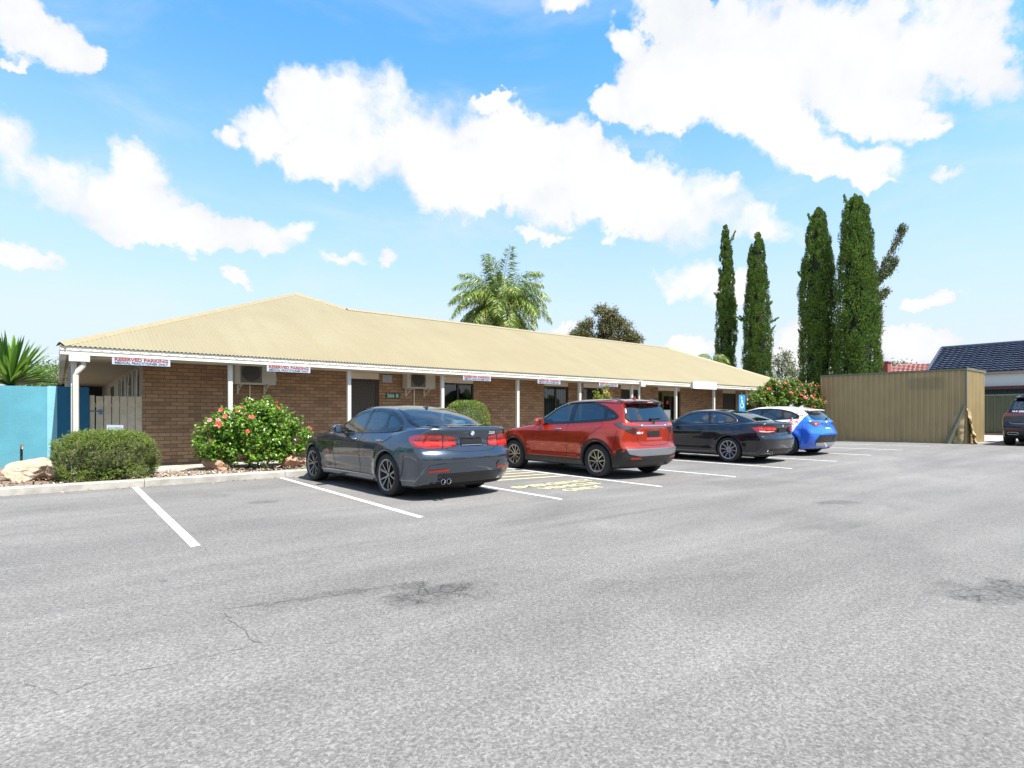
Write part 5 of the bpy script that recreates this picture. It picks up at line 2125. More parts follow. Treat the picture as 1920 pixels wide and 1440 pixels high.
for sd, lp in zip((None, 'right'), lamp):
    c.patch('lamp_bar', 'corner', [(138, 1.095), (158, 1.09), (176, 1.072), (178, 1.04), (160, 1.045), (142, 1.055)], M_lampbright, arg=ax_, mirror=sd, kx=.011, off=.011, parent=lp)
    c.patch('lamp_bar', 'corner', [(180, 1.068), (188, 1.058), (187, 1.038), (180, 1.04)], M_lampclear, arg=ax_, mirror=sd, kx=.011, off=.011, parent=lp)
    c.patch('lamp_bar', 'corner', [(151, 1.02), (166, 1.01), (163, .92), (156, .93)], M_lampdark, arg=ax_, mirror=sd, kx=.011, off=.011, parent=lp)
c.patch('chrome_strip', 'rear', [(-.36, 1.055), (.36, 1.055), (.36, 1.03), (-.36, 1.03)], M_chrome, off=.012)
c.patch('number_plate', 'rear', rounded([(-.19, .83), (.19, .83), (.19, .94), (-.19, .94)], .012), M_plate, off=.010)
c.patch('lower_bumper', 'rear', rounded([(-.86, .60), (-.5, .585), (.5, .585), (.86, .60), (.86, .24), (-.86, .24)], .04), M_black, off=.006)
c.patch('bumper_skid', 'rear', rounded([(-.80, .605), (-.5, .60), (.5, .60), (.80, .605), (.74, .50), (.5, .455), (-.5, .455), (-.74, .50)], .03), M_silver, off=.011)
c.patch('lower_bumper', 'corner', rounded([(100, .40), (120, .44), (142, .56), (170, .60), (170, .26), (100, .26)], .02), M_black, arg=ax_, mirror='both', kx=.012, off=.005)
c.patch('bumper_reflector', 'rear', rounded([(.45, .425), (.70, .44), (.69, .395), (.45, .395)], .012), M_reflector, off=.014, mirror='both')
c.arch_rings(.060, M_black)
c.patch('sill_cladding', 'side', rounded([(.40, .36), (2.2, .36), (2.2, .23), (.40, .23)], .02), M_black, off=.008, mirror='both')
for ln in ([(.88, 1.10), (.86, .75), (.90, .37)], [(1.90, 1.03), (1.97, .8), (1.93, .42)], [(-.02, 1.17), (-.12, 1.05), (.28, .80), (.36, .62)], [(-.50, .95), (-.46, .7), (-.40, .58)]):
    c.strip('panel_gap', 'side', ln, .009, M_gap)
c.strip('panel_gap', 'rear', [(.62, 1.13), (.60, 1.1)], .008, M_gap)
c.strip('panel_gap', 'rear', [(.52, .88), (.48, .72), (.40, .67), (0, .655)], .009, M_gap)
mb = MB()
mb.lathe([(.034, -.06), (.036, -.08), (.03, -.08), (.03, .1)], c=(-.64, -.46, .27), axis='x', n=16)
mb.build('exhaust_tip', M_silver, c.root, False, smooth=40)
hx = c.cast('rear', 0, 1.10).x
mb = MB()
for (a, b) in (((-.034, 1.135), (-.024, 1.065)), ((.034, 1.135), (.024, 1.065)), ((-.03, 1.10), (.03, 1.10))):
    a, b = Vector(a), Vector(b)
    d = (b - a).normalized() * .009
    n_ = Vector((-d.y, d.x))
    mb.prism([tuple(a - n_), tuple(b - n_), tuple(b + n_), tuple(a + n_)], lambda p, q, d_: (d_, p, q), hx - .022, hx + .02)
mb.build('emblem', M_chrome, c.root, False)
c.letters('HR-V', .44, .905, .06, M_badgewhite, .17)
mb = MB()
mb.cyl((-.70, .02, 1.155), (-.70, .02, 1.195), .03, n=10)
mb.tube([(-.71, .02, 1.185), (-.69, -.1, 1.19), (-.685, -.33, 1.205)], .011, 6)
mb.build('rear_wiper', M_black, c.root, False)
c.mirrors(1.66, .96, 1.105, P_suv, 1.12)
c.handles((1.13,), .965, M_chrome)
c.fin(-.20, P_suv)
for sg in (1, -1):
    mb = MB()
    mb.tube([(x, sg * .555, c.cast('top', x, .55).z + dz) for x, dz in ((-.42, .0), (-.3, .028), (.2, .03), (.8, .03), (1.02, .026), (1.12, 0))], .015, 8)
    mb.build('roof_rail', M_silver, c.root, False, smooth=60)
c.interior(1.0, .12, .66)
c.wheels(.338, .232, .225, .775, (5, [(.045, .23, -4, -20, .034, .024), (.045, .23, 4, 20, .034, .024), (.205, .205, -22, 22, .014, .014)]), simple('pale_alloy', (.60, .57, .51), .28, .9, var=.03), M_gloss)
c.finish()

# ---- black coupe
COUPE = dict(hw=.891, wb=2.76, wr=.325, arch=.362, zb=.16, cr=.20, cf=.34,
             T=[(-1.08, .9), (-1.02, 1.0), (-.95, 1.03), (-.7, 1.045), (-.4, 1.035), (.1, .975), (.6, .945), (1.6, .94), (2.05, .965), (2.3, .95), (2.7, .91), (3.1, .82), (3.35, .72), (3.5, .55)],
             R=[(.1, -.70), (.2, -.86), (.28, -.95), (.40, -1.02), (.52, -1.05), (.61, -1.05), (.67, -1.02), (.72, -.985), (.85, -.975), (.95, -.985), (1.03, -1.005), (1.2, -.9), (1.6, -.5)],
             F=[(.1, 3.2), (.2, 3.4), (.35, 3.5), (.5, 3.52), (.62, 3.5), (.75, 3.4), (.9, 3.2)],
             W=[(-1.06, .80), (-.7, .865), (-.2, .891), (.6, .888), (1.4, .88), (2.5, .885), (2.9, .88), (3.3, .84), (3.6, .77)],
             inset=[(.1, .13), (.2, .06), (.3, .028), (.45, .014), (.6, .004), (.72, 0), (.78, .006), (.84, .025), (.92, .06), (1.0, .09), (1.12, .15), (1.4, .3)],
             crease=lambda X: .785 + .03 * (1 - X / 2.8), crease_h=.010,
             Tg=[(-1.1, .82), (-.85, .96), (-.65, 1.05), (-.3, 1.18), (.0, 1.27), (.3, 1.335), (.6, 1.366), (.9, 1.375), (1.2, 1.36), (1.4, 1.315), (1.7, 1.17), (1.95, 1.03), (2.15, .9), (2.4, .75)],
             gw=.59, gz=1.31, tum=.60, gx=.95, gtap=.075, gcrown=.045, rear_dents=[(-.5, .27, .76, .90, .016)], side_dents=[(.45, 2.2, .36, .48, .010)])
P_coupe = car_paint('black_paint', (.004, .007, .014), .3, .22, (.003, .006, .016))
zc = float(gz(14.3, 8)) + .0
c = Car('coupe', (14.40, 7.96, zc), 90.6, COUPE, P_coupe, 'black two door coupe parked right of the red suv')
c.arch_rings(.022, P_coupe, off=.006)
dlo = rounded([(1.80, .945), (1.38, 1.22), (1.0, 1.302), (.60, 1.305), (.28, 1.265), (.02, 1.175), (-.12, 1.085), (-.13, 1.04), (.2, 1.0), (1.0, .965)], .05)
pf = rounded([(1.71, .965), (1.36, 1.20), (1.0, 1.277), (.74, 1.283), (.62, .988)], .03)
pr = rounded([(.66, 1.283), (.54, 1.28), (.28, 1.238), (.04, 1.155), (-.08, 1.075), (-.08, 1.05), (.55, .995)], .03)
c.windows(dlo, [pf, pr], [M_carglass, M_carglass], .026)
c.bead('trim_strip', offset_poly(dlo, .022), .0055, M_silver)
c.screen('rear_window', 'rear', rounded([(-.48, 1.285), (.48, 1.285), (.62, 1.065), (.58, 1.045), (-.58, 1.045), (-.62, 1.065)], .05), M_tint, .03)
c.screen('windscreen', 'front', rounded([(-.52, 1.30), (.52, 1.30), (.68, .985), (-.68, .985)], .06), M_carglass, .04)
ax_ = (-.35, .40)
lamp = c.patch('tail_lamp', 'corner', rounded([(120, .895), (140, .93), (160, .93), (185, .905), (186, .83), (175, .785), (150, .765), (132, .79)], .02), M_lampred, arg=ax_, mirror='both', kx=.012, off=.008)
for sd, lp in zip((None, 'right'), lamp):
    c.patch('lamp_bar', 'corner', [(135, .90), (160, .905), (182, .89), (182, .85), (160, .85), (136, .86)], M_lampbright, arg=ax_, mirror=sd, kx=.012, off=.011, parent=lp)
    c.patch('lamp_bar', 'corner', [(136, .80), (152, .785), (174, .80), (180, .818), (152, .815), (136, .825)], M_lampclear, arg=ax_, mirror=sd, kx=.012, off=.011, parent=lp)
c.patch('number_plate', 'rear', rounded([(-.20, .775), (.20, .775), (.20, .88), (-.20, .88)], .012), M_plate, off=.010)
c.patch('lower_diffuser', 'rear', rounded([(-.60, .37), (.60, .37), (.54, .24), (-.54, .24)], .05), M_black, off=.006)
for ln in ([(.62, .96), (.55, .75), (.60, .42), (.68, .30)], [(1.86, .93), (1.93, .7), (1.88, .30)], [(-.50, .66), (-.47, .5), (-.42, .34)]):
    c.strip('panel_gap', 'side', ln, .009, M_gap)
c.strip('panel_gap', 'rear', [(.46, .76), (.42, .72), (0, .70)], .009, M_gap)
for y in (.50, .60):
    mb = MB()
    mb.lathe([(.034, -.08), (.038, -.10), (.03, -.10), (.03, .1)], c=(-.86, y, .27), axis='x', n=16)
    mb.build('exhaust_tip', M_chrome, c.root, False, smooth=40)
hit = c.cast('rear', 0, .94)
mb = MB()
mb.cyl((hit.x + .004, 0, .935), (hit.x - .010, 0, .935), .041, n=24, mi=0)
for k in range(4):
    a0 = PI / 2 * k
    v = [(hit.x - .0115, 0, .935)] + [(hit.x - .0115, .029 * math.cos(a0 + PI / 2 * j / 5), .935 + .029 * math.sin(a0 + PI / 2 * j / 5)) for j in range(6)]
    mb.add(v, [(0, j, j + 1) for j in range(1, 6)], 1 + k % 2)
mb.build('emblem', [M_chrome, M_badgeblue, M_badgewhite], c.root, False)
c.mirrors(1.60, .94, .99, P_coupe)
c.handles((.82,), .845, P_coupe)
c.fin(.28, P_coupe)
c.interior(1.0, .15, .46)
c.wheels(.325, .24, .235, .785, (10, [(.045, .238, 0, 0, .026, .030)]), simple('bright_alloy', (.56, .60, .68), .3, .85, var=.03), M_silver, M_badgeblue)
c.finish()


# ---- two-tone hatchback
HATCH = dict(hw=.895, wb=2.64, wr=.325, arch=.368, zb=.17, cr=.20, cf=.36, flare=.03,
             T=[(-.88, .9), (-.8, .98), (-.7, 1.03), (-.4, 1.05), (0, 1.02), (.8, .97), (1.7, .955), (2.05, .985), (2.4, .95), (2.9, .87), (3.2, .77), (3.4, .65), (3.52, .5)],
             R=[(.1, -.50), (.2, -.66), (.3, -.75), (.42, -.81), (.55, -.845), (.64, -.84), (.72, -.80), (.80, -.765), (.9, -.745), (.98, -.735), (1.04, -.70), (1.15, -.58), (1.3, -.38), (1.5, -.1)],
             F=[(.1, 3.3), (.25, 3.45), (.45, 3.53), (.6, 3.53), (.75, 3.45), (.9, 3.25), (1.1, 3.0)],
             W=[(-.85, .80), (-.5, .865), (0, .895), (.7, .875), (1.4, .868), (2.3, .885), (2.7, .885), (3.1, .85), (3.5, .78)],
             inset=[(.1, .12), (.22, .05), (.32, .022), (.5, .008), (.66, 0), (.76, .006), (.86, .03), (.95, .06), (1.05, .10), (1.2, .16), (1.5, .3)],
             crease=lambda X: .80 + .05 * (1 - X / 2.6), crease_h=.012,
             Tg=[(-1.0, .70), (-.80, .93), (-.70, 1.03), (-.55, 1.16), (-.40, 1.275), (-.27, 1.345), (0, 1.395), (.35, 1.43), (.75, 1.437), (1.1, 1.415), (1.35, 1.35), (1.65, 1.19), (1.95, 1.04), (2.15, .92), (2.4, .75)],
             gw=.61, gz=1.36, tum=.55, gx=.8, gtap=.07, gcrown=.045, rear_dents=[(-.5, .24, .44, .58, .02)], side_dents=[(.5, 2.1, .40, .52, .015)])


def hatch_spoiler(r, X, Ya, Z):
    z0 = 1.332 - .03 * (Ya / .6) ** 2 + (X + .4) * .14
    s_ = np.maximum.reduce([np.abs(Z - z0) - .018, -.54 + .08 * (Ya / .6) ** 2 - X, X + .05, Ya - .53])
    return smin(r, s_, .05)


HATCH['extra'] = [hatch_spoiler]


def livery(gg):
    p = opos(gg)
    s_ = gg.n('ShaderNodeSeparateXYZ', i={0: p})
    x, y, z = s_.outputs
    # blue tail sweeping forward along the sill, white cabin and nose
    e = gg.m('SUBTRACT', gg.m('ADD', x, gg.m('MULTIPLY', z, .55)), .18)
    blue = gg.m('LESS_THAN', e, 0)
    roof = gg.m('GREATER_THAN', z, 1.285)
    blue = gg.m('MULTIPLY', blue, gg.m('SUBTRACT', 1.0, roof))
    # red figures on the rear pillar and behind the rear door
    n = gg.noise(p, 13, 3, .6, 1.0)
    mk = gg.m('MULTIPLY', gg.m('GREATER_THAN', n, .53), gg.m('GREATER_THAN', gg.m('ABSOLUTE', y), .45))
    mk = gg.m('MULTIPLY', mk, gg.m('LESS_THAN', gg.m('ABSOLUTE', gg.m('SUBTRACT', e, .22)), .20))
    mk = gg.m('MULTIPLY', mk, gg.m('LESS_THAN', gg.m('ABSOLUTE', gg.m('SUBTRACT', z, 1.06)), .18))
    mk = gg.m('MULTIPLY', mk, gg.m('GREATER_THAN', e, .03))
    c_ = gg.mix(mk, (.80, .80, .78), (.62, .10, .09))
    return gg.mix(blue, c_, (.016, .14, .74))


P_hatch = car_paint('two_tone_paint', None, 0, .3, None, livery)
zc = float(gz(17.1, 8))
c = Car('hatchback', (17.42, 7.90, zc), 90.0, HATCH, P_hatch, 'white and bright blue hatchback with red graphics beside the shed')
c.arch_rings(.022, P_hatch, off=.006)
dlo = rounded([(1.78, .985), (1.32, 1.262), (1.0, 1.332), (.6, 1.340), (.25, 1.310), (-.05, 1.243), (-.28, 1.13), (-.26, 1.09), (.2, 1.055), (1.0, 1.01)], .05)
pf = rounded([(1.69, 1.005), (1.30, 1.242), (1.0, 1.311), (.88, 1.315), (.84, 1.03)], .03)
pr = rounded([(.80, 1.315), (.6, 1.317), (.27, 1.289), (.17, 1.07), (.78, 1.033)], .03)
pq = rounded([(.20, 1.273), (-.05, 1.215), (-.22, 1.122), (-.2, 1.105), (.11, 1.075)], .02)
c.windows(dlo, [pf, pr, pq], [M_tint, M_tint, M_tint], .024)
c.screen('rear_window', 'rear', rounded([(-.49, 1.228), (.49, 1.228), (.60, 1.075), (.56, 1.05), (-.56, 1.05), (-.60, 1.075)], .04), M_tint, .024)
c.screen('windscreen', 'front', rounded([(-.54, 1.35), (.54, 1.35), (.70, 1.03), (-.70, 1.03)], .06), M_carglass, .04)
ax_ = (-.25, .40)
lamp = c.patch('tail_lamp', 'corner', rounded([(128, .965), (145, .985), (165, .975), (192, .945), (196, .915), (170, .90), (160, .85), (150, .85), (140, .90)], .015), M_smoked, arg=ax_, mirror='both', kx=.011, off=.008)
for sd, lp in zip((None, 'right'), lamp):
    c.patch('lamp_bar', 'corner', [(143, .955), (160, .952), (176, .94), (178, .925), (162, .915), (159, .868), (153, .868), (150, .92)], M_lampbright, arg=ax_, mirror=sd, kx=.011, off=.011, parent=lp)
    c.patch('lamp_bar', 'corner', [(150, .935), (160, .935), (158, .90), (153, .90)], M_lampclear, arg=ax_, mirror=sd, kx=.011, off=.0125, parent=lp)
c.patch('rear_diffuser', 'rear', rounded([(-.60, .60), (.60, .60), (.70, .42), (.58, .34), (-.58, .34), (-.70, .42)], .03), M_black, off=.008)
c.patch('bumper_lip', 'rear', rounded([(-.66, .385), (.66, .385), (.58, .29), (-.58, .29)], .03), M_lampclear, off=.013)
c.patch('number_plate', 'rear', rounded([(-.19, .46), (.19, .46), (.19, .565), (-.19, .565)], .012), M_plate, off=.013)
hx = c.cast('rear', 0, .93).x
mb = MB()
for (ra, rb) in ((.062, .042), (.03, .04), (.02, .02)):
    pass
for (cy, cz, ra, rb) in ((0, .93, .066, .044), (0, .93, .022, .042), (0, .95, .05, .02)):
    pts = [(hx - .012, cy + ra * math.cos(2 * PI * k / 24), cz + rb * math.sin(2 * PI * k / 24)) for k in range(25)]
    mb.tube(pts, .0065, 5)
mb.build('emblem', M_chrome, c.root, False)
c.letters('COROLLA', .0, .79, .05, M_badgewhite, .32)
mb = MB()
mb.cyl((-.74, 0, 1.045), (-.74, 0, 1.075), .03, n=10)
mb.tube([(-.735, 0, 1.075), (-.70, -.12, 1.085), (-.66, -.36, 1.105)], .011, 6)
mb.build('rear_wiper', M_black, c.root, False)
for ln in ([(.84, 1.02), (.82, .7), (.86, .3)], [(1.86, .94), (1.92, .7), (1.88, .3)], [(-.02, 1.08), (-.1, 1.0), (.3, .72)], [(-.45, .9), (-.42, .5), (-.38, .34)]):
    c.strip('panel_gap', 'side', ln, .009, M_gap)
c.mirrors(1.58, .95, 1.03, M_gloss)
c.handles((.22, 1.08), .90, M_silver)
c.fin(.0, M_badgewhite)
c.interior(1.0, .15, .52)
c.wheels(.325, .232, .225, .785, (5, [(.045, .23, -3, -14, .034, .026), (.045, .23, 3, 14, .034, .026)]), simple('hatch_alloy', (.42, .47, .55), .3, .85, var=.03), M_gloss)
c.finish()

# ---- dark large suv at the right edge
BIG = dict(hw=.985, wb=3.0, wr=.375, arch=.42, zb=.24, cr=.20, cf=.36,
           T=[(-1.05, 1.0), (-.95, 1.10), (-.8, 1.14), (-.4, 1.14), (.4, 1.10), (2.0, 1.08), (2.3, 1.12), (2.8, 1.08), (3.3, 1.0), (3.6, .85), (3.8, .6)],
           R=[(.15, -.70), (.28, -.86), (.4, -.97), (.55, -1.03), (.68, -1.035), (.76, -1.0), (.85, -.97), (1.0, -.955), (1.1, -.945), (1.2, -.90), (1.4, -.79), (1.6, -.68), (1.8, -.6)],
           F=[(.15, 3.5), (.3, 3.7), (.6, 3.82), (.8, 3.78), (1.0, 3.6), (1.2, 3.3)],
           W=[(-1.03, .89), (-.6, .955), (0, .985), (1.5, .965), (2.8, .975), (3.4, .94), (3.8, .86)],
           inset=[(.15, .12), (.3, .045), (.5, .012), (.75, 0), (.9, .008), (1.0, .03), (1.12, .07), (1.25, .12), (1.6, .3)],
           crease=lambda X: .98 + 0 * X, crease_h=.008,
           Tg=[(-1.1, .85), (-1.0, 1.05), (-.92, 1.18), (-.80, 1.42), (-.68, 1.60), (-.5, 1.675), (0, 1.72), (.6, 1.735), (1.2, 1.72), (1.6, 1.66), (1.9, 1.5), (2.3, 1.24), (2.6, 1.05), (2.9, .85)],
           gw=.70, gz=1.6, tum=.42, gx=1.0, gtap=.05, gcrown=.05, rear_dents=[(-.5, .28, .86, 1.03, .02)])


def big_spoiler(r, X, Ya, Z):
    z0 = 1.665 - .03 * (Ya / .6) ** 2 + (X + .7) * .10
    s_ = np.maximum.reduce([np.abs(Z - z0) - .02, -.84 + .10 * (Ya / .6) ** 2 - X, X + .4, Ya - .64])
    return smin(r, s_, .02)


BIG['extra'] = [big_spoiler]
P_big = car_paint('midnight_paint', (.012, .015, .024), .5, .25, (.008, .012, .025))
c = Car('large_suv', (26.32, 3.83, float(gz(26.3, 3.8))), 2.5, BIG, P_big, 'midnight blue large suv cut by the right edge in front of the fence')
c.arch_rings(.022, P_big, off=.006)
dlo = rounded([(2.25, 1.15), (1.75, 1.52), (1.3, 1.63), (.4, 1.64), (-.3, 1.58), (-.62, 1.42), (-.70, 1.25), (.4, 1.19)], .05)
pf = rounded([(2.12, 1.18), (1.72, 1.50), (1.3, 1.60), (1.15, 1.605), (1.1, 1.19)], .03)
pr = rounded([(1.02, 1.605), (.25, 1.61), (.15, 1.22), (1.0, 1.195)], .03)
pq = rounded([(.15, 1.605), (-.29, 1.55), (-.58, 1.40), (-.64, 1.26), (.06, 1.225)], .03)
c.windows(dlo, [pf, pr, pq], [M_tint] * 3, .024)
c.screen('rear_window', 'rear', rounded([(-.60, 1.585), (.60, 1.585), (.74, 1.24), (-.74, 1.24)], .05), M_tint, .03)
ax_ = (-.3, .45)
lamp = c.patch('tail_lamp', 'corner', rounded([(125, 1.10), (150, 1.12), (175, 1.10), (190, 1.085), (190, 1.03), (170, 1.01), (145, 1.01), (128, 1.03)], .015), M_lampred, arg=ax_, mirror='both', kx=.011, off=.008)
for sd, lp in zip((None, 'right'), lamp):
    c.patch('lamp_bar', 'corner', [(158, 1.10), (188, 1.08), (188, 1.04), (158, 1.025)], M_lampdark, arg=ax_, mirror=sd, kx=.011, off=.011, parent=lp)
c.patch('chrome_strip', 'rear', [(-.5, 1.135), (.5, 1.135), (.5, 1.115), (-.5, 1.115)], M_silver, off=.012)
c.patch('number_plate', 'rear', rounded([(-.19, .89), (.19, .89), (.19, 1.0), (-.19, 1.0)], .012), M_plate, off=.010)
c.patch('lower_bumper', 'rear', rounded([(-.84, .50), (.84, .50), (.80, .28), (-.80, .28)], .04), M_black, off=.006)
c.patch('bumper_reflector', 'rear', rounded([(.52, .60), (.80, .60), (.80, .575), (.52, .575)], .008), M_reflector, off=.010, mirror='both')
c.strip('chrome_strip', 'rear', [(.74, .80), (.66, .75), (.3, .745)], .014, M_silver, off=.01)
ring = rounded([(.50, .46), (.78, .46), (.78, .385), (.50, .385)], .035)
c.patch('exhaust_outlet', 'rear', ring, M_black, off=.012, mirror='both')
c.bead('exhaust_surround', ring, .009, M_chrome, 'rear')
c.letters('GLE 300d', .50, 1.175, .06, M_badgewhite, .34)
for sg in (1, -1):
    mb = MB()
    mb.tube([(x, sg * .60, c.cast('top', x, .6).z + dz) for x, dz in ((-.5, .0), (-.38, .04), (.2, .045), (1.0, .045), (1.3, .03), (1.4, 0))], .018, 8)
    mb.build('roof_rail', M_silver, c.root, False, smooth=60)
c.mirrors(2.0, 1.03, 1.2, P_big, 1.2)
c.handles((.35, 1.3), 1.0, M_chrome)
c.interior(1.3, .3, .75)
c.wheels(.375, .26, .27, .845, (5, [(.045, .258, -3, -14, .04, .03), (.045, .258, 3, 14, .04, .03)]), M_silver, M_gloss)
c.finish()
# ------------------------------------------------------------------ plants
def leaf_mat(name, stops, trans=.35, rough=.45, spec=.4):
    def fn(gg):
        r = gg.n('ShaderNodeNewGeometry').outputs['Random Per Island']
        c = gg.ramp(r, stops)
        b = pbsdf(gg, c, rough, 0, spec)
        t = gg.n('ShaderNodeBsdfTranslucent')
        gg.put(t.inputs[0], gg.mix(.5, c, (.30, .42, .06)))
        mx = gg.n('ShaderNodeMixShader')
        mx.inputs[0].default_value = trans
        gg.put(mx.inputs[1], b)
        gg.put(mx.inputs[2], t)
        return mx.outputs[0]
    return mat(name, fn)


def unit(v):
    return v / np.maximum(np.linalg.norm(v, axis=-1, keepdims=True), 1e-9)


def leaf_geo(P, D, N, L, W, fold=.25, droop=0.0):
    """kite leaves of six points: base, two mid, tip folded along the rib"""
    D = unit(D)
    B = unit(np.cross(D, N))
    N2 = np.cross(B, D)
    L = np.asarray(L)[:, None] if np.ndim(L) else np.full((len(P), 1), L)
    W = np.asarray(W)[:, None] if np.ndim(W) else np.full((len(P), 1), W)
    mid = P + D * L * .45
    tip = P + D * L - N2 * L * droop
    l, r = mid + B * W * .5 + N2 * W * fold, mid - B * W * .5 + N2 * W * fold
    V = np.stack([P, l, tip, r, mid + D * L * .05], 1).reshape(-1, 3)
    k = np.arange(len(P))[:, None] * 5
    Q = np.concatenate([k + np.array([[0, 4, 2, 1]]), k + np.array([[0, 3, 2, 4]])], 0)
    return V, Q


def blade_geo(P, D, L, W, bend=0.0, up=(0, 0, 1)):
    D = unit(D)
    B = unit(np.cross(D, rng.normal(0, 1, P.shape)))
    L = np.asarray(L)[:, None] if np.ndim(L) else np.full((len(P), 1), L)
    W = np.asarray(W)[:, None] if np.ndim(W) else np.full((len(P), 1), W)
    tip = P + D * L + np.array([[0, 0, -1.0]]) * L * bend
    m = P + D * L * .5
    V = np.stack([P - B * W * .35, P + B * W * .35, m + B * W * .5, tip, m - B * W * .5], 1).reshape(-1, 3)
    k = np.arange(len(P))[:, None] * 5
    return V, k + np.array([[0, 1, 2, 3, 4]])


def join_geo(*gs):
    V, Q, b = [], [], 0
    for v, q in gs:
        V.append(v)
        Q.append(q + b)
        b += len(v)
    return np.concatenate(V), np.concatenate(Q)


M_bark = simple('bark', (.16, .12, .085), .9, var=.3, scale=9, bump=.01)
M_barkd = simple('dark_bark', (.09, .065, .045), .9, var=.3, scale=9, bump=.01)

# ---- hibiscus
M_hib = leaf_mat('hibiscus_leaf', [(0, (.035, .10, .014)), (.35, (.085, .21, .022)), (.7, (.17, .34, .035)), (1, (.30, .46, .06))], .30, .30, .55)
M_petal = simple('hibiscus_petal', (.72, .075, .075), .5, var=.2, scale=30)
M_petalp = simple('hibiscus_bud', (.70, .22, .27), .5, var=.2, scale=30)


def flower_mesh(m, R=.055):
    mb = MB()
    for k in range(5):
        a = 2 * PI * k / 5
        pts = []
        for (r, w, z) in ((.008, .0, 0), (.6, .55, .25), (1.0, .42, .42), (1.08, 0, .40)):
            pts.append((r, w, z))
        v = []
        for r, w, z in pts:
            for sg in ((-1, 1) if w else (0,)):
                b = a + sg * w
                v.append((R * r * math.cos(b), R * r * math.sin(b), R * z + .006 * math.sin(k * 2 + w * 9)))
        mb.add(v, [(0, 1, 2), (1, 3, 4, 2), (3, 5, 4)])
    mb.cyl((0, 0, 0), (0, 0, R * 1.1), R * .09, R * .14, n=5)
    o = mb.build('flower', m, None, smooth=60)
    me = o.data
    bpy.data.objects.remove(o)
    return me


FL = [flower_mesh(M_petal), flower_mesh(M_petalp, .042)]


def hibiscus(name, loc, blobs, nclump, nflow, label, seed, per=34, lsz=(.055, .085), fl_scale=1.0, stems=7, m=None, view=None):
    r = np.random.default_rng(seed)
    root = empty(name, loc)
    B = np.array(blobs, float)
    w = (B[:, 3] * B[:, 4] * B[:, 5]) ** .67
    w /= w.sum()
    gs, tips = [], []
    ci = r.choice(len(B), nclump, p=w)
    d = unit(r.normal(0, 1, (nclump, 3)))
    rad = r.uniform(.45, 1.0, nclump) ** .5
    C = B[ci, :3] + d * B[ci, 3:6] * rad[:, None]
    C = C[C[:, 2] > .12]
    cen = B[:, :3].mean(0)
    for c in C:
        out = unit(c - cen * np.array([1, 1, .4]))
        out = unit(out + np.array([0, 0, .45]) + r.normal(0, .25, 3))
        n = per
        base = c + out * r.uniform(-.12, .12, (n, 1)) + r.normal(0, .045, (n, 3))
        D = unit(out * .55 + r.normal(0, .75, (n, 3)) + np.array([0, 0, -.1]))
        N = unit(np.array([0, -.25, 1.0]) + r.normal(0, .55, (n, 3)))
        L = r.uniform(*lsz, n)
        gs.append(leaf_geo(base, D, N, L, L * r.uniform(.62, .8, n), .22, .15))
        tips.append((c + out * .12, out))
    V, Q = join_geo(*gs)
    np_mesh('foliage', V, Q, m or M_hib, root, False)
    mb = MB()
    for k in range(stems):
        c = C[r.integers(len(C))]
        p0 = np.array([cen[0] + r.uniform(-.25, .25), cen[1] + r.uniform(-.15, .15), -.05])
        p1 = p0 * .5 + c * .5 + np.array([0, 0, -.15])
        mb.tube([tuple(p0), tuple(p1), tuple(c)], [.022, .016, .008], 6)
    mb.build('stems', M_barkd, root, False, smooth=60)
    # blossoms on the side towards the car park and on top
    sc = np.array([(-t[0][1]) * .9 + t[0][2] * .5 + r.normal(0, .35) + abs(t[0][0]) * .2 for t in tips])
    for i in np.argsort(-sc)[:nflow]:
        c, out = tips[i]
        o = bpy.data.objects.new('flower', FL[0 if r.random() < .72 else 1])
        COL.objects.link(o)
        o.parent = root
        dirv = unit(out + np.array([0, -.7, .1]) + r.normal(0, .3, 3))
        o.location = tuple(c + dirv * .03)
        o.rotation_euler = Vector(tuple(dirv)).to_track_quat('Z', 'Y').to_euler()
        k = r.uniform(.8, 1.25) * fl_scale
        o.scale = (k, k, k)
    return tag(root, label, 'hibiscus bush')


hibiscus('hibiscus_bush', (3.30, 13.02, .1), [(0, 0, .78, .85, .45, .50), (-.62, -.02, .60, .50, .38, .40), (.72, 0, .60, .50, .35, .36), (.12, 0, 1.12, .42, .32, .34), (.45, 0, .95, .5, .3, .3), (-.35, 0, .92, .42, .3, .3), (-.75, -.05, .55, .35, .3, .35), (0, -.1, .38, .75, .36, .28)],
         360, 22, 'rounded green hibiscus with red flowers between the rosemary bush and the grey sedan', 3, 36)
hibiscus('hibiscus_bush', (24.0, 11.75, .22), [(0, 0, 1.45, 1.3, .9, 1.05), (-.8, .35, 1.25, .85, .7, .9), (.75, -.45, 1.40, .8, .7, 1.0), (.95, -.8, 1.5, .6, .55, .85), (.2, 0, 2.05, .9, .7, .55), (-.5, 0, 1.9, .7, .6, .5)],
         430, 70, 'tall wide hibiscus covered in red flowers between the building and the shed', 5, 34, (.085, .13), 1.35, 9,
         leaf_mat('hibiscus_leaf_olive', [(0, (.04, .08, .012)), (.35, (.09, .16, .025)), (.7, (.16, .25, .04)), (1, (.26, .34, .06))], .3, .35, .5))
hibiscus('hibiscus_bush', (-1.62, 13.25, .2), [(0, 0, .8, .35, .3, .5), (-.3, 0, 1.1, .4, .3, .4)], 46, 8, 'sprawling pink flowered shrub at the left edge by the blue wall', 8, 26)
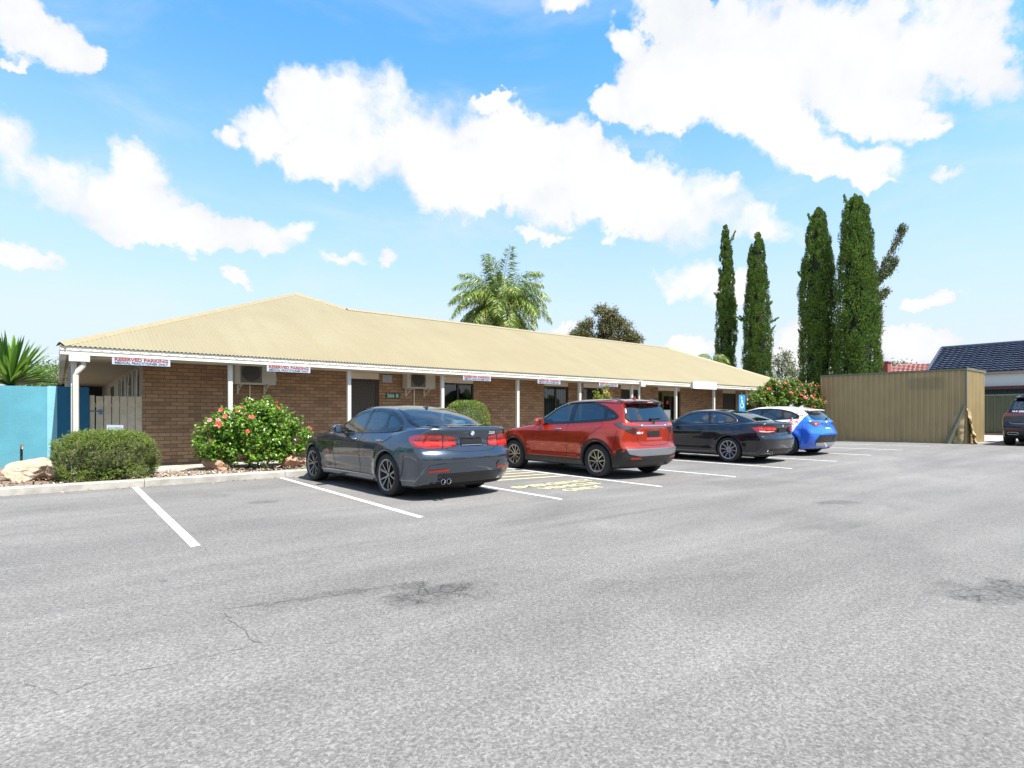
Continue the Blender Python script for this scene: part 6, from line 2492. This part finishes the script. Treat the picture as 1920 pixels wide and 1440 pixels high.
hibiscus('flowering_shrub', (14.05, 12.7, .1), [(0, 0, 1.15, .42, .35, .65), (.15, 0, 1.75, .18, .18, .28), (-.3, 0, 1.6, .22, .2, .2)], 90, 7,
         'yellow green shrub with pink buds behind the red suv roof', 11, 26, (.06, .09), 1, 6,
         leaf_mat('shrub_leaf', [(0, (.10, .14, .02)), (.5, (.24, .28, .04)), (1, (.42, .42, .09))], .35, .4))

# ---- rosemary bush (needles, flat clipped top)
M_ros = leaf_mat('rosemary_leaf', [(0, (.07, .11, .022)), (.4, (.155, .22, .042)), (.8, (.27, .34, .075)), (1, (.38, .43, .13))], .25, .6, .3)
M_twig = leaf_mat('rosemary_twig', [(0, (.05, .035, .025)), (.5, (.13, .10, .075)), (1, (.26, .21, .16))], .1, .8, .2)
root = empty('rosemary_bush', (.70, 12.52, .1))
r = np.random.default_rng(12)
gs, tw = [], []
n = 5200
th = r.uniform(0, 2 * PI, n)
zz = r.random(n)
prof_r = lambda z: np.interp(z, [0, .25, .55, .8, .93, 1], [.86, .95, 1.0, .95, .78, .35])
H_ = .80
top = r.random(n) < .34
rr = prof_r(zz)
px, py, pz = np.cos(th) * rr * .72, np.sin(th) * rr * .52, zz * H_
q = np.sqrt(r.random(n)) * .9
px = np.where(top, np.cos(th) * q * .62, px)
py = np.where(top, np.sin(th) * q * .46, py)
pz = np.where(top, H_ * (1 - .10 * q ** 3) + r.normal(0, .02, n), pz)
lump = 1 + .07 * np.sin(th * 5 + zz * 6) + .05 * np.sin(th * 11 - zz * 9)
px *= np.where(top, 1, lump)
py *= np.where(top, 1, lump)
C = np.stack([px, py, pz], -1)
out = unit(C - np.array([0, 0, H_ * .25]))
for c, o_ in zip(C, out):
    dirv = unit(o_ * .6 + np.array([0, 0, .75]) + r.normal(0, .3, 3))
    if c[2] < .25: dirv = unit(o_ + np.array([0, 0, .25]) + r.normal(0, .3, 3))
    L = r.uniform(.07, .15)
    m_ = 15
    t = r.random((m_, 1))
    P = c - dirv * .05 + dirv * L * t
    D = unit(dirv * .8 + r.normal(0, .55, (m_, 3)))
    band = .30 < c[2] / H_ < .72 and r.random() < .30
    (tw if band else gs).append(blade_geo(P, D, r.uniform(.022, .045, m_), .0065, .05))
V, Q = join_geo(*gs)
np_mesh('foliage', V, Q, M_ros, root, False)
V, Q = join_geo(*tw)
np_mesh('dry_twigs', V, Q, M_twig, root, False)
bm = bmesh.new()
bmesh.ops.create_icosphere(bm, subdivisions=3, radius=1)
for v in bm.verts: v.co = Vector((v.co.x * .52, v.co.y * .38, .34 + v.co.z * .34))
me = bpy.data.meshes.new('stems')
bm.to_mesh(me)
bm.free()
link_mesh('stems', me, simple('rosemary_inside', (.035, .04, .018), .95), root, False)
tag(root, 'low clipped rosemary bush with grey twigs at the kerb left of the hibiscus', 'bush')

# ---- clipped ball
M_box = leaf_mat('hedge_leaf', [(0, (.05, .09, .015)), (.4, (.13, .20, .03)), (.75, (.22, .30, .05)), (1, (.34, .40, .10))], .3, .4, .4)
root = empty('clipped_bush', (8.62, 12.72, .1))
r = np.random.default_rng(14)
n = 11000
d = unit(r.normal(0, 1, (n, 3)))
d[:, 2] = np.where(d[:, 2] < -.75, -d[:, 2], d[:, 2])
ell = np.array([.60, .56, .76])
e_ = 3.0
k = (np.abs(d) ** e_).sum(1) ** (-1 / e_)
rad = r.uniform(.90, 1.0, n) + r.normal(0, .012, n)
P = d * k[:, None] * ell * rad[:, None] * .97 + np.array([0, 0, .80])
D = unit(d + r.normal(0, .8, (n, 3)))
N = unit(d * .6 + r.normal(0, .7, (n, 3)))
L = r.uniform(.028, .05, n)
V, Q = leaf_geo(P, D, N, L, L * .5, .15)
np_mesh('foliage', V, Q, M_box, root, False)
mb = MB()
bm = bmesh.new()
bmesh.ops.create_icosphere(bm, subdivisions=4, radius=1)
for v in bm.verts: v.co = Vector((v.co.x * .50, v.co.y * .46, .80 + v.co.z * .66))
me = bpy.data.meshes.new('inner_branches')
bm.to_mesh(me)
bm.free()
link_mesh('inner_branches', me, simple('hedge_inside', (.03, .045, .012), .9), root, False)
tag(root, 'dense ball clipped green bush between the grey sedan and the red suv', 'bush')


# ---- strappy plants
def strap_plant(name, loc, n, L, W, bend, m, label, cat, seed, up=.8, trunk=None):
    r = np.random.default_rng(seed)
    root = empty(name, loc)
    mb = MB()
    z0 = trunk or 0
    for i in range(n):
        a = r.uniform(0, 2 * PI)
        el = r.uniform(.15, 1.45) if trunk else r.uniform(up, 1.5)
        l_ = r.uniform(L * .7, L)
        d = np.array([math.cos(a) * math.cos(el), math.sin(a) * math.cos(el), math.sin(el)])
        sd = np.array([-math.sin(a), math.cos(a), 0])
        v, f = [], []
        m_ = 7
        for j in range(m_):
            t = j / (m_ - 1)
            p = np.array([0, 0, z0]) + d * l_ * t + np.array([0, 0, -1]) * bend * l_ * t ** 2.2 * math.cos(el) * r.uniform(.9, 1.1)
            w = W * (.55 + .9 * t) * (1 - t) ** .55 if t < 1 else 0
            v += [tuple(p + sd * w), tuple(p - np.array([0, 0, w * .35])), tuple(p - sd * w)]
            if j:
                k = 3 * j
                f += [(k - 3, k, k + 1, k - 2), (k - 2, k + 1, k + 2, k - 1)]
        mb.add(v, f)
    mb.build('leaves', m, root, False, smooth=70)
    if trunk:
        t = MB()
        t.tube([(0, 0, -.1), (.03, .02, trunk * .5), (0, 0, trunk)], [.16, .12, .10], 10)
        t.build('trunk', M_bark, root, False, smooth=60)
    return tag(root, label, cat)


M_grassy = leaf_mat('strap_leaf', [(0, (.16, .18, .03)), (.5, (.30, .32, .07)), (1, (.48, .44, .14))], .35, .5)
strap_plant('strappy_plant', (17.6, 12.7, .15), 110, 1.25, .014, .35, M_grassy, 'yellow green strap leaved clump in front of the glass entrance', 'plant', 21, .7)
M_yuc = leaf_mat('yucca_leaf', [(0, (.035, .11, .015)), (.5, (.09, .24, .028)), (1, (.24, .42, .06))], .25, .35, .5)
strap_plant('yucca', (-.86, 17.6, .2), 210, 1.35, .050, .12, M_yuc, 'spiky dark green yucca rosette above the blue wall', 'yucca', 22, trunk=1.75)


# ---- trees
def cloud_tree(name, loc, trunk_h, blobs, ncl, per, lsz, m, label, cat, seed, tr=.18, clr=.3, wd=.45, mbark=None):
    r = np.random.default_rng(seed)
    root = empty(name, loc)
    B = np.array(blobs, float)
    w = B[:, 3] ** 2
    w = w / w.sum()
    ci = r.choice(len(B), ncl, p=w)
    d = unit(r.normal(0, 1, (ncl, 3)))
    C = B[ci, :3] + d * B[ci, 3:4] * r.uniform(.55, 1.0, (ncl, 1)) * np.array([1, 1, .85])
    n = ncl * per
    c = np.repeat(C, per, 0)
    P = c + r.normal(0, clr * .5, (n, 3))
    D = unit(r.normal(0, 1, (n, 3)) + np.array([0, 0, -.2]))
    N = unit(r.normal(0, 1, (n, 3)) + np.array([0, -.3, .8]))
    L = r.uniform(*lsz, n)
    V, Q = leaf_geo(P, D, N, L, L * wd, .15)
    np_mesh('crown', V, Q, m, root, False)
    mb = MB()
    mb.tube([(0, 0, -.2), (.08, .05, trunk_h * .5), (0, 0, trunk_h)], [tr, tr * .8, tr * .6], 8)
    for b in B:
        mb.tube([(0, 0, trunk_h * .85), (b[0] * .5, b[1] * .5, (trunk_h + b[2]) * .5), tuple(b[:3])], [tr * .5, tr * .35, tr * .12], 6)
        for k in range(3):
            e = b[:3] + unit(r.normal(0, 1, 3)) * b[3] * .8
            mb.tube([tuple(b[:3]), tuple((b[:3] + e) / 2 + r.normal(0, .08, 3)), tuple(e)], [tr * .14, tr * .09, .01], 5)
    mb.build('trunk', mbark or M_bark, root, False, smooth=60)
    return tag(root, label, cat)


M_gum = leaf_mat('gum_leaf', [(0, (.045, .055, .025)), (.4, (.105, .11, .05)), (.75, (.19, .16, .08)), (1, (.29, .21, .115))], .2, .55, .3)
cloud_tree('gum_tree', (34.6, 31.2, 0), 6.0, [(-1.6, 1.2, 7.6, .85), (-1.15, .9, 8.5, .62), (.1, 0, 9.35, .85), (.75, -.5, 8.9, .6), (.2, 0, 8.2, .75), (1.25, -1.0, 8.2, .75), (1.65, -1.4, 7.2, .75), (-.35, .3, 7.3, .7), (.7, -.5, 7.2, .7), (-1.5, 1.2, 6.6, .7), (1.7, -1.4, 6.3, .6)],
           230, 115, (.11, .20), M_gum, 'rounded olive brown gum tree behind the roof right of the palm', 'tree', 31, clr=.36)
cloud_tree('gum_tree', (44.9, 21.8, 0), 3.5, [(-.3, .2, 5.2, .7), (.4, -.3, 5.0, .7), (.0, 0, 5.9, .5), (.7, -.5, 4.3, .6), (-.5, .4, 4.2, .6)],
           70, 30, (.13, .24), leaf_mat('grey_gum_leaf', [(0, (.06, .08, .05)), (.5, (.13, .15, .10)), (1, (.24, .25, .19))], .3, .55), 'sparse grey green gum between the second and third cypress', 'tree', 32, tr=.12, clr=.4)
cloud_tree('distant_tree', (70, 21, 0), 4.5, [(-1.6, .4, 5.7, 1.0), (-.4, .2, 6.0, .9), (.8, -.2, 5.9, .9), (1.8, -.5, 5.6, .8)], 120, 26, (.2, .34), M_gum, 'low olive tree crown over the red tiled roof', 'tree', 33, clr=.5)
M_lt = leaf_mat('soft_leaf', [(0, (.05, .10, .04)), (.5, (.11, .19, .07)), (1, (.22, .30, .13))], .3, .5)
cloud_tree('leafy_tree', (-.45, 27.6, 0), 1.6, [(0, 0, 2.2, .75), (.25, 0, 2.9, .55), (-.4, 0, 2.7, .6), (.1, 0, 1.6, .7)], 110, 36, (.09, .16), M_lt, 'pale green leafy tree between the yucca and the roof corner', 'tree', 34, tr=.12, clr=.3)
cloud_tree('leafy_tree', (-3.2, 40, 0), 3.0, [(0, 0, 4.3, .9), (-.8, 0, 4.4, .8), (.3, 0, 5.4, .35), (-.7, 0, 5.5, .35)], 70, 30, (.14, .25), M_lt, 'dark distant tree tips rising just behind the yucca leaves', 'tree', 35, tr=.15, clr=.35)
cloud_tree('sapling', (38.6, 12.9, 0), 4.0, [(0, 0, 4.7, .16), (0, 0, 4.4, .2), (.05, 0, 5.0, .1)], 16, 24, (.1, .18), M_gum, 'thin grey green sapling tip beside the fourth cypress above the shed', 'tree', 36, tr=.04, clr=.16)

# ---- cypresses
M_cyp = leaf_mat('cypress_leaf', [(0, (.045, .10, .022)), (.45, (.095, .19, .04)), (.8, (.16, .27, .055)), (1, (.26, .36, .085))], .12, .6, .25)
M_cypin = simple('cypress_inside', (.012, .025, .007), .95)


def cypress(loc, prof, label, seed, tufts=(), sc=1.0):
    """prof: (height, radius, sideways)"""
    r = np.random.default_rng(seed)
    root = empty('cypress', loc)
    prof = np.array(prof, float)
    prof[:, 1] *= .86
    prof[:, 0] = np.where(prof[:, 0] > 4, prof[:, 0] * .985, prof[:, 0])
    H = prof[-1, 0]
    area = float(np.sum((prof[1:, 1] + prof[:-1, 1]) * np.diff(prof[:, 0])) / 2) * 2 * PI
    nc = int(area * 10.0 / sc)
    zc = []
    while len(zc) < nc:
        z = r.uniform(prof[0, 0], H)
        if r.random() < (np.interp(z, prof[:, 0], prof[:, 1]) / prof[:, 1].max()) ** .5: zc.append(z)
    zc = np.array(zc)
    th = r.uniform(0, 2 * PI, nc)
    R = np.interp(zc, prof[:, 0], prof[:, 1])
    ox = np.interp(zc, prof[:, 0], prof[:, 2])
    rad = R * (r.uniform(.72, .88, nc) + .05 * np.sin(th * 3 + zc * 1.7) + .04 * np.sin(th * 7 - zc * 2.9))
    C = np.stack([ox + np.cos(th) * rad, np.sin(th) * rad, zc], -1)
    sz = r.uniform(.15, .34, nc) * np.clip(R / .8, .45, 1.1) * sc
    outv = np.stack([np.cos(th), np.sin(th), np.zeros(nc)], -1)
    per = 84
    n = nc * per
    c, s_, o_ = np.repeat(C, per, 0), np.repeat(sz, per), np.repeat(outv, per, 0)
    b = unit(r.normal(0, 1, (n, 3)))
    fl = (b * o_).sum(1) < -.25
    b[fl] *= -1
    P = c + b * s_[:, None] * np.array([.78, .78, 1.45])
    D = unit(np.array([0, 0, .9]) + o_ * .25 + b * .55 + r.normal(0, .16, (n, 3)))
    L = r.uniform(.08, .16, n) * sc ** .5
    N = unit(b + o_ * .3)
    V, Q = leaf_geo(P, D, N, L, L * .5, .1)
    gs = [(V, Q)]
    for (z, a, l_, up_) in tufts:
        rr_ = np.interp(z, prof[:, 0], prof[:, 1]) * .9
        o0 = np.array([np.interp(z, prof[:, 0], prof[:, 2]) + math.cos(a) * rr_, math.sin(a) * rr_, z])
        dv = unit(np.array([math.cos(a), math.sin(a), up_]))
        m_ = 130
        t = r.random((m_, 1)) ** .8
        P2 = o0 + dv * l_ * t + r.normal(0, .07, (m_, 3)) * (1.1 - t)
        gs.append(leaf_geo(P2, unit(dv + np.array([0, 0, .5]) + r.normal(0, .3, (m_, 3))), r.normal(0, 1, (m_, 3)), r.uniform(.10, .2, m_), .06, .1))
    V, Q = join_geo(*gs)
    np_mesh('crown', V, Q, M_cyp, root, False)
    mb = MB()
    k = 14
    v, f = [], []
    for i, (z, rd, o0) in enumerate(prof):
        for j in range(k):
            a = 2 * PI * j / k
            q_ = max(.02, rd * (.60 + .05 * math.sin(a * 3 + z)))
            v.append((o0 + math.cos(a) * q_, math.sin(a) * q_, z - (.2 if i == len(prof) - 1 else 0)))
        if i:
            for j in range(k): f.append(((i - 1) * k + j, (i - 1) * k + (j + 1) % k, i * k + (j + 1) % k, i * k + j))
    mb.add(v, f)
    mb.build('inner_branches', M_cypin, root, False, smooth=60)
    mb = MB()
    mb.tube([(0, 0, -.2), (0, 0, prof[0, 0] + .6)], [.22, .18], 8)
    mb.build('trunk', M_barkd, root, False, smooth=60)
    return tag(root, label, 'cypress', 'tall columnar cypresses behind the building')


def side(x, y):        # direction from a tree towards the right of the street view
    return math.atan2(-.625, .781)


RG = side(0, 0)
LF = RG + PI
cypress((36.77, 21.8, 0), [(1.2, .66, 0), (3, .80, 0), (5.5, .78, 0), (8, .74, 0), (10.5, .58, 0), (12.3, .46, .0), (13.5, .32, -.05), (14.3, .16, -.08), (14.75, .03, -.1)],
        'slimmest cypress, leftmost of the four behind the roof', 41, [(13.2, RG, 1.0, 2.2), (9.4, LF, .45, 1.2), (8.6, RG, .35, 1.4), (7.6, RG, .3, 1.2)])
cypress((36.56, 19.4, 0), [(1.2, .85, 0), (3, .98, 0), (5.5, .98, 0), (7.2, .96, 0), (7.9, .90, 0), (8.6, .84, 0), (10, .72, -.05), (11.4, .62, -.1), (12.4, .54, -.08), (13.0, .34, -.04), (13.5, .04, 0)],
        'cypress with stray side tufts, second from the left behind the roof', 42, [(7.4, LF, .85, .5), (7.4, LF, .6, .9), (7.3, RG, .75, .6), (6.6, RG, .7, 1.3), (8.5, RG, .4, .9), (9.8, RG, .35, 1.2)])
cypress((34.49, 14.66, .0), [(.8, 1.0, 0), (2.5, 1.10, 0), (5, 1.08, 0), (8, 1.02, 0), (10, .93, 0), (11, .72, -.02), (12, .58, 0), (12.8, .44, .06), (13.32, .05, .1)],
        'broad pointed cypress, third from the left at the far end of the roof', 43, [(9.1, LF, .5, 1.0), (12.4, LF, .5, 2.5), (5.8, LF, .4, 1.2)])
cypress((34.07, 12.44, .0), [(.8, 1.22, 0), (2.5, 1.30, 0), (5, 1.26, 0), (7.5, 1.16, -.05), (9.2, .95, -.12), (10.6, .82, -.1), (11.8, .76, -.08), (12.6, .62, -.05), (13.0, .40, 0), (13.3, .12, .1)],
        'tallest and widest cypress, directly behind the khaki shed', 44, [(12.6, RG + 1.5, .7, 3), (12.5, LF, .7, 3), (6.4, LF + .6, .6, .5), (6.5, RG - 1.2, .6, .8), (10.9, RG, .3, .8)])

# ---- the broken conifer leaning out beyond the widest cypress
root = empty('broken_conifer', (37.3, 12.66, 0))
r = np.random.default_rng(51)
rx, ry = .781, -.625
mb = MB()


def W_(a, z): return (rx * a, ry * a, z)


limbs = [[W_(0, 0), W_(.0, 5), W_(-.05, 7.5), W_(-.1, 9.0)], [W_(-.1, 8.4), W_(.35, 9.6), W_(.9, 10.6), W_(1.55, 11.9), W_(1.62, 12.2)],
         [W_(-.1, 8.7), W_(.3, 9.2), W_(.9, 9.7), W_(1.2, 10.3)], [W_(-.1, 8.6), W_(-.12, 9.4), W_(-.05, 10.2)], [W_(-.1, 8.6), W_(.35, 8.15), W_(.7, 8.5)],
         [W_(.1, 8.5), W_(.22, 7.6), W_(.25, 6.6), W_(.2, 5.6)]]
for i, lm in enumerate(limbs): mb.tube(lm, [.16 if i == 0 else .09] + [.06] * (len(lm) - 2) + [.03], 7)
mb.build('limbs', simple('pale_deadwood', (.30, .22, .17), .9, var=.3, scale=5), root, False, smooth=60)
gs, gd = [], []
for i, lm in enumerate(limbs[1:]):
    lm = np.array(lm)
    for k in range(330 if i < 2 else 150):
        t = r.uniform(.12 if i < 4 else .05, 1) * (len(lm) - 1)
        j = min(int(t), len(lm) - 2)
        p = lm[j] + (lm[j + 1] - lm[j]) * (t - j)
        d = unit(lm[j + 1] - lm[j])
        m_ = 5
        P = p + r.normal(0, .11, (m_, 3)) + np.array([0, 0, -.03])
        (gd if i == 4 or r.random() < .12 else gs).append(leaf_geo(P, unit(d * .6 + np.array([0, 0, .5]) + r.normal(0, .4, (m_, 3))), r.normal(0, 1, (m_, 3)), r.uniform(.10, .18, m_), .06, .1))
V, Q = join_geo(*gs)
np_mesh('foliage', V, Q, leaf_mat('conifer_leaf', [(0, (.03, .05, .015)), (.5, (.07, .11, .03)), (1, (.13, .17, .06))], .1, .6), root, False)
V, Q = join_geo(*gd)
np_mesh('dead_foliage', V, Q, leaf_mat('dead_leaf', [(0, (.09, .05, .045)), (.5, (.17, .10, .085)), (1, (.26, .17, .13))], .1, .7), root, False)
tag(root, 'broken conifer with bare limbs leaning out beyond the widest cypress', 'tree')


# ---- palms
def palm(name, loc, hub, nf, Lf, label, seed, elr=(-.5, 1.35), cols=None, trunk_r=.17, az=None):
    r = np.random.default_rng(seed)
    root = empty(name, loc)
    Mp = leaf_mat('palm_leaf', cols or [(0, (.07, .14, .02)), (.4, (.16, .26, .04)), (.75, (.31, .40, .07)), (1, (.52, .52, .16))], .3, .35, .6)
    mb = MB()
    for i in range(nf):
        a = r.uniform(0, 2 * PI) if az is None else az[i]
        fr_ = i / max(1, nf - 1)
        el = elr[0] + (elr[1] - elr[0]) * fr_ + r.uniform(-.12, .12)
        L = Lf * r.uniform(.85, 1.1)
        hd = np.array([math.cos(a), math.sin(a), 0])
        p = np.array([0, 0, hub]) + hd * .12
        d = hd * math.cos(el) + np.array([0, 0, 1]) * math.sin(el)
        pts, ns = [p.copy()], 14
        for k in range(ns):
            d = unit(d + np.array([0, 0, -1]) * (.085 + .075 * k / ns) * (1.0 + .35 * math.cos(el)))
            p = p + d * L / ns
            pts.append(p.copy())
        pts = np.array(pts)
        # rachis and hanging leaflets of one frond
        f = MB()
        f.tube([tuple(q) for q in pts], [.030 - .025 * k / ns for k in range(ns + 1)], 5)
        P, D, N, LL = [], [], [], []
        sd = unit(np.cross(pts[1] - pts[0], np.array([0, 0, 1.0])))
        for k in range(84):
            t = .10 + .9 * k / 83
            x = t * ns
            j = min(int(x), ns - 1)
            q = pts[j] + (pts[j + 1] - pts[j]) * (x - j)
            tg = unit(pts[j + 1] - pts[j])
            for sg in (1, -1):
                dd = unit(sd * sg * r.uniform(.55, 1.0) + tg * r.uniform(.35, .8) + np.array([0, 0, 1]) * r.uniform(-1.1, .15))
                P.append(q)
                D.append(dd)
                N.append(unit(np.cross(dd, tg) * sg + r.normal(0, .3, 3)))
                LL.append(.70 * Lf / 2.6 * (math.sin(PI * min(1, t * .85 + .12)) * .8 + .25) * r.uniform(.8, 1.1))
        V, Q = leaf_geo(np.array(P), np.array(D), np.array(N), np.array(LL), .034 * Lf / 2.6 * np.ones(len(P)), .1, .32)
        f.add(V.tolist(), Q.tolist())
        f.build('frond', Mp, root, False)
    t = MB()
    t.tube([(0, 0, -.2), (.03, 0, hub * .5), (0, 0, hub - .1)], [trunk_r * 1.15, trunk_r, trunk_r * 1.1], 12)
    t.tube([(0, 0, hub - .5), (0, 0, hub + .35)], [trunk_r * 1.0, trunk_r * .5], 10)
    t.build('trunk', M_bark, root, False, smooth=60)
    return tag(root, label, 'palm')


palm('palm', (20.75, 26.95, 0), 7.75, 56, 3.4, 'full feathery palm behind the middle of the roof', 61, (-.75, 1.42))
palm('palm', (33.3, 20.6, 0), 4.75, 9, 1.5, 'small palm with only frond tips showing left of the slimmest cypress', 62, (0, .9), trunk_r=.08)

# a service wire over the blue wall
mb = MB()
mb.tube([(-6 + 7.5 * k / 10, 27.0 + .1 * k, 3.62 - .10 * k / 10 - .06 * math.sin(PI * k / 10)) for k in range(11)], .012, 5)
tag(mb.build('service_wire', M_pipe), 'thin pale overhead wire in front of the leafy tree at the left', 'wire')
